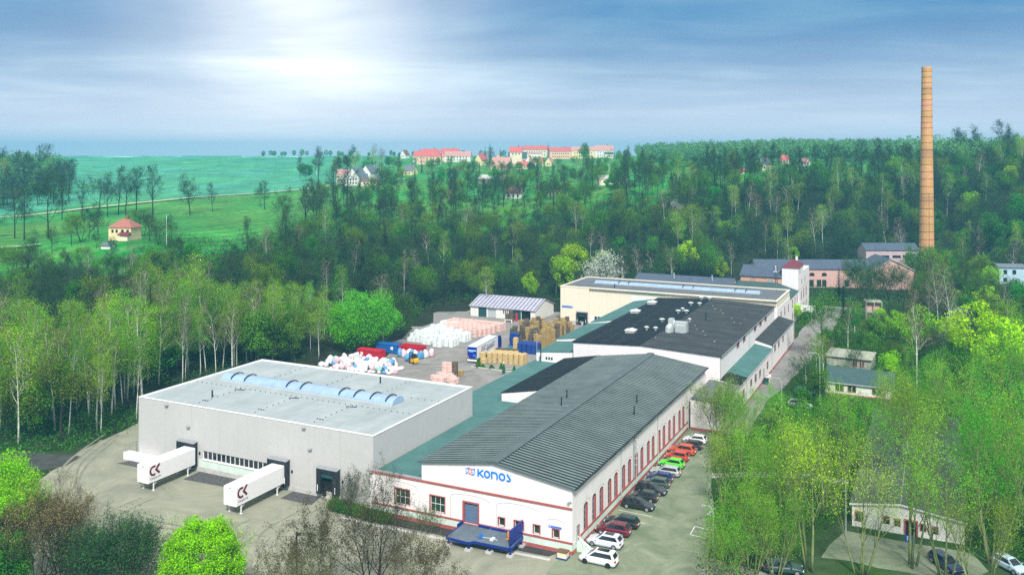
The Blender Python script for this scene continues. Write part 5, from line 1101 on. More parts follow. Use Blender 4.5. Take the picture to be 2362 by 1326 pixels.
sheet('parking_lot', 'grey parking area in front of the gabled shed', [(28,13),(28.5,17),(30,22.6),(45,22.4),(46.5,18),(44,13)], .008, 'lane', .5)
sheet('track', 'dark gravel track at the edge of the birch wood', [gp(*p) for p in ((-40,1047),(60,1040),(130,1047),(190,1052),(150,1075),(90,1085),(30,1068),(-40,1066))], .006, 'dark_track', .6, True)
sheet('path', 'narrow grey footpath crossing the shrubbery', [gp(*p) for p in ((1640,1090),(1750,1088),(1860,1092),(1960,1106),(1955,1116),(1860,1103),(1750,1100),(1640,1102))], .006, 'pale_concrete', .2, True)
sheet('paving', 'dark cobble bed between ramp and first dock', [(-78.6,-1.9),(-68.4,-1.6),(-68.4,1.2),(-77.5,1.3)], .008, 'cobbles', .05)
sheet('paving', 'dark cobble bed under the ribbon window', [(-63.6,-2.3),(-50.0,-1.7),(-49.8,1.3),(-63.8,1.3)], .008, 'cobbles', .05)
sheet('paving', 'dark cobble bed beside the third dock', [(-45,-1.7),(-39.4,-1.6),(-40,1.3),(-45.2,1.3)], .008, 'cobbles', .05)
sheet('paving', 'dark strip with weeds along the hall plinth', [(-36,-2.2),(-30,-2.4),(-16,-2.2),(-2.5,-1.6),(-1.8,-.1),(-36,1.3)], .008, 'tar', .15)
sheet('path', 'pale concrete slab path in front of the hall', [(-33,-3.6),(-16,-3.3),(-2,-2.6),(-2,-2.0),(-16,-2.6),(-33,-2.9)], .010, 'pale_concrete', .1)
def track(name, label, pts, w_, z, matn):       # curved strip through plan points
    q = [Vector(W(*p)) for p in pts]; Q = []
    for i in range(len(q)-1):
        p0, p1, p2, p3 = q[max(i-1,0)], q[i], q[i+1], q[min(i+2,len(q)-1)]
        for k in range(10): t = k/10; Q.append(.5*((2*p1)+(p2-p0)*t+(2*p0-5*p1+4*p2-p3)*t*t+(3*p1-p0-3*p2+p3)*t**3))
    m = M(); L = []
    for i, p in enumerate(Q):
        d = Q[min(i+1,len(Q)-1)] - Q[max(i-1,0)]; n = Vector((-d.y, d.x, 0)).normalized()*w_/2; L += [(p-n).xy, (p+n).xy]
    m.add([(v.x, v.y, 0) for v in L], [(2*i,2*i+2,2*i+3,2*i+1) for i in range(len(Q)-1)]); o = link(name, m.mesh(name, matn)); o.location = (0,0,z); tag(o, label, None, None, 'structure')
for k, (pts, nm) in enumerate(((((-92,8),(-84,-6),(-72,-14),(-55,-16),(-38,-13)),'sweeping past the docks'), (((-90,6),(-80,-9),(-64,-19),(-44,-20)),'on the outer bend of the forecourt'), (((-62.5,-9.5),(-62,-16),(-57,-23),(-48,-27)),'leaving the first trailer'), (((-44.8,-10),(-44,-17),(-38,-22),(-28,-22)),'leaving the second trailer'), (((-38.5,-2),(-38,-12),(-30,-18),(-16,-16),(2,-12)),'from the third dock to the hall'))):
    for s_ in (-1, 1): track('tyre_track', ('inner' if s_ < 0 else 'outer') + ' faint tyre track ' + nm, [(p[0]+s_*.95, p[1]+s_*.75) for p in pts], .42, .0065 + k*.0004 + (s_+1)*.0001, 'tyre_mark')
for i, (p, q, w_) in enumerate((((-76,70),(-58,88),.06), ((-73,69),(-56,85),.06), ((-70,60),(-62,84),.05), ((-66,50),(-56,78),.06))):
    d = Vector((q[0]-p[0], q[1]-p[1])).normalized(); n = Vector((-d.y, d.x))*w_
    sheet('joint', 'dark joint line across the yard paving', [(p[0]-n.x,p[1]-n.y),(q[0]-n.x,q[1]-n.y),(q[0]+n.x,q[1]+n.y),(p[0]+n.x,p[1]+n.y)], .008, 'tar', .05)
for i, (p, q) in enumerate((((.5,15.9),(5.5,15.7)), ((.5,13.3),(5.3,13.1)), ((11.7,12.4),(11.6,15.2)), ((11.7,12.4),(14.3,12.1)), ((11.6,15.2),(14.3,14.8)), ((12.2,19.8),(12.6,22.5)), ((12.3,19.8),(14.6,19.4)))):
    d = Vector((q[0]-p[0], q[1]-p[1])).normalized(); n = Vector((-d.y, d.x))*.07
    sheet('marking', 'white parking bay line', [(p[0]-n.x,p[1]-n.y),(q[0]-n.x,q[1]-n.y),(q[0]+n.x,q[1]+n.y),(p[0]+n.x,p[1]+n.y)], .012, 'line_white', 0)
def road(name, label, pts, w_, matn):
    m = M(); L = []
    P_ = [at(*p) for p in pts]; Q = []
    for i in range(len(P_)-1):
        n = max(2, int((P_[i+1]-P_[i]).length/6))
        for k in range(n): v = P_[i].lerp(P_[i+1], k/n); Q.append(Vector((v.x, v.y, ground(v.x, v.y) + .55)))
    for i, p in enumerate(Q):
        d = (Q[min(i+1, len(Q)-1)] - Q[max(i-1, 0)]); n = Vector((-d.y, d.x, 0)).normalized()*w_/2; L += [p-n, p+n]
    m.add(L, [(2*i, 2*i+2, 2*i+3, 2*i+1) for i in range(len(Q)-1)]); tag(link(name, m.mesh(name, matn)), label, None, None, 'structure')
road('road', 'pale country road crossing the meadow below the field', [(-500,405),(0,422),(120,440),(430,515),(640,550),(860,590),(980,600)], 4.5, 'pale_road')
road('path', 'pale farm track in front of the yellow house', [(-500,300),(0,300),(60,303),(125,308)], 2.6, 'pale_road')
road('path', 'pale track on the meadow below the white houses', [(700,520),(735,505),(750,500)], 2.5, 'pale_road')
for i, (x0, x1, Y) in enumerate(((205,330,1120),(345,420,1150),(560,640,1110),(655,745,1140))):      # white film tunnels on the skyline
    xa, xb = (x0-CX)/FL*Y, (x1-CX)/FL*Y; z = max(ground(xa, Y), ground(xb, Y)); m = M(); m.ext([(xa, Y+4*math.cos(R(t_)), 1.0*math.sin(R(t_))) for t_ in range(0, 181, 20)], (xb-xa, 0, 0))
    solo('film_tunnel', ('long white film tunnel at the left of the skyline field', 'shorter white film tunnel on the skyline field', 'white film tunnel on the skyline left of the lone tree', 'white film tunnel on the skyline next to the lone tree')[i], 'greenhouse', m, 'logo_pale', loc=Vector((0, 0, z-.4)), rot=0)
# ================================================================ OTHER BUILDINGS (each in its own frame: x right, y away, z up)
def gab_house(name, label, cat, loc, rot, w_, d, hw, hr, wallm, roofm, ridge='x', wins=(), door=None, chim=None, ov=.35, hip=0, base=True, group=None, z0=-1.5):
    """gabled or hipped house; front face at y=0.  wins: (x, z, w, h) on the front, side 'R' windows as (y, z, w, h, 'R')"""
    t = thing(name, label, cat, loc=loc, rot=rot, group=group); m = M()
    m.box(-w_/2, w_/2, 0, d, z0, hw)
    if not hip:
        if ridge == 'x':
            for s in (-1, 1): m.add([(s*w_/2,0,hw),(s*w_/2,d,hw),(s*w_/2,d/2,hw+hr)], [(0,1,2)])
        else:
            for y in (0, d): m.add([(-w_/2,y,hw),(w_/2,y,hw),(0,y,hw+hr)], [(0,1,2)])
    part(t, 'wall', m, wallm); m = M(); th = .18
    if hip:
        q = [(-w_/2-ov,-ov,hw),(w_/2+ov,-ov,hw),(w_/2+ov,d+ov,hw),(-w_/2-ov,d+ov,hw)]; r0, r1 = (-w_/2+hip,d/2,hw+hr), (w_/2-hip,d/2,hw+hr)
        m.add(q+[r0,r1], [(0,1,5,4),(1,2,5),(2,3,4,5),(3,0,4),(3,2,1,0)])
    elif ridge == 'x':
        k = hr/(d/2)*ov
        for y, s in ((-ov,1),(d+ov,-1)): m.ext([(-w_/2-ov,d/2,hw+hr+.2),(w_/2+ov,d/2,hw+hr+.2),(w_/2+ov,y,hw-k+.2),(-w_/2-ov,y,hw-k+.2)], (0,0,-th))
    else:
        k = hr/(w_/2)*ov
        for x in (-w_/2-ov, w_/2+ov): m.ext([(0,-ov,hw+hr+.2),(0,d+ov,hw+hr+.2),(x,d+ov,hw-k+.2),(x,-ov,hw-k+.2)], (0,0,-th))
    rf = part(t, 'roof', m, roofm)
    for wq in wins:
        m = M()
        if len(wq) == 5: y, z, a, b, _ = wq; m.box(w_/2+.002, w_/2+.05, y-a/2, y+a/2, z-b/2, z+b/2)
        else: x, z, a, b = wq; m.box(x-a/2, x+a/2, -.05, -.002, z-b/2, z+b/2)
        part(t, 'window', m, 'glass')
    if door: x, a, b = door; m = M(); m.box(x-a/2, x+a/2, -.06, -.002, 0, b); part(t, 'door', m, 'wood')
    if chim:
        for (x, y) in chim: m = M(); m.box(x-.4,x+.4,y-.4,y+.4,hw+hr*.3,hw+hr+1.1); part(t, 'chimney', m, 'brown_tiles', rf)
    return t
# chimney stack
CX_, CY_ = (2137.5-CX)/FL*352, 352.0; ZT_ = 84.8
t = thing('factory_chimney', 'tall tapering orange brick chimney stack with dark iron bands above the wood', 'chimney', loc=Vector((CX_, CY_, 0)))
m = M(); n = 16; rz = lambda z: 2.95 - (2.95-1.86)*z/ZT_
m.lathe(0, 0, [(rz(z), z) for z in (-1, 20, 40, 60, ZT_-1.2)] + [(rz(ZT_)+.06, ZT_-1.15), (rz(ZT_)+.06, ZT_), (1.2, ZT_), (1.2, ZT_-6)], n)
def brick():
    m, nn, p = nt('chimney_brick'); p.inputs['Roughness'].default_value = .9; p.inputs['Specular IOR Level'].default_value = .15
    tc = nn.nodes.new('ShaderNodeTexCoord'); sp = nn.nodes.new('ShaderNodeSeparateXYZ'); nn.links.new(tc.outputs['Object'], sp.inputs[0])
    a = nn.nodes.new('ShaderNodeTexNoise'); a.noise_dimensions = '1D'; a.inputs['Scale'].default_value = .11; a.inputs['Detail'].default_value = 3; nn.links.new(sp.outputs['Z'], a.inputs['W'])
    rp = nn.nodes.new('ShaderNodeValToRGB'); rp.color_ramp.elements[0].position = .35; rp.color_ramp.elements[0].color = (.50,.27,.12,1); rp.color_ramp.elements[1].position = .68; rp.color_ramp.elements[1].color = (.72,.34,.19,1); e = rp.color_ramp.elements.new(.5); e.color = (.68,.38,.13,1)
    nn.links.new(a.outputs['Fac'], rp.inputs['Fac'])
    b = nn.nodes.new('ShaderNodeTexNoise'); b.inputs['Scale'].default_value = 1.2; b.inputs['Detail'].default_value = 8; nn.links.new(tc.outputs['Object'], b.inputs['Vector'])
    mx = nn.nodes.new('ShaderNodeMix'); mx.data_type = 'RGBA'; mx.blend_type = 'MULTIPLY'; mx.inputs['Factor'].default_value = .45
    r2 = nn.nodes.new('ShaderNodeValToRGB'); r2.color_ramp.elements[0].position = .3; r2.color_ramp.elements[0].color = (.6,.57,.54,1); r2.color_ramp.elements[1].position = .65
    nn.links.new(b.outputs['Fac'], r2.inputs['Fac']); nn.links.new(rp.outputs['Color'], mx.inputs[6]); nn.links.new(r2.outputs['Color'], mx.inputs[7]); nn.links.new(mx.outputs[2], p.inputs['Base Color']); return m
part(t, 'brick_shaft', m, brick())
z = 10.0; zs_ = []
while z < ZT_ - 1: zs_.append(z); z += 3.05 if z < 30 else (2.9 if z < 60 else 2.25)
for z in zs_: m = M(); m.lathe(0, 0, [(rz(z)+.02,z),(rz(z)+.07,z+.02),(rz(z)+.07,z+.10),(rz(z)+.02,z+.12)], n); part(t, 'band', m, 'dark_metal')
m = M()
for k in range(60): z = 10 + k*.42; m.box(-.3-.12,.0-.12,-rz(z)-.22,-rz(z)-.16,z,z+.06)
part(t, 'ladder', m, 'dark_metal')
def wp(px, py, Y): return ((px-CX)/FL*Y, EYE-(py-HY)*Y/FL)
# long pink hall with slate roof
X0, Xr = wp(1745,0,333)[0], wp(2008,0,333)[0]; cx_ = (X0+Xr)/2
t = gab_house('factory_hall', 'long pink brick hall with slate roof behind the white tower', 'factory', Vector((cx_, 331, 0)), R(-2), Xr-X0, 13, 6.9, 2.7, 'pink_wall', 'slate_roof', z0=-.2)
for x in (1873, 1901, 1960):
    u = wp(x,0,331)[0]-cx_; m = M(); m.ext([(p[0], -.06, p[1]) for p in [(u-.9,4.3),(u+.9,4.3)]+arch_top(u-.9,u+.9,5.0,.55)[::-1]], (0,.055,0)); part(t, 'window', m, 'glass')
for x in (1872, 1889, 1901, 1952):
    u = wp(x,0,331)[0]-cx_; m = M(); m.box(u-.8,u+.8,-.05,-.002,.3,2.9); wn = part(t, 'window', m, 'green_glass'); m = M()
    for k in (-.8,-.03,.74): m.box(u+k,u+k+.06,-.08,-.052,.3,2.9)
    for k in (.3,1.6,2.84): m.box(u-.8,u+.8,-.085,-.053,k,k+.06)
    part(t, 'frame', m, 'dark_metal', wn)
# block with four windows and gabled hall in front of it
X0, Xr = wp(1996,0,348)[0], wp(2116,0,348)[0]; cx_ = (X0+Xr)/2
t = gab_house('factory_hall', 'tall mauve block with slate roof and four wide upper windows beside the chimney', 'factory', Vector((cx_, 347, 0)), R(-1), Xr-X0, 9, 12.3, 2.2, 'mauve_wall', 'slate_roof', wins=[(wp(x,0,347)[0]-cx_, 9.7, 3.2, 1.0) for x in (2018.5, 2042, 2068, 2091.5)], z0=-.2)
m = M(); m.tube([(Xr-cx_-.1,-.1,0),(Xr-cx_-.1,-.1,12.2)], .1, 5); part(t, 'downpipe', m, 'zinc')
cx_ = wp(2056,0,326)[0]; t = thing('factory_hall', 'pink gabled hall with dark roof in front of the four-window block', 'factory', loc=Vector((cx_, 326, 0)), rot=R(-3))
xl, xr_ = wp(2012,0,326)[0]-cx_, wp(2124,0,326)[0]-cx_
m = M(); m.ext([(xl,0,-.2),(xr_,0,-.2),(xr_,0,6.0),(0,0,11.0),(xl,0,7.0)], (0,17,0)); part(t, 'wall', m, 'pink_wall'); m = M()
for (x, z) in ((xl-.5,6.9),(xr_+.5,5.85)): m.ext([(0,-.4,11.3),(x,-.4,z),(x,17,z),(0,17,11.3)], (0,0,-.2))
rf = part(t, 'roof', m, 'slate_roof'); m = M()
for (x, z) in ((xl-.5,6.9),(xr_+.5,5.85)): m.ext([(0,-.46,11.32),(x,-.46,z+.02),(x,-.46,z-.28),(0,-.46,11.02)], (0,.058,0))
part(t, 'verge_board', m, 'pale_concrete', rf)
# ruin among the trees, pale blue house
X, Y = gp(2017, 745); t = thing('old_boiler_house', 'grey two-storey concrete shell with empty windows among dark trees', 'building', loc=Vector((X, Y, 0)), rot=R(-12))
m = M(); 
for z in (0, 3.1, 6.2): m.box(-2.4,2.2,0,4,z-.15,z+.15)
for x in (-2.4,-.15,1.95): m.box(x,x+.25,0,.25,-.2,6.05); m.box(x,x+.25,3.7,3.95,-.2,6.05)
m.box(-2.1,1.9,.5,3.5,.16,2.94); part(t, 'concrete_frame', m, 'dirty_wall'); m = M(); m.box(-2.1,1.9,1.2,3.4,3.3,6.0); part(t, 'wall', m, 'pink_wall'); m = M(); m.box(-.9,.1,.44,.498,1.0,2.3); part(t, 'window', m, 'black_pit')
cx_, zz_ = wp(2336,636,300); t = gab_house('house', 'pale blue house half hidden by trees at the picture edge', 'house', Vector((cx_, 300, 6)), R(-8), 8.5, 7, 5.4, .8, 'house_blue', 'tile_grey', wins=((-2.4,3.9,1.2,1.5),(.5,3.9,1.2,1.5),(-2.4,1.3,1.2,1.3)), z0=-6)
# white huts on the right of the lane
def hut(label, p0, p1, dep, h0, h1, wallm, wins, plinth=True, roofm='tile_green'):
    a = Vector((*gp(*p0), 0)); b = Vector((*gp(*p1), 0)); L = (b-a).length; rot = math.atan2(b.y-a.y, b.x-a.x)
    t = thing('hut', label, 'hut', loc=(a+b)/2, rot=rot); m = M(); m.ext([(-L/2,0,-.1),(-L/2,dep,-.1),(-L/2,dep,h1),(-L/2,0,h0)], (L,0,0)); part(t, 'wall', m, wallm)
    m = M(); m.ext([(-L/2-.25,-.35,h0+.02),(L/2+.25,-.35,h0+.02),(L/2+.25,dep+.2,h1+.2),(-L/2-.25,dep+.2,h1+.2)], (0,0,.14)); part(t, 'roof', m, roofm)
    m = M(); m.box(-L/2-.25,L/2+.25,-.45,-.36,h0-.1,h0+.1); part(t, 'gutter', m, 'zinc')
    for (x, z, w_, h) in wins: 
        m = M(); m.box(x-w_/2,x+w_/2,-.04,-.002,z-h/2,z+h/2); wn = part(t, 'window', m, 'glass'); m = M()
        m.box(x-w_/2-.12,x-w_/2,-.08,-.002,z-h/2,z+h/2); m.box(x+w_/2,x+w_/2+.12,-.08,-.002,z-h/2,z+h/2); m.box(x-w_/2-.12,x+w_/2+.12,-.082,-.002,z+h/2,z+h/2+.12); m.box(x-w_/2-.12,x+w_/2+.12,-.082,-.002,z-h/2-.12,z-h/2); part(t, 'surround', m, 'red_trim', wn)
        m = M(); m.box(x-.04,x+.04,-.07,-.041,z-h/2,z+h/2); part(t, 'frame', m, 'white_frame', wn)
    if plinth: m = M(); m.box(-L/2-.03,L/2+.03,-.05,.0,-.1,.3); part(t, 'plinth', m, 'red_plinth')
    return t
hut('white hut with green-black mono-pitch roof and red plinth behind bushes', (1902,906), (2059,924), 6.5, 2.45, 4.0, 'house_white', ((3.6,1.45,1.6,1.0),(-3.6,1.45,1.4,1.1),(-1.2,1.45,1.4,1.1)))
hut('weathered grey-green hut with two dark openings uphill of the white hut', (1907,841), (2010,853), 6, 2.3, 2.6, 'dirty_wall', ((1.4,1.2,.7,1.3),(2.9,1.2,.7,1.3)), False, 'dirty_wall')
# gabled shed bottom right: long hall with dark roof
t = thing('storage_shed', 'long dark-roofed shed with white gabled front and red-framed windows among poplars', 'shed', (37.4, 24.7, 0))
b0, b1, a0, a1 = 30.6, 44.1, 24.7, 74.0; PQ_ = PA_(a0)
m = M(); m.ext([(b0,a0,-.1),(b1,a0,-.1),(b1,a0,2.75),(36.6,a0,3.7),(b0,a0,2.9)], (0,a1-a0,0)); part(t, 'wall', m, 'house_white'); m = M()
for (b, z) in ((b0-.3,2.92),(b1+.3,2.78)): slab(m, (36.6,a0-.3,3.95),(b,a0-.3,z+.1),(b,a1,z+.1),(36.6,a1,3.95),.15)
rf = part(t, 'roof', m, mat('shed_felt', (.035,.048,.05), .9, .6, .35, c2=(.085,.10,.09))); m = M()
for k in range(60): m.cyl(36.6,a0+.5+k*.8,3.96,4.12,.08,.08,5)
part(t, 'ridge_tile', m, 'pale_concrete', rf)
m = M(); slab(m, (36.6,a0-.32,4.0),(b0-.32,a0-.32,3.06),(b0-.32,a0-.24,3.06),(36.6,a0-.24,4.0),.2); slab(m, (36.6,a0-.32,4.0),(b1+.32,a0-.32,2.92),(b1+.32,a0-.24,2.92),(36.6,a0-.24,4.0),.2); part(t, 'verge_board', m, 'white_frame', rf)
for i, (c, zz_, w_, h) in enumerate(((31.5,1.4,.9,1.3),(34.9,1.5,.6,.9),(36.2,1.4,.6,.9),(39.3,1.3,.6,.9),(40.7,1.2,.6,.9))):
    m = M(); pbar(m, PQ_, c-w_/2, c+w_/2, zz_-h/2, zz_+h/2, -.001, -.03); wn = part(t, 'window', m, 'glass'); m = M(); pbar(m, PQ_, c-w_/2-.1, c-w_/2-.001, zz_-h/2, zz_+h/2+.1, -.001, -.07); pbar(m, PQ_, c+w_/2+.001, c+w_/2+.1, zz_-h/2, zz_+h/2+.1, -.001, -.07); pbar(m, PQ_, c-w_/2, c+w_/2, zz_+h/2+.001, zz_+h/2+.1, -.001, -.07); part(t, 'surround', m, 'red_trim', wn)
m = M(); pbar(m, PQ_, 37.2, 38.5, 0, 1.9, -.001, -.04); dr = part(t, 'door', m, 'black_pit'); m = M(); pbar(m, PQ_, 37.0,37.199,0,2.1,-.001,-.08); pbar(m, PQ_, 38.501,38.7,0,2.1,-.001,-.08); pbar(m, PQ_, 37.2,38.5,1.901,2.1,-.001,-.08); part(t, 'surround', m, 'red_trim', dr)
# yellow house on the left meadow
p = at(276, 305); t = gab_house('house', 'yellow two-storey house with hipped patchy red roof on the meadow', 'house', p, R(-6), 8.2, 7, 4.6, 3.0, 'house_yellow', mat('patchy_tiles', (.20,.13,.10), .9, .3, .3, c2=(.44,.13,.10)), hip=2.9,
    wins=((-2.6,3.4,.8,1.1),(-1.1,3.4,.8,1.1),(1.0,3.4,1.0,1.1),(2.9,3.4,.9,1.1)), chim=((1.0,3.5),), z0=-3)
m = M(); m.ext([(.4,-2.6,2.2),(4.3,-2.6,1.9),(4.3,-.05,3.0),(.4,-.05,3.0)], (0,0,.14)); part(t, 'porch_roof', m, 'maroon_tiles'); m = M(); m.box(-.6,.6,-.05,-.002,.2,2.2); part(t, 'door', m, 'white_frame'); m = M(); m.box(.6,4.1,-2.3,-.06,-1.5,1.9); part(t, 'porch', m, 'house_cream')
p = at(243, 291); t = gab_house('garden_shed', 'small dark shed with white front on the lawn before the yellow house', 'shed', p, R(-10), 3.2, 3, 1.7, .7, 'house_white', 'tile_grey', z0=-2)
p = at(384, 300); t = thing('flagpole', 'thin white pole on the meadow right of the yellow house', 'pole', loc=p); m = M(); m.cyl(0,0,-1,10.5,.12,.07,6); part(t, 'pole', m, 'white_frame')
# village on the plateau
def wgrid(w_, nxx, rows, ww=1.1, hh=1.3): return [(-w_/2 + w_*(i+.5)/nxx, z, ww, hh) for z in rows for i in range(nxx)]
V = [ # label, px centre, base y, Y, px width, depth, eave h, roof h, rot, wall, roof, ridge, windows per row, rows
 ('small white house with dark gable at the left end of the village', 929,366,790,14,8,3.4,4.2,-20,'house_white','brown_tiles','y',2,(2,)),
 ('big house with broad hipped red roof in the village', 989,379,700,56,14,6.2,6.0,0,'house_peach','red_tiles','x',6,(2,4.8)),
 ('house with low red roof joined to the broad hipped one', 962,374,715,20,10,4.6,4.4,0,'house_white','red_tiles','x',2,(2,)),
 ('long crimson roof showing above the pale village hall', 1037,372,745,42,11,6.0,4.6,0,'house_peach','red_tiles','x',5,(4,)),
 ('long white village hall with grey-pink roof', 1055,374,690,60,12,4.6,3.6,-3,'house_white','pink_tiles','x',7,(1.6,3.6)),
 ('yellow gabled house with red roof', 1103,383,650,17,10,4.6,4.4,-25,'house_yellow','red_tiles','y',2,(1.8,)),
 ('grey-green roofed house with white gable', 1122,375,680,22,9,3.8,4.0,10,'house_white','tile_grey','x',3,(2,)),
 ('small white gable between yellow and pink houses', 1128,380,660,11,8,3.4,3.2,0,'house_white','tile_grey','y',1,(2,)),
 ('large pink-roofed barn in the village', 1152,393,610,42,14,3.4,5.6,-12,'house_peach','pink_tiles','x',4,(1.6,)),
 ('peach house with red gable behind the pink barn', 1150,378,660,18,9,4,3.6,0,'house_peach','pink_tiles','y',2,(2,)),
 ('pink building with long dark green roof', 1194,382,640,42,11,5.2,4.4,0,'house_peach','tile_green','x',6,(1.6,3.6)),
 ('cream house with red roofs above the dark green roof', 1190,361,720,28,9,3.6,4.2,0,'house_cream','red_tiles','x',3,(2,)),
 ('white gabled house right of the dark green roof', 1219,383,640,14,9,4,3.6,-10,'house_white','red_tiles','y',2,(2,)),
 ('small house with bright pink roof below the dark green one', 1206,391,600,24,8,2.6,2.6,0,'house_cream','red_tiles','x',2,(1.4,)),
 ('long cream apartment block with red roof, left of the spruce', 1236,363,780,58,11,6.6,3.4,2,'house_cream','red_tiles','x',8,(2,4.8)),
 ('pale flat workshop in front of the cream apartment block', 1232,367,740,36,10,4.4,1.0,0,'house_white','pink_tiles','x',4,(2,)),
 ('orange apartment block with red roof, right of the spruce', 1293,367,780,50,11,6.8,3.4,2,'house_peach','red_tiles','x',8,(2,4.8)),
 ('yellow apartment block half hidden by pale trees', 1345,366,770,54,11,6.8,3.4,2,'house_yellow','pink_tiles','x',8,(2,4.8)),
 ('tallest red-roofed apartment block at the right end of the village', 1394,364,760,43,12,6.4,4.2,1,'house_white','pink_tiles','x',6,(2,4.8)),
 ('white house with teal roof below the tallest block', 1405,366,740,18,8,3.8,1.4,0,'house_white','tile_green','x',3,(2,)),
 ('house with broad red roof below the cream block', 1243,386,600,20,9,3.2,3.4,8,'house_peach','red_tiles','x',2,(1.6,)),
 ('small yellow gable house on the green slope', 1265,385,600,15,8,3.0,3.4,-15,'house_yellow','pink_tiles','y',2,(1.8,)),
 ('long low shed with weathered grey sheet roof', 1141,425,480,74,14,2.8,2.0,-2,'dirty_wall','pale_concrete','x',6,(1.4,)),
 ('long low stable with pale roof and dark doors behind bare trees', 1415,425,470,66,12,2.8,1.8,3,'house_cream','pale_concrete','x',5,(1.3,)),
 ('brown-roofed cottage with bright white front under a tall bare tree', 1184,458,420,38,9,2.6,3.8,-6,'house_white','brown_tiles','x',3,(1.3,)),
 ('brown-roofed cottage with four small windows on the meadow', 1269,453,425,50,10,2.4,3.4,3,'house_cream','brown_tiles','x',5,(1.2,)),
 ('dark brown roof among bare trees on the meadow', 1031,463,415,24,8,2.2,3.2,0,'dirty_wall','brown_tiles','x',1,(1.2,)),
 ('cream house with mansard roof at the left of the white farmhouses', 788,421,560,27,9,5.0,3.2,-8,'house_cream','pink_tiles','x',3,(1.4,3.6)),
 ('tall white farmhouse with steep white gable', 812,428,545,38,14,4.6,6.2,-14,'house_white','tile_grey','y',4,(1.6,3.8)),
 ('second white farmhouse gable with grey roof', 843,417,575,24,12,5.4,4.6,-14,'house_white','tile_grey','y',2,(2,4)),
 ('grey-roofed farm wing beside the second white gable', 859,413,590,26,10,4.4,4.0,5,'house_white','tile_grey','x',4,(1.6,3.4)),
 ('low ochre farm shed behind the bare oak', 852,428,550,40,7,2.6,1.4,0,'house_cream','brown_tiles','x',4,(1.3,)),
 ('yellow house with grey roof among village trees', 940,405,590,22,9,3.2,3.6,-20,'house_yellow','tile_grey','x',2,(1.6,)),
 ('white house above the green hill meadow', 1768,392,520,22,8,3.4,3.4,0,'house_white','tile_grey','x',2,(1.6,)),
 ('small red-roofed hut on the green hill meadow', 1710,403,500,14,6,1.8,2.0,0,'house_white','red_tiles','x',1,(1.1,)),
 ('white bungalow between trunks on the hill meadow', 1860,383,520,16,7,2.4,2.0,0,'house_white','pink_tiles','x',2,(1.3,)),
 ('red-roofed house on the hill edge under the trees', 1812,378,560,15,7,2.6,2.6,0,'house_peach','red_tiles','x',2,(1.3,))]
def hit(px, py):                     # where the line of sight of a survey position meets the ground
    for Y in range(260, 1100, 2):
        if ground((px-CX)/FL*Y, Y) >= EYE - (py-HY)*Y/FL: return float(Y)
for (lb, px, by, Y, pw_, d, hw, hr, rot, wm, rm, rg, nw, rows) in V:
    Yh = hit(px, by) or Y; k_ = min(1.6, max(.6, Yh/Y)); Y = Yh; hw *= k_; hr *= k_; d *= k_
    X = (px-CX)/FL*Y; z = EYE - (by-HY)*Y/FL; w_ = pw_/FL*Y; rows = [r_*k_ for r_ in rows]
    gab_house('village_house', lb, 'house', Vector((X, Y, z)), R(rot), w_, d, hw, hr, wm, rm, rg, wgrid(w_*(.8 if rg == 'x' else .7), nw, rows, 1.0, 1.1), None, ((w_*.22, d*.5),) if hr > 3 and rg == 'x' else None, hip=(w_*.16 if 'hipped' in lb else 0), z0=-6)
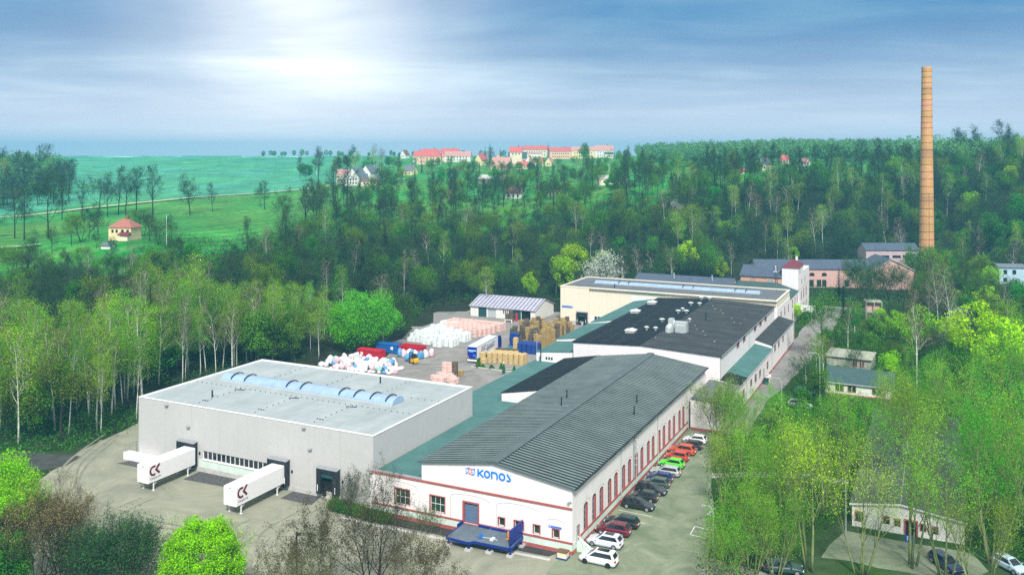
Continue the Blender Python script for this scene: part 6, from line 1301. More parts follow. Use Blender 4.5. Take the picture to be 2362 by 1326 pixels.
# ================================================================ TREES
def rot_about(d, ang, az):
    u = d.orthogonal().normalized(); w_ = d.cross(u); s = u*math.cos(az) + w_*math.sin(az)
    return (d*math.cos(ang) + s*math.sin(ang)).normalized()
class Tree:
    """limbs as tapered tubes, fine twigs as slivers, leaves as small faces"""
    def __init__(s, seed): s.r = random.Random(seed); s.np = np.random.default_rng(seed); s.wood = M(); s.tw = []; s.tips = []; s.mid = []
    def branch(s, p, d, L, r, lv, P):
        rr = s.r; n = 5 if lv == 0 else (4 if lv == 1 else 3); pts = [p.copy()]; rads = [r]
        for i in range(n):
            d = (d + Vector((rr.gauss(0,1), rr.gauss(0,1), rr.gauss(0,1)))*P['wob'][lv] + Vector((0,0,P['up'][lv]))).normalized()
            p = p + d*(L/n); pts.append(p.copy()); rads.append(max(.006, r*(1 - (i+1)/n*P['taper'][lv])))
        s.wood.tube(pts, rads, (6,5,4,3)[min(lv,3)] if P.get('fine') else (5,4,3,3)[min(lv,3)])
        if lv >= 1: s.mid.append((pts[-2], L))
        def at_(t): k = min(n-1, int(t*n)); f = t*n - k; return pts[k].lerp(pts[k+1], f), (pts[k+1]-pts[k]).normalized()
        if lv + 1 < len(P['n']):
            cnt = P['n'][lv]; t0 = P['t0'][lv]
            for k in range(cnt):
                t = t0 + (1-t0)*((k + rr.uniform(.2,.9))/cnt); q, dd = at_(min(.999, t))
                an = R(P['ang'][lv])*(1.15 - .45*t)*rr.uniform(.75,1.25); az = (k*2.4 + rr.uniform(-.5,.5)) if lv == 0 else rr.uniform(0,6.28)
                Lc = L*P['ratio'][lv]*(1.25 - P['fall'][lv]*t)*rr.uniform(.75,1.2)
                s.branch(q, rot_about(dd, an, az), Lc, max(.01, r*(1-t*P['taper'][lv])*.55), lv+1, P)
        else:
            for k in range(P['n'][lv]):
                q, dd = at_(rr.uniform(.15,1)); s.tw.append((q, rot_about(dd, R(rr.uniform(15,60)), rr.uniform(0,6.28)), P['tl']*rr.uniform(.6,1.3)))
            s.tips.append(pts[-1])
    def norm(s, H):
        """scale the whole skeleton to the height H"""
        zs = [v[2] for v in s.wood.v] + [(q + d*L).z for q, d, L in s.tw]; k = H/float(np.percentile(np.array(zs), 99.6))
        s.wood.v = [(v[0]*k, v[1]*k, v[2]*k) for v in s.wood.v]; s.tw = [(q*k, d, L*k) for q, d, L in s.tw]; s.tips = [p*k for p in s.tips]; return s
    def crown(s, name, mats, tww, leaves, size, spread, droop=0.0, tilt=None):
        """twig slivers plus leaf faces around the twig ends"""
        g = s.np; V_ = []; F_ = []; I_ = []
        if s.tw:
            q = np.array([t[0] for t in s.tw]); d = np.array([t[1] for t in s.tw]); L = np.array([t[2] for t in s.tw])[:,None]; d[:,2] -= droop
            rn = g.normal(size=q.shape); sd = np.cross(d, rn); sd /= np.linalg.norm(sd, axis=1)[:,None] + 1e-9; e = q + d*L
            n = len(q); V_.append(np.stack([q-sd*tww, q+sd*tww, e], 1).reshape(-1,3)); F_ += [(3*i,3*i+1,3*i+2) for i in range(n)]; I_ += [0]*n
            base = e
        else: base = np.array([t for t in s.tips])
        if leaves:
            k = g.integers(0, len(base), leaves); c = base[k] + g.normal(size=(leaves,3))*spread
            u = g.normal(size=(leaves,3)); u /= np.linalg.norm(u, axis=1)[:,None]; w_ = np.cross(u, g.normal(size=(leaves,3))); w_ /= np.linalg.norm(w_, axis=1)[:,None]
            sz = size*g.uniform(.6,1.3,(leaves,1)); u *= sz; w_ *= sz*.75; o = sum(len(x) for x in V_)
            V_.append(np.stack([c-u*.5, c+w_*.5, c+u*.5, c-w_*.5], 1).reshape(-1,3)); F_ += [(o+4*i,o+4*i+1,o+4*i+2,o+4*i+3) for i in range(leaves)]; I_ += [1]*leaves
        me = bpy.data.meshes.new(name); me.from_pydata(np.concatenate(V_).tolist(), [], F_)
        for x in mats: me.materials.append(MT[x])
        me.polygons.foreach_set('material_index', I_); me.update(); return me
def blobs(seed, n, rx, rz, zc, rb, count, size, name, matn, squash=1.0, rmin=.35):
    """dense crown: leaf faces on and inside many overlapping clumps, gaps between them"""
    g = np.random.default_rng(seed); c = []
    while len(c) < n:
        v = g.normal(size=3); v /= np.linalg.norm(v); rad = g.uniform(rmin,1)**.6
        p = v*rad*np.array([rx, rx, rz]); 
        if p[2] > -rz*.75: c.append(p)
    c = np.array(c); k = g.integers(0, n, count); v = g.normal(size=(count,3)); v /= np.linalg.norm(v, axis=1)[:,None]
    rbs = rb*g.uniform(.6,1.25,n); p = c[k] + v*(rbs[k]*g.uniform(.55,1.05,count)**.7)[:,None]*np.array([1,1,squash]); p[:,2] += zc
    nrm = v + g.normal(size=(count,3))*.55; nrm /= np.linalg.norm(nrm, axis=1)[:,None]
    u = np.cross(nrm, g.normal(size=(count,3))); u /= np.linalg.norm(u, axis=1)[:,None]; w_ = np.cross(nrm, u); sz = size*g.uniform(.6,1.35,(count,1)); u *= sz; w_ *= sz*.7
    V_ = np.stack([p-u*.5, p+w_*.5, p+u*.5, p-w_*.5], 1).reshape(-1,3); F_ = np.arange(count*4).reshape(-1,4)
    me = bpy.data.meshes.new(name); me.from_pydata(V_.tolist(), [], F_.tolist()); me.materials.append(MT[matn]); me.update(); return me
def assemble(name, label, wood, crown, bark, cat='tree'):
    t = link(name, None); tag(t, label, cat); t.location = (0, -400, 0); ORG[t.name] = (0,0,0)
    if wood is not None:
        o = link('trunk', wood if not isinstance(wood, M) else wood.mesh('trunk', bark, smooth=True)); o.parent = t
    o = link('crown', crown); o.parent = t; return seal(t)
WIDE = dict(n=[9,6,5,4], t0=[.32,.25,.2], ang=[48,42,40], ratio=[.50,.50,.5], fall=[.55,.5,.5], wob=[.05,.12,.14,.15], up=[.03,.10,.07,.05], taper=[.85,.8,.8,.8], tl=1.1)
TALL = dict(n=[14,5,5,4], t0=[.30,.25,.2], ang=[36,36,38], ratio=[.30,.50,.5], fall=[.55,.5,.5], wob=[.025,.10,.13,.15], up=[.05,.15,.1,.05], taper=[.9,.8,.8,.8], tl=1.0)
BIRCH = dict(n=[15,4,4,4], t0=[.40,.3,.2], ang=[42,40,40], ratio=[.22,.5,.5], fall=[.6,.4,.4], wob=[.035,.10,.14,.2], up=[.05,.12,.0,-.08], taper=[.92,.8,.8,.8], tl=.9)
def multi(seed, stems, H, P, r, lean, spread=.5):
    t = Tree(seed)
    for k in range(stems):
        a = 6.28*k/stems + t.r.uniform(-.4,.4); ln = R(lean)*t.r.uniform(.5,1.2) if stems > 1 else R(lean)*.2
        t.branch(Vector((spread*math.cos(a), spread*math.sin(a), -.4)), Vector((math.sin(ln)*math.cos(a), math.sin(ln)*math.sin(a), math.cos(ln))), H*t.r.uniform(.8,1), r*t.r.uniform(.75,1.1), 0, P)
    return t.norm(H)
PROTO = {}
def proto(key, name, make): PROTO[key] = [make(i) for i in range({'f': 2}.get(key[0], 3) if len(key) == 2 else 3)]; return PROTO[key]
def t_skel(seed, H, P, r): t = Tree(seed); t.branch(Vector((0,0,-.6)), Vector((0,0,1)), H*.92, r, 0, P); return t.norm(H)
LB = 'tree'
def p_bare(i):
    t = t_skel(101+i, 15, WIDE, .32); return assemble('bare_tree', LB, t.wood, t.crown('crown', ['twig','leaf_bud'], .034, 2300, .24, .42), 'bark')
def p_tall(i):
    t = t_skel(131+i, 19, TALL, .28); return assemble('tall_bare_tree', LB, t.wood, t.crown('crown', ['twig','leaf_bud'], .034, 900, .24, .45), 'bark_dark')
def p_birch(i):
    t = t_skel(161+i, 18, BIRCH, .19); return assemble('birch_tree', LB, t.wood, t.crown('crown', ['twig_birch','leaf_birch'], .02, 3100, .18, .30, .35), 'birch_bark')
def p_birchbare(i):
    t = t_skel(191+i, 18, BIRCH, .19); return assemble('bare_birch_tree', LB, t.wood, t.crown('crown', ['twig_birch','leaf_brown'], .022, 700, .2, .4, .45), 'birch_bark')
def p_green(i):
    t = t_skel(221+i, 11, WIDE, .26); return assemble('leafy_tree', LB, t.wood, blobs(31+i, 26, 3.6, 4.4, 8.0, 1.75, 4200, .42, 'crown', 'leaf_green'), 'bark')
def p_lime(i):
    t = t_skel(251+i, 11, WIDE, .26); return assemble('lime_green_tree', LB, t.wood, blobs(61+i, 22, 3.4, 4.2, 7.6, 1.45, 3300, .38, 'crown', 'leaf_lime'), 'bark')
def p_olive(i):
    t = t_skel(281+i, 14, WIDE, .28); return assemble('budding_tree', LB, t.wood, t.crown('crown', ['twig','leaf_olive'], .03, 4200, .24, .5), 'bark')
def p_fir(i):
    rr = random.Random(300+i); H = 17; w_ = M(); w_.tube([(0,0,-.5),(0,0,H*.5),(0,0,H)], [.25,.15,.03], 5); c = M()
    for k in range(34):
        z = 1.6 + (H-1.8)*k/34; rad = 3.2*(1 - z/H)**.8 + .15
        for j in range(9):
            a = j*.698 + k*1.1 + rr.uniform(-.2,.2); L = rad*rr.uniform(.75,1.1); d = Vector((math.cos(a), math.sin(a), 0)); s_ = Vector((-d.y, d.x, 0))
            for q in range(6):
                t = (q+1)/6; p = d*L*t + Vector((0,0,z - .35*L*t*t + .1*rr.random())); ww = .5*(1-t*.6)*(.35+rad*.18); e = d*.42*L/3
                c.quad(p - s_*ww - Vector((0,0,.28*ww)), p + e*.3, p + s_*ww - Vector((0,0,.28*ww)), p - e*.6)
    return assemble('spruce_tree', LB, w_, c.mesh('crown', 'leaf_fir'), 'bark_dark')
def p_blossom(i):
    t = t_skel(331+i, 9, WIDE, .2); return assemble('blossoming_tree', LB, t.wood, t.crown('crown', ['twig','blossom'], .02, 2600, .24, .42), 'bark')
def p_copp(i):
    t = multi(361+i, 4, 12, dict(WIDE, n=[7,5,4,3]), .16, 20, .4); return assemble('coppiced_tree', LB, t.wood, t.crown('crown', ['twig','leaf_bud'], .03, 2200, .24, .5), 'bark_dark')
for k, f in (('copp',p_copp),('bare',p_bare),('tall',p_tall),('birch',p_birch),('bbirch',p_birchbare),('green',p_green),('lime',p_lime),('olive',p_olive),('fir',p_fir),('blossom',p_blossom)): PROTO[k] = [f(i) for i in range(3)]
used = set(); NUM = {}
HGT = dict(copp=12, bare=15, tall=19, birch=18, bbirch=18, green=13.5, lime=12.8, olive=14, fir=17, blossom=9)
def plant(key, X, Y, label, group=None, s=1.0, sz=None, var=None, rz=None):
    src = PROTO[key][rnd.randrange(3) if var is None else var]; NUM[key] = NUM.get(key, 0) + 1
    z = ground(X, Y) - .1; sc = (s*rnd.uniform(.82,1.2), s*rnd.uniform(.82,1.2), s*(sz or rnd.uniform(.85,1.15)))
    rz = rnd.uniform(0, 6.28) if rz is None else rz
    if src.name not in used:
        used.add(src.name); src.location = (X, Y, z); src.rotation_euler = (0,0,rz); src.scale = sc; tag(src, label, 'tree', group)
        if not group and 'group' in src: del src['group']
        return src
    c = dup(src, (X, Y, z), rz, sc, label)
    if group: c['group'] = group
    elif 'group' in c: del c['group']
    return c
GRID = {}
def free(X, Y, d):
    i, j = int(X//8), int(Y//8)
    for a in range(i-1, i+2):
        for b in range(j-1, j+2):
            for (x, y) in GRID.get((a, b), ()):
                if (x-X)**2 + (y-Y)**2 < d*d: return False
    return True
def mark(X, Y): GRID.setdefault((int(X//8), int(Y//8)), []).append((X, Y))
KEEP = [[(-100,60),(-94,82),(-92,100),(-97,113),(-104,120),(-105,142),(-101,156),(-62,156),(-62,163),(6,163),(6,205),(15,206),(15,150),(12,60),(-30,-10),(-80,-12),(-79,0),(-79.5,31)],
        [(18.5,86),(34,86),(34,101),(18.5,101)], [(16,115),(28,115),(28,127),(16,127)], [(29.5,22),(46,22),(46,76),(29.5,76)]]
KEEPW = [(85,140,326,346),(132,160,322,360),(158,174,344,360),(166,180,296,310),(-146,-124,297,318),(-8,16,404,432),(104,112,258,268)]
def clear(X, Y):
    q = ab(X, Y)
    if any(inpoly(q, k) for k in KEEP): return False
    return not any(x0 < X < x1 and y0 < Y < y1 for x0, x1, y0, y1 in KEEPW)
def scatter(px0, px1, Y0, Y1, dist, n, mix, label, group, cond=None, s=(.85,1.15)):
    """random trees between two bearings and distances; Y0/Y1 may be functions of the bearing"""
    ks, ws = zip(*mix.items()); done = tries = 0
    while done < n and tries < n*40:
        tries += 1; px = rnd.uniform(px0, px1); y0 = Y0(px) if callable(Y0) else Y0; y1 = Y1(px) if callable(Y1) else Y1
        Y = math.sqrt(rnd.uniform(y0*y0, y1*y1)); X = (px-CX)/FL*Y
        if not clear(X, Y) or not free(X, Y, dist) or (cond and not cond(px, Y)): continue
        k = rnd.choices(ks, ws)[0]; mark(X, Y); done += 1
        while NUM.get(k, 0) >= 278: k = rnd.choice(('copp', 'green', 'bbirch', 'birch', 'tall', 'copp', 'copp'))
        plant(k, X, Y, {'copp':'many-stemmed bare tree','bare':'bare grey-brown tree','tall':'tall bare dark tree','birch':'white-stemmed birch in young yellow-green leaf','bbirch':'bare white-stemmed birch','green':'fresh green leafy tree','lime':'bright lime-green tree','olive':'olive budding tree','fir':'dark spruce','blossom':'small white blossoming tree'}[k] + ' ' + label, k + ' ' + group, rnd.uniform(*s))
def px_of(x, yb, Yd=None, key='bare', H=None, label='', var=None, **k):
    """one tree: bearing, base row, height in metres"""
    if Yd is None: X, Y = gp(x, yb)
    else: Y = Yd; X = (x-CX)/FL*Y
    mark(X, Y); return plant(key, X, Y, label, None, H/HGT[key] if H else 1.0, 1.0, var, **k)
ip = lambda xs, ys: (lambda p: float(np.interp(p, xs, ys)))
# --- named single trees
for (x, yb, Y, k, H, lb) in (
 (347,0,198,'fir',21,'dark spruce standing alone behind the birch wood'), (385,0,200,'bbirch',20,'bare birch with spread limbs right of the lone spruce'),
 (232,0,190,'bbirch',22,'bare birch with low spreading limbs left of the lone spruce'), (302,0,196,'bbirch',19,'thin bare birch beside the lone spruce'),
 (782,0,268,'fir',17,'slim dark spruce in the middle wood'), (835,0,283,'fir',18,'dark spruce beside a rusty larch'), (888,0,300,'fir',19,'broad dark spruce in the middle wood'), (655,0,262,'olive',14,'lime-tinged tree above the dark oak'),
 (1302,0,300,'lime',17,'tall lime-green tree at the left end of the cream building'), (1325,0,318,'lime',17,'large lime-green tree above the white blossom tree'), (1392,0,322,'lime',14,'round lime-green tree right of the large lime-green one'), (1222,0,296,'lime',11,'small lime-green tree behind the white shed'),
 (1385,0,294,'blossom',17,'large white blossoming cherry behind the cream building'), (1563,0,380,'blossom',11,'narrow white blossom tree high in the hill wood'), (1903,0,388,'blossom',9,'white blossoming bush in the hill wood left of the chimney'), (2072,0,372,'blossom',8.5,'white blossom tree near the chimney foot'), (1775,0,345,'blossom',8,'white blossom bush behind the pink hall roof'),
 (1585,0,338,'lime',15,'lime-green tree in two clumps behind the slate roofs'), (1660,0,340,'lime',11,'small lime-green bush tree behind the slate roofs'), (1830,0,362,'lime',9,'small lime-green tree above the pink hall'), (1822,0,352,'birch',17,'pale birch behind the pink hall'),
 (2330,0,392,'lime',13,'bright lime-green tree high on the hill edge'), (2238,0,388,'lime',11,'narrow lime-green tree high on the hill right of the chimney'),
 (1612,0,405,'fir',13,'dark pine with flat crown on the hill meadow edge'), (860,803,None,'green',16,'PLACE'),
 (1897,828,None,'olive',16,'tall yellow-green tree leaning over the street by the low lean-to'), (1945,742,None,'fir',14,'dark spruce in front of the pink hall'), (1990,735,None,'bare',19,'dark bare tree before the gabled pink hall'), (2048,742,None,'bare',18,'dark bare tree beside the concrete shell'), (2110,690,None,'fir',10,'small dark spruce below the pink gable'),
 (2116,918,None,'bbirch',23,'tall bare birch with white trunk in front of the lime-green trees'), (2165,785,None,'bbirch',22,'twin brown birch left stem group beyond the lime trees'), (2195,800,None,'bbirch',22,'twin brown birch with forked white limbs'),
 (2120,842,None,'lime',15,'round lime-green tree behind the tall birch'), (2068,800,None,'lime',10,'small lime-green tree beside the concrete shell'), (2255,905,None,'lime',20,'huge lime-green tree at the right of the clearing'), (2330,930,None,'lime',18,'lime-green tree behind the dark green thicket'), (2280,760,None,'lime',13,'lime-green tree below the pale blue house'),
 (2190,840,None,'blossom',10,'white blossoming thorn between the lime-green trees'), (2210,790,None,'blossom',9,'pale blossom tree behind the thorn'),
 (735,830,None,'birch',12,'yellow-leaved small birch left of the round willow'), (885,800,None,'bbirch',19,'white birch stem standing before the round willow'), (1122,722,None,'birch',15,'slim birch behind the white shed')):
    if lb == 'PLACE': continue
    o = px_of(x, yb, Y, k, H, lb)
# round willow
def rounded(label, X, Y, rx, rz, zc, n, rb, cnt, size, leafm, seed, H, bark='bark', P=WIDE, tw=None, name='round_tree'):
    t = t_skel(seed, H, P, .35); cr = blobs(seed, n, rx, rz, zc, rb, cnt, size, 'crown', leafm)
    o = assemble(name, label, t.wood, cr, bark); o.location = (X, Y, ground(X, Y)); mark(X, Y); return o
X, Y = gp(845, 806); rounded('large round green willow at the left edge of the yard', X, Y, 8.2, 6.0, 8.0, 70, 2.5, 26000, .34, 'leaf_willow', 501, 13)
X, Y = gp(925, 782); rounded('smaller brownish-green tree right of the round willow', X, Y, 5.0, 5.0, 7.4, 30, 2.0, 6500, .36, 'leaf_bud', 502, 12)
X, Y = gp(790, 815); rounded('yellow-green bushy tree hugging the round willow', X, Y, 4.4, 4.8, 6.4, 30, 1.8, 6000, .3, 'leaf_birch', 503, 10)
# --- birch wood by the warehouse
bf = ip([-160, 0, 150, 250, 320], [146, 147, 150, 158, 166])
scatter(-160, 330, bf, 200, 2.3, 105, dict(birch=.72, bbirch=.14, green=.06, olive=.08), 'in the birch wood beside the warehouse', 'trees of the birch wood', s=(.75,1.12))
scatter(325, 640, lambda p: 186 + (p-325)*.06, 226, 2.5, 74, dict(birch=.58, green=.22, bbirch=.12, olive=.08), 'in the thin wood behind the warehouse', 'trees behind the warehouse', s=(.75,1.05))
scatter(560, 770, 205, 240, 2.6, 26, dict(birch=.5, olive=.35, green=.15), 'between wood and yard, left of the willow', 'young trees left of the willow', s=(.55,.8), cond=lambda p, Y: p < 735 or Y > 228)
# --- bare wood at the left and in the middle
scatter(-200, 330, 203, ip([-200,180,190,330], [285,270,258,258]), 4.4, 78, dict(bare=.3, copp=.32, tall=.04, bbirch=.08, olive=.22, green=.04), 'in the wood below the yellow house', 'trees below the yellow house', s=(.55,.88))
scatter(330, 720, 222, ip([330,500,640,720], [262,275,305,335]), 4.5, 105, dict(bare=.34, copp=.3, tall=.08, olive=.18, bbirch=.06, green=.04), 'in the dark middle wood', 'trees of the middle wood', s=(.62,.9))
yb_ = ip([640,700,770,830,960,1080,1290,1360,1560], [236,232,240,258,272,300,306,303,304])
up_ = ip([700,760,900,1200,1560], [330,345,352,380,395])
scatter(700, 1560, yb_, up_, 4.8, 235, dict(bare=.33, copp=.24, tall=.06, olive=.20, bbirch=.09, green=.05, birch=.03), 'in the wood behind the yard', 'trees behind the yard', s=(.66,.92))
scatter(700, 1560, up_, lambda p: up_(p) + 105, 5.6, 150, dict(tall=.5, bare=.2, olive=.2, green=.1), 'on the meadow edge behind the middle wood', 'bare trees on the meadow edge', s=(.62,.98))
# --- hillside on the right
scatter(1560, 2130, ip([1560,1700,1800,2130], [322,345,358,364]), 428, 4.6, 190, dict(bare=.24, copp=.17, tall=.15, olive=.18, birch=.13, bbirch=.06, green=.06, lime=.01), 'in the hillside wood left of the chimney', 'trees of the hillside wood', s=(.75,1.12))
scatter(1600, 2135, 428, 446, 5.2, 46, dict(tall=.8, bare=.2), 'in the row on the hilltop meadow', 'tall bare trees of the hilltop row', s=(.85,1.12))
scatter(2125, 2470, ip([2125,2300,2470], [350,305,300]), 470, 4.9, 125, dict(bare=.20, copp=.16, tall=.10, olive=.23, birch=.15, bbirch=.05, green=.10, lime=.01), 'in the hillside wood right of the chimney', 'trees of the hillside wood', s=(.75,1.1))
scatter(2130, 2420, 258, 330, 5.5, 40, dict(green=.3, lime=.12, olive=.28, bare=.3), 'in the thicket below the hill', 'trees of the lower thicket', s=(.7,1.05), cond=lambda p, Y: not (p > 2285 and Y < 300))
for (x, Y, H) in ((2205,500,24),(2222,503,22),(2248,498,25),(2312,505,27),(2326,500,24)): px_of(x, 0, Y, 'tall', H, {2205:'slim',2222:'thin',2248:'taller',2312:'tallest',2326:'broad'}[x] + ' hazy bare tree on the skyline right of the chimney')
# --- trees on the meadow left, by bearing and height
for i, (x, Y, H) in enumerate(((-20,330,17),(34,335,19),(56,328,20),(112,330,24),(143,410,21),(190,415,18),(227,425,21),(248,420,20),(273,432,24),(289,428,22),(314,436,23),(353,420,25),(438,425,20),(490,440,15),(610,455,15),(600,470,12))):
    px_of(x, 0, Y, 'tall' if i % 3 else 'bare', H, ('bare tree at the picture edge', 'thin bare tree beside the track', 'slim bare tree on the track bend', 'large forked bare tree left of the yellow house', 'first bare roadside tree behind the yellow house', 'small bare roadside tree', 'twin bare roadside tree', 'narrow bare roadside tree', 'high bare roadside tree over the yellow roof', 'close companion of the high roadside tree', 'dark narrow bare tree right of the yellow roof', 'broad bare tree with the longest trunk on the meadow', 'lone bare tree on the road bend', 'faint bare tree by the pale road', 'round bare tree at the wood corner', 'hazy little roadside tree')[i])
for (x, Y, k, H, lb) in ((226,325,'bare',11,'dense bare tree behind the left roof corner of the yellow house'),(188,308,'copp',10,'bushy dark tree beside the dark spreading tree'),(330,322,'copp',9,'many-stemmed tree behind the right roof corner of the yellow house'),(222,292,'bare',6.5,'bush at the small dark garden shed'),(365,300,'copp',9,'many-stemmed bare tree right of the thin white pole'),(205,318,'bare',13,'spreading dark tree left of the yellow house'), (165,300,'olive',11,'yellowish bush tree before the dark spreading tree'), (345,306,'bare',11,'bare tree right of the yellow house'), (310,330,'olive',9,'yellow-green bush behind the yellow roof'), (258,286,'bare',6,'dark bush under the yellow house wall'), (120,292,'bare',9,'bushy bare tree by the track'), (395,312,'bare',10,'round bare tree at the lawn edge'),
    (770,445,'tall',24,'tall forked bare tree left of the white farmhouses'), (800,440,'tall',27,'highest bare tree below the white farmhouses'), (872,430,'bare',22,'broad bare oak before the white farmhouses'), (745,470,'olive',12,'yellow-green round bush on the meadow'), (650,352,'bare',19,'broad bare oak at the meadow corner'), (1150,440,'tall',17,'bare tree beside the brown-roofed cottage'), (1275,418,'bare',15,'bare tree before the cottage with four windows'), (1440,425,'bare',18,'forked bare tree before the pale stable'), (1490,420,'bare',17,'bare tree right of the pale stable'), (1648,420,'tall',25,'largest bare tree on the hill meadow edge'), (1690,424,'tall',22,'companion of the largest hill tree'), (1748,470,'lime',10,'pale yellow tree by the white hill house')):
    px_of(x, 0, Y, k, H, lb)
# --- hazy wood on the far left hill, village greenery, far misty wood
scatter(-220, 165, lambda p: 440 + max(0, p)*.3, lambda p: 640, 5.2, 150, dict(bare=.3, tall=.45, copp=.1, green=.08, fir=.07), 'in the blue hazy wood on the far hill', 'trees of the hazy hill wood', s=(.85,1.25), cond=lambda p, Y: p < 165 - max(0, (520-Y))*.45)
scatter(860, 1620, 500, 760, 8, 150, dict(olive=.40, bare=.25, green=.22, fir=.05, birch=.08), 'between the village houses', 'trees between the village houses', s=(.5,.8), cond=lambda p, Y: Y < 600 or rnd.random() < .35)
scatter(690, 900, 590, 780, 10, 22, dict(bare=.6, olive=.2, green=.2), 'behind the white farmhouses', 'hazy trees behind the farmhouses', s=(.8,1.2))
for (x, Y, k, H, lb) in ((1119,770,'fir',17,'left of two dark spruces on the village skyline'),(1130,770,'fir',20,'taller of two dark spruces on the village skyline'),(1154,760,'fir',16,'dark tree right of the two village spruces'),(1264,745,'fir',20,'dark spruce between two apartment blocks'),(1092,650,'fir',12,'dark spruce beside the yellow gable house'),(973,660,'fir',14,'spruce before the hipped red roof'),(1232,590,'fir',12,'spruce beside the broad red roof'),(812,900,'bare',17,'lone round tree on the field skyline'),(1345,745,'green',19,'pale green tree before the yellow apartment block')):
    px_of(x, 0, Y, k, H, lb)
# far misty wood as one mass
g = np.random.default_rng(5); cs = []
for k in range(620):
    px = g.uniform(1470, 2080); Y = g.uniform(620, 1000); X = (px-CX)/FL*Y
    if px < 1560 and Y < 720: continue
    cs.append((X, Y, ground(X, Y), g.uniform(10, 17)))
for k in range(150):
    px = g.uniform(-120, 140); Y = g.uniform(500, 720); X = (px-CX)/FL*Y
    if px > 150 - max(0, 600-Y)*.9: continue
    cs.append((X, Y, ground(X, Y), g.uniform(13, 20)))
for k in range(160):
    px = g.uniform(-700, -120); Y = g.uniform(430, 800); X = (px-CX)/FL*Y; cs.append((X, Y, ground(X, Y), g.uniform(14, 20)))
for k in range(300):
    px = g.uniform(2080, 3300); Y = g.uniform(480, 700); X = (px-CX)/FL*Y; cs.append((X, Y, ground(X, Y), g.uniform(14, 20)))
for k in range(60):
    px = g.uniform(600, 1700); Y = g.uniform(1150, 1500); X = (px-CX)/FL*Y; cs.append((X, Y, ground(X, Y), g.uniform(6, 11)))
cs = np.array(cs); k = np.repeat(np.arange(len(cs)), 170); v = g.normal(size=(len(k),3)); v /= np.linalg.norm(v, axis=1)[:,None]; rad = g.uniform(.3,1,len(k))**.5
h = cs[k,3]; p = cs[k,:3] + v*rad[:,None]*np.stack([h*.34,h*.34,h*.42],1); p[:,2] += h*.55
u = g.normal(size=p.shape); u /= np.linalg.norm(u, axis=1)[:,None]; w_ = np.cross(u, g.normal(size=p.shape)); w_ /= np.linalg.norm(w_, axis=1)[:,None]; u *= .75; w_ *= .6
me = bpy.data.meshes.new('woodland'); me.from_pydata(np.stack([p-u,p+w_,p+u,p-w_],1).reshape(-1,3).tolist(), [], np.arange(len(p)*4).reshape(-1,4).tolist()); me.materials.append(MT['leaf_far']); me.update()
tag(link('woodland', me), 'misty wood on the far hill behind the meadow', 'wood', None, 'stuff')
# undergrowth in the woods and on the banks
def undergrowth(name, label, n, regions, size, hmax, matn, seed, cl=9, rad=1.4):
    g = np.random.default_rng(seed); P_ = []
    rr = random.Random(seed); tries = 0
    while len(P_) < n and tries < n*20:
        tries += 1; px0, px1, Y0, Y1 = rr.choices(regions, [ (r[1]-r[0])*(r[3]**2-r[2]**2) for r in regions])[0]
        px = rr.uniform(px0, px1); Y = math.sqrt(rr.uniform(Y0**2, Y1**2)); X = (px-CX)/FL*Y
        if not clear(X, Y) or (px < 330 and Y < bf(px)-1.5) or (330 <= px < 640 and Y < 182) or (640 <= px < 1290 and Y < yb_(px) - 4 and px > 760): continue
        if px > 1560 and Y < 130 and inpoly(ab(X, Y), [(-1,-6),(0,57),(8,57),(8.6,38),(11.2,27),(13.8,16),(15.6,5),(16.2,-8)]): continue
        if inpoly(ab(X, Y), [(22,-8),(21,12),(27,22.5),(30,23.5),(45,22.8),(62,14),(62,-14)]): continue
        P_.append((X, Y, ground(X, Y)))
    P_ = np.array(P_); k = np.repeat(np.arange(len(P_)), cl); hs = g.uniform(.35,1,len(P_))[k]*hmax
    c = P_[k] + np.stack([g.normal(size=len(k))*rad, g.normal(size=len(k))*rad, hs*g.uniform(0,1,len(k))], 1)
    u = g.normal(size=c.shape); u /= np.linalg.norm(u, axis=1)[:,None]; w_ = np.cross(u, g.normal(size=c.shape)); w_ /= np.linalg.norm(w_, axis=1)[:,None]; sz = size*g.uniform(.5,1.2,(len(k),1)); u *= sz; w_ *= sz*.6
    me = bpy.data.meshes.new(name); me.from_pydata(np.stack([c-u*.5,c+w_*.5,c+u*.5,c-w_*.5],1).reshape(-1,3).tolist(), [], np.arange(len(c)*4).reshape(-1,4).tolist()); me.materials.append(MT[matn]); me.update()
    tag(link(name, me), label, 'undergrowth', None, 'stuff')
WR = [(-250,330,150,262),(330,700,186,330),(640,1560,225,415),(1560,2470,300,440)]
undergrowth('undergrowth', 'dark low brushwood on the floor of the woods', 15000, WR, .5, 3.2, 'leaf_bud', 71, 11)
undergrowth('undergrowth', 'pale dry twigs and brambles on the floor of the woods', 2600, WR, .45, 2.0, 'leaf_brown', 72, 9)
undergrowth('undergrowth', 'green shrubbery on the banks right of the lane', 5200, [(1640,2500,96,240)], .34, 2.4, 'leaf_bank', 73, 30, .9)
undergrowth('undergrowth', 'yellow-green young growth on the banks right of the lane', 1500, [(1640,2500,96,300)], .28, 3.0, 'leaf_poplar_green', 74, 26, .9)
undergrowth('grass', 'weeds and rough grass along the birch wood edge', 900, [(-200,330,146,172)], .4, .6, 'leaf_green', 75, 8, .9)
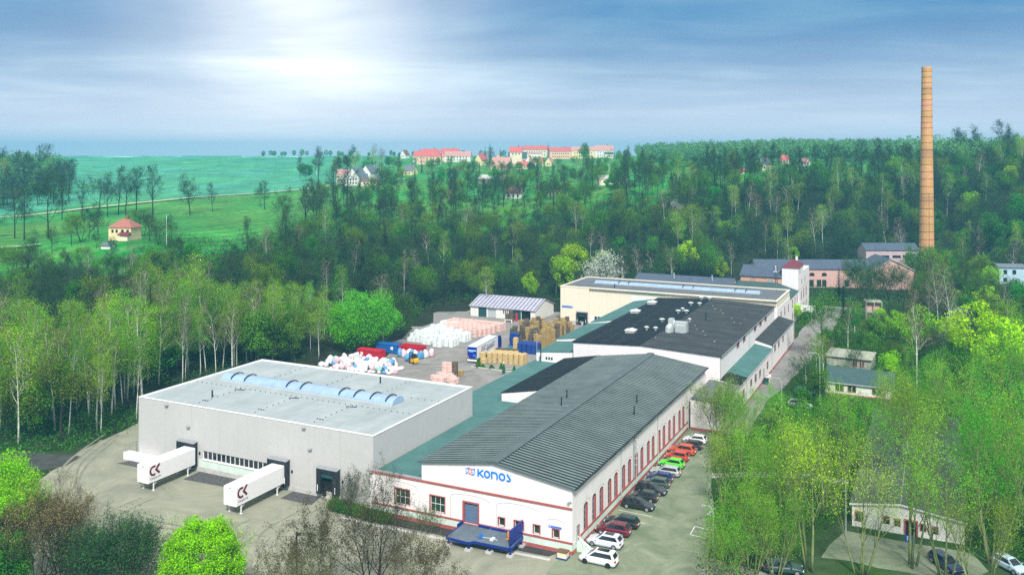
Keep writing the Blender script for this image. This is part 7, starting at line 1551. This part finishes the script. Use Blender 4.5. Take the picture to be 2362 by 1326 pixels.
# ================================================================ TREES CLOSE TO THE CAMERA
FINE = dict(n=[9,7,6,4], t0=[.16,.15,.12], ang=[44,36,34], ratio=[.62,.50,.48], fall=[.6,.5,.5], wob=[.05,.10,.12,.14], up=[.03,.13,.10,.08], taper=[.85,.82,.8,.8], tl=.55, fine=1)
POP = dict(n=[11,5,4,3], t0=[.14,.15,.12], ang=[27,27,27], ratio=[.46,.46,.48], fall=[.62,.5,.45], wob=[.03,.06,.08,.10], up=[.02,.10,.09,.06], taper=[.88,.8,.8,.8], tl=.95, fine=1)
SPARSE = dict(FINE, n=[7,5,4,2])
def near(name, label, X, Y, t, mats, tww, leaves, size, spread, bark, rz=0, droop=0):
    o = assemble(name, label, t.wood, t.crown('crown', mats, tww, leaves, size, spread, droop), bark); o.location = (X, Y, 0); o.rotation_euler = (0,0,rz); mark(X, Y); return o
# bare crowns in front of the forecourt
for i, (x, Y, H, st, ln, lb) in enumerate(((745,97,12,3,15,'bare many-stemmed tree before the forecourt, next to the wooden lamp post'), (862,99,14.3,4,14,'largest bare tree before the hall front, dark forked trunk'), (962,98,8.4,2,20,'low bare tree before the loading platform'), (655,92,9.8,3,22,'short bare tree between lime-green bush and lamp post'))):
    t = multi(601+i, st, H, FINE, .17, ln); near('bare_foreground_tree', lb, (x-CX)/FL*Y, Y, t, ['twig_foot','leaf_brown'], .015, 5200, .14, .13, 'bark_olive' if i != 1 else 'bark')
# dark thicket bush and lime bush, tan tree, bright green corner
def bush(name, label, X, Y, rx, rz, zc, n, rb, cnt, size, leafm, seed, H, twm, stems=9, lean=26, rmin=.35):
    P = dict(FINE); P['n'] = [7,6,5,3]; t = multi(seed, stems, H, P, .09, lean, .4)
    g = blobs(seed, n, rx, rz, zc, rb, cnt, size, 'crown', leafm, rmin=rmin)
    o = assemble(name, label, t.wood, g, 'bark', 'bush'); c = link('twigs', t.crown('twigs', [twm, leafm], .012, 3000, size*.8, .25)); c.parent = o
    o.location = (X, Y, 0); mark(X, Y); return o
bush('lime_bush', 'dense bright lime-green bush at the bottom edge', (465-CX)/FL*98, 98, 4.0, 4.6, 4.6, 190, .95, 52000, .20, 'leaf_lime', 701, 9.2, 'twig_olive', 9, 24, .72)
t = multi(705, 11, 10.2, FINE, .10, 21, .6); near('dark_bush', 'dark twiggy bush left of the lime-green bush', (268-CX)/FL*97, 97, t, ['twig','leaf_bud'], .017, 14000, .16, .3, 'bark')
t = multi(706, 5, 7.6, FINE, .10, 26, .6); near('dark_bush', 'low grey-green bush under the dark twiggy bush', (190-CX)/FL*100, 100, t, ['twig','leaf_bud'], .017, 5000, .15, .3, 'bark')
t = multi(711, 5, 12.6, FINE, .13, 20, .5); near('tan_tree', 'half-bare tan tree with dark stems at the lower left', (95-CX)/FL*101, 101, t, ['twig_foot','leaf_tan'], .014, 9000, .14, .35, 'bark_dark')
t = multi(712, 4, 9.0, FINE, .13, 24, .5); near('tan_tree', 'lower tan-brown tree beside the half-bare one', (140-CX)/FL*105, 105, t, ['twig_foot','leaf_brown'], .014, 4000, .14, .3, 'bark_dark')
bush('green_bush', 'bright green bush tree at the left picture edge', (5-CX)/FL*114, 114, 5.0, 4.6, 6.5, 60, 1.3, 16000, .2, 'leaf_poplar', 721, 10, 'twig_olive', 6, 20)
bush('green_bush', 'dark green bush in the lower left corner', (-10-CX)/FL*100, 100, 4.0, 3.0, 4.2, 40, 1.1, 9000, .2, 'leaf_green', 722, 7, 'twig', 6, 24)
for i, (x, Y) in enumerate(((20,126),(70,120))): bush('green_bush', ('mid green bush below the dark track', 'low green bush beside the tan tree')[i], (x-CX)/FL*Y, Y, 2.6, 1.8, 2.2, 24, .8, 4000, .2, 'leaf_green', 725+i, 3.6, 'twig', 5, 28)
# low hedge and shrub by the warehouse corner / third dock
t = multi(731, 5, 5.6, SPARSE, .045, 18, .4); b_ = W(-33.6, -.9); near('bare_shrub', 'grey bare shrub against the warehouse corner', b_.x, b_.y, t, ['twig','leaf_brown'], .012, 900, .12, .1, 'bark')
t = multi(732, 2, 9, SPARSE, .06, 10, .3); b_ = W(-27.4, -3.6); near('bare_shrub', 'slender bare shrub before the first hall window', b_.x, b_.y, t, ['twig_foot','leaf_bud'], .012, 900, .12, .12, 'bark_olive')
t = multi(733, 4, 4.6, SPARSE, .04, 22, .4); b_ = W(-19.5, -3.2); near('bare_shrub', 'low bare shrub before the second hall window', b_.x, b_.y, t, ['twig_foot','leaf_bud'], .012, 900, .12, .12, 'bark_olive')
for i in range(7): 
    b_ = W(-35.5 + i*1.5, -1.2 - .15*i); bush('hedge_plant', ('first','second','third','fourth','fifth','sixth','seventh')[i] + ' low hedge plant from the third dock along the wall', b_.x, b_.y, .9, .55, .6, 8, .45, 700, .16, 'leaf_green', 740+i, 1.1, 'twig', 3, 20)
# bare tree by the grey lean-to
X, Y = gp(1655, 1008); t = multi(751, 4, 11, FINE, .2, 22, .6); near('bare_foreground_tree', 'bare tree with green-tinged twigs in front of the grey felt lean-to', X, Y, t, ['twig_foot','leaf_birch'], .02, 3500, .16, .3, 'bark_olive')
X, Y = gp(1700, 1005); t = multi(752, 3, 8.5, FINE, .15, 18, .5); near('bare_foreground_tree', 'thinner bare tree beside the lean-to end wall', X, Y, t, ['twig_olive','leaf_birch'], .02, 3000, .16, .3, 'bark_olive')
# poplars and willows on the right bank
PP = [('A', multi(801, 4, 17.5, POP, .20, 17, .7)), ('B', multi(802, 3, 18.5, dict(POP, n=[10,5,4,2], t0=[.38,.15,.12]), .25, 12, .6)), ('C', multi(803, 4, 15.5, dict(POP, n=[9,5,4,2], t0=[.36,.15,.12]), .21, 17, .8)), ('D', multi(804, 4, 17, POP, .20, 18, .7))]
PRO = []
for i, (k, t) in enumerate(PP):
    gr = i in (0, 3)
    PRO.append(assemble('poplar_tree', 'poplar', t.wood, t.crown('crown', ['twig_olive', 'leaf_poplar_green' if gr else 'leaf_poplar'], .017, 5600 if gr else 2600, .17, .26), 'bark_olive'))
GR = ('greener bushy poplar', 'yellowish half-bare poplar')
ul = set()
def poplar(v, x, Y, H, lb, rz):
    src = PRO[v]; s_ = H/17.0; X = (x-CX)/FL*Y; mark(X, Y)
    if src.name in ul: return dup(src, (X, Y, 0), rz, (s_, s_, s_), lb)
    ul.add(src.name); src.location = (X, Y, 0); src.rotation_euler = (0,0,rz); src.scale = (s_,)*3; src['label'] = lb; return src
for i, (v, x, Y, H, lb) in enumerate(((0,1755,112,15,'green leaning poplar nearest the parking row'), (1,1865,106,17.5,'pale-stemmed poplar beside the white flagpole'), (2,1985,105,16,'thick-trunked poplar before the shed gable'), (1,2105,107,18,'tall poplar before the parking sign'), (2,2180,104,16.5,'twiggy poplar at the right end of the shed gable'),
   (0,2290,108,19,'green poplar at the right picture edge'), (3,2400,112,20,'green poplar partly cut off by the picture edge'), (3,1690,103,9.5,'low green poplar shoot by the marked bays'), (0,1800,122,13.5,'green poplar behind the footpath'), (2,1905,122,14.5,'yellow-twigged poplar behind the flagpole'), (1,1950,136,14.5,'poplar between the shed ridge and the white hut'), (3,1840,140,12.5,'green poplar by the lane bend'),
   (3,2262,122,17,'dense green poplar right of the shed'), (0,2330,130,18,'high green poplar behind the edge poplar'), (3,2200,148,16.5,'deep green poplar beyond the shed end'), (0,2290,158,17,'green poplar under the lime-green trees'), (3,2390,160,18,'farther green poplar at the edge'), (0,1780,160,8,'low green poplar beside the street lamp'), (3,2150,172,13,'green poplar below the tall birch'), (0,2370,190,17,'tall green poplar below the lime-green tree'), (2,1725,132,10,'twiggy poplar near the bank edge'), (2,2260,98,14,'twiggy poplar cut by the lower edge'), (1,1640,99,8.5,'low twiggy poplar by the pale lamp post'), (2,1690,141,9,'thin twiggy poplar at the parking edge'), (1,1668,124,10.5,'pale twiggy poplar over the marked bays'), (3,1712,150,9.5,'bushy poplar above the pavement end'), (0,1735,103,12,'green poplar above the dark green car'), (3,1790,104,11,'green bushy poplar on the lower edge'), (3,2060,158,12.5,'green poplar at the far end of the shed roof'), (1,2075,146,13.5,'yellow-green poplar over the shed ridge'), (0,2130,150,13,'green poplar over the far shed eaves'), (0,2010,132,13.5,'upright poplar before the shed roof, nearest the flagpole'), (3,2095,140,14,'upright poplar before the middle of the shed roof'), (1,2150,128,15,'pale-stemmed poplar over the shed eaves'))):
    poplar(v, x, Y, H, lb, i*1.37)
# leafy shrubs and small trees right of the lane
for (x, Y, k, H, lb) in ((2106,338,'green',13.5,'green tree at the left of the chimney foot'),(2130,334,'olive',15.5,'budding tree hiding the chimney foot'),(2152,336,'green',14.5,'green tree right before the chimney foot'),(2172,333,'olive',14,'budding tree at the right of the chimney foot'),(2140,322,'green',11,'lower green tree in front of the chimney foot')): px_of(x, 0, Y, k, H, lb)
for (x, Y, H) in ((2318,288,9),(2345,285,10.5),(2300,292,8)): px_of(x, 0, Y, 'green', H, {2318:'green bush tree before the pale blue house',2345:'darker green tree over the pale blue house corner',2300:'small green tree left of the pale blue house'}[x])
for (x, Y, k, H, lb) in ((1962,312,'bare',14,'dark bare tree before the long pink hall, nearest the tower'),(1988,305,'copp',13,'many-stemmed dark tree before the long pink hall'),(2020,308,'bare',13,'dark bare tree left of the pink gable'),(2075,300,'copp',12,'many-stemmed dark tree under the pink gable'),(2012,282,'bare',13,'dark bare tree above the concrete shell'),(1935,300,'fir',12,'dark spruce before the pink hall windows')): px_of(x, 0, Y, k, H, lb)
scatter(1830, 2130, 172, 262, 5.2, 36, dict(olive=.42, green=.34, bare=.18, lime=.06), 'in the thicket between lane and chimney', 'trees of the lane thicket', s=(.42,.68))
scatter(2130, 2420, 190, 262, 5.4, 34, dict(green=.42, olive=.34, lime=.10, bare=.14), 'in the thicket under the large lime-green tree', 'trees of the right thicket', s=(.6,.95))
X, Y = gp(1800, 1010); rounded('dark evergreen column shrub by the street lamp foot', X, Y, 1.5, 2.6, 3.0, 18, .8, 2600, .2, 'leaf_fir', 761, 4, name='evergreen_shrub')
for key in PROTO:
    for s_ in PROTO[key]:
        if s_.name not in used:
            for c in KIDS(s_): bpy.data.objects.remove(c)
            bpy.data.objects.remove(s_)
# ================================================================ AIR, SKY, SUN, CAMERA
HZ = 0.00036
m, n, p = nt('haze_air'); n.nodes.remove(p); pv = n.nodes.new('ShaderNodeVolumePrincipled')
pv.inputs['Density'].default_value = HZ; pv.inputs['Color'].default_value = (.16, .62, .88, 1); pv.inputs['Anisotropy'].default_value = 0.0
n.links.new(pv.outputs[0], n.nodes['Material Output'].inputs['Volume'])
b = M(); b.box(-7200, 7200, -450, 3700, -12, 98); o = link('haze', b.mesh('haze', m)); tag(o, 'bluish haze over the valley', 'haze', None, 'stuff')
SUN_AZ, SUN_EL = R(175), R(46)            # azimuth of the sun measured clockwise from +Y
sv = Vector((math.sin(SUN_AZ)*math.cos(SUN_EL), math.cos(SUN_AZ)*math.cos(SUN_EL), math.sin(SUN_EL)))
sl = bpy.data.lights.new('sun', 'SUN'); sl.energy = 2.8; sl.angle = R(10); sl.color = (1.0, .96, .90)
so = link('sun', sl); so.rotation_euler = sv.to_track_quat('Z', 'Y').to_euler(); so.location = (0, 0, 200)
w = bpy.data.worlds.new('World'); SC.world = w; w.use_nodes = True; n = w.node_tree; bg = n.nodes['Background']
N = n.nodes.new; LK = n.links.new
sky = N('ShaderNodeTexSky'); sky.sky_type = 'NISHITA'; sky.sun_disc = False; sky.sun_elevation = SUN_EL; sky.sun_rotation = SUN_AZ; sky.air_density = 1.0; sky.dust_density = 1.5; sky.ozone_density = 2.0
tc = N('ShaderNodeTexCoord'); sp = N('ShaderNodeSeparateXYZ'); LK(tc.outputs['Generated'], sp.inputs[0])
def math_(op, a, b=None, c=None):
    q = N('ShaderNodeMath'); q.operation = op
    for i, v in enumerate((a, b, c)):
        if v is None: continue
        if isinstance(v, (int, float)): q.inputs[i].default_value = v
        else: LK(v, q.inputs[i])
    return q.outputs[0]
def ramp(v, stops):
    r = N('ShaderNodeValToRGB'); e = r.color_ramp.elements
    while len(e) < len(stops): e.new(.5)
    for k, (po, c) in enumerate(stops): e[k].position = po; e[k].color = (*c, 1) if len(c) == 3 else c
    LK(v, r.inputs['Fac']); return r.outputs['Color']
def mixc(f, a, b, bt='MIX'):
    q = N('ShaderNodeMix'); q.data_type = 'RGBA'; q.blend_type = bt
    for i, v in ((0, f), (6, a), (7, b)):
        if isinstance(v, (int, float)): q.inputs[i].default_value = v
        elif isinstance(v, tuple): q.inputs[i].default_value = (*v, 1)
        else: LK(v, q.inputs[i])
    return q.outputs[2]
zc = math_('MAXIMUM', sp.outputs['Z'], 0.0); dn = math_('ADD', zc, 0.09)
cx_ = math_('DIVIDE', sp.outputs['X'], dn); cy_ = math_('DIVIDE', sp.outputs['Y'], dn)
cb_ = N('ShaderNodeCombineXYZ'); LK(cx_, cb_.inputs[0]); LK(cy_, cb_.inputs[1])
def cloud(sx, sy, rot, det, off, dist=.6):
    mp = N('ShaderNodeMapping'); mp.inputs['Scale'].default_value = (sx, sy, 1); mp.inputs['Rotation'].default_value = (0,0,rot); mp.inputs['Location'].default_value = off; LK(cb_.outputs[0], mp.inputs['Vector'])
    t = N('ShaderNodeTexNoise'); t.inputs['Scale'].default_value = 1; t.inputs['Detail'].default_value = det; t.inputs['Roughness'].default_value = .52; t.inputs['Distortion'].default_value = dist; LK(mp.outputs[0], t.inputs['Vector']); return t.outputs['Fac']
c1 = cloud(.30, .56, .35, 9, (3.1, 1.7, 0), .9); c2 = cloud(.14, .52, -.5, 6, (7.3, .4, 0), .4); c3 = cloud(1.3, 1.7, .2, 9, (.7, 4.4, 0), .6)
mixn = math_('ADD', math_('ADD', math_('MULTIPLY', c1, .52), math_('MULTIPLY', c2, .33)), math_('MULTIPLY', c3, .15))
K = 0.10
skyc = N('ShaderNodeVectorMath'); skyc.operation = 'SCALE'; skyc.inputs['Scale'].default_value = K; LK(sky.outputs[0], skyc.inputs[0])
clc = ramp(mixn, [(.39, (.075,.27,.56)), (.46, (.17,.38,.64)), (.53, (.34,.53,.72)), (.62, (.72,.85,.95))])
cov = ramp(mixn, [(.30, (.55,.55,.55)), (.5, (.9,.9,.9)), (.62, (1,1,1))])
s1 = mixc(cov, skyc.outputs[0], clc)
hor = ramp(zc, [(0.0, (1,1,1)), (.03, (.78,.78,.78)), (.08, (.30,.30,.30)), (.15, (0,0,0))])
s2 = mixc(hor, s1, (1.5,1.2,1.2))
# bright break in the clouds
gd = Vector((-.238, 1.0, .180)).normalized(); dt = N('ShaderNodeVectorMath'); dt.operation = 'DOT_PRODUCT'; dt.inputs[1].default_value = gd; LK(tc.outputs['Generated'], dt.inputs[0])
dtn = math_('ADD', dt.outputs['Value'], math_('MULTIPLY', math_('SUBTRACT', mixn, .5), .022))
gl = ramp(dtn, [(.945, (0,0,0)), (.975, (.085,.085,.085)), (.990, (.24,.24,.24)), (.9985, (.58,.58,.58)), (1.004, (.8,.8,.8))])
gl2 = math_('MULTIPLY', gl, math_('ADD', .80, math_('MULTIPLY', mixn, .42)))
s3 = mixc(gl2, s2, (2.6,2.05,1.75))
s3 = mixc(1.0, s3, (.34,.43,.49), 'MULTIPLY')
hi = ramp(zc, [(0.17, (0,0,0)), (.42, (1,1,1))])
s3 = mixc(hi, s3, (.47,.48,.485))          # brighter even grey-white overhead, out of the picture, added to lift ambient light
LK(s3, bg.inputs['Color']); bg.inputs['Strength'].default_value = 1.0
cam = bpy.data.cameras.new('camera'); co = link('camera', cam); co.location = (0, 0, EYE); co.rotation_euler = (R(90), 0, 0)
cam.sensor_width = 36; cam.lens = 36*FL/2362; cam.shift_y = (HY - 663)/2362; cam.clip_start = .5; cam.clip_end = 12000
SC.camera = co
vs_ = SC.view_settings; vs_.view_transform = 'Standard'; vs_.look = 'None'; vs_.exposure = 0.88; vs_.gamma = 1.0; vs_.use_curve_mapping = False
SC.render.engine = 'CYCLES'; cy = SC.cycles
cy.use_denoising = False; cy.max_bounces = 5; cy.diffuse_bounces = 2; cy.glossy_bounces = 2; cy.transmission_bounces = 3; cy.volume_bounces = 0; cy.transparent_max_bounces = 4
cy.caustics_reflective = False; cy.caustics_refractive = False; cy.sample_clamp_indirect = 6
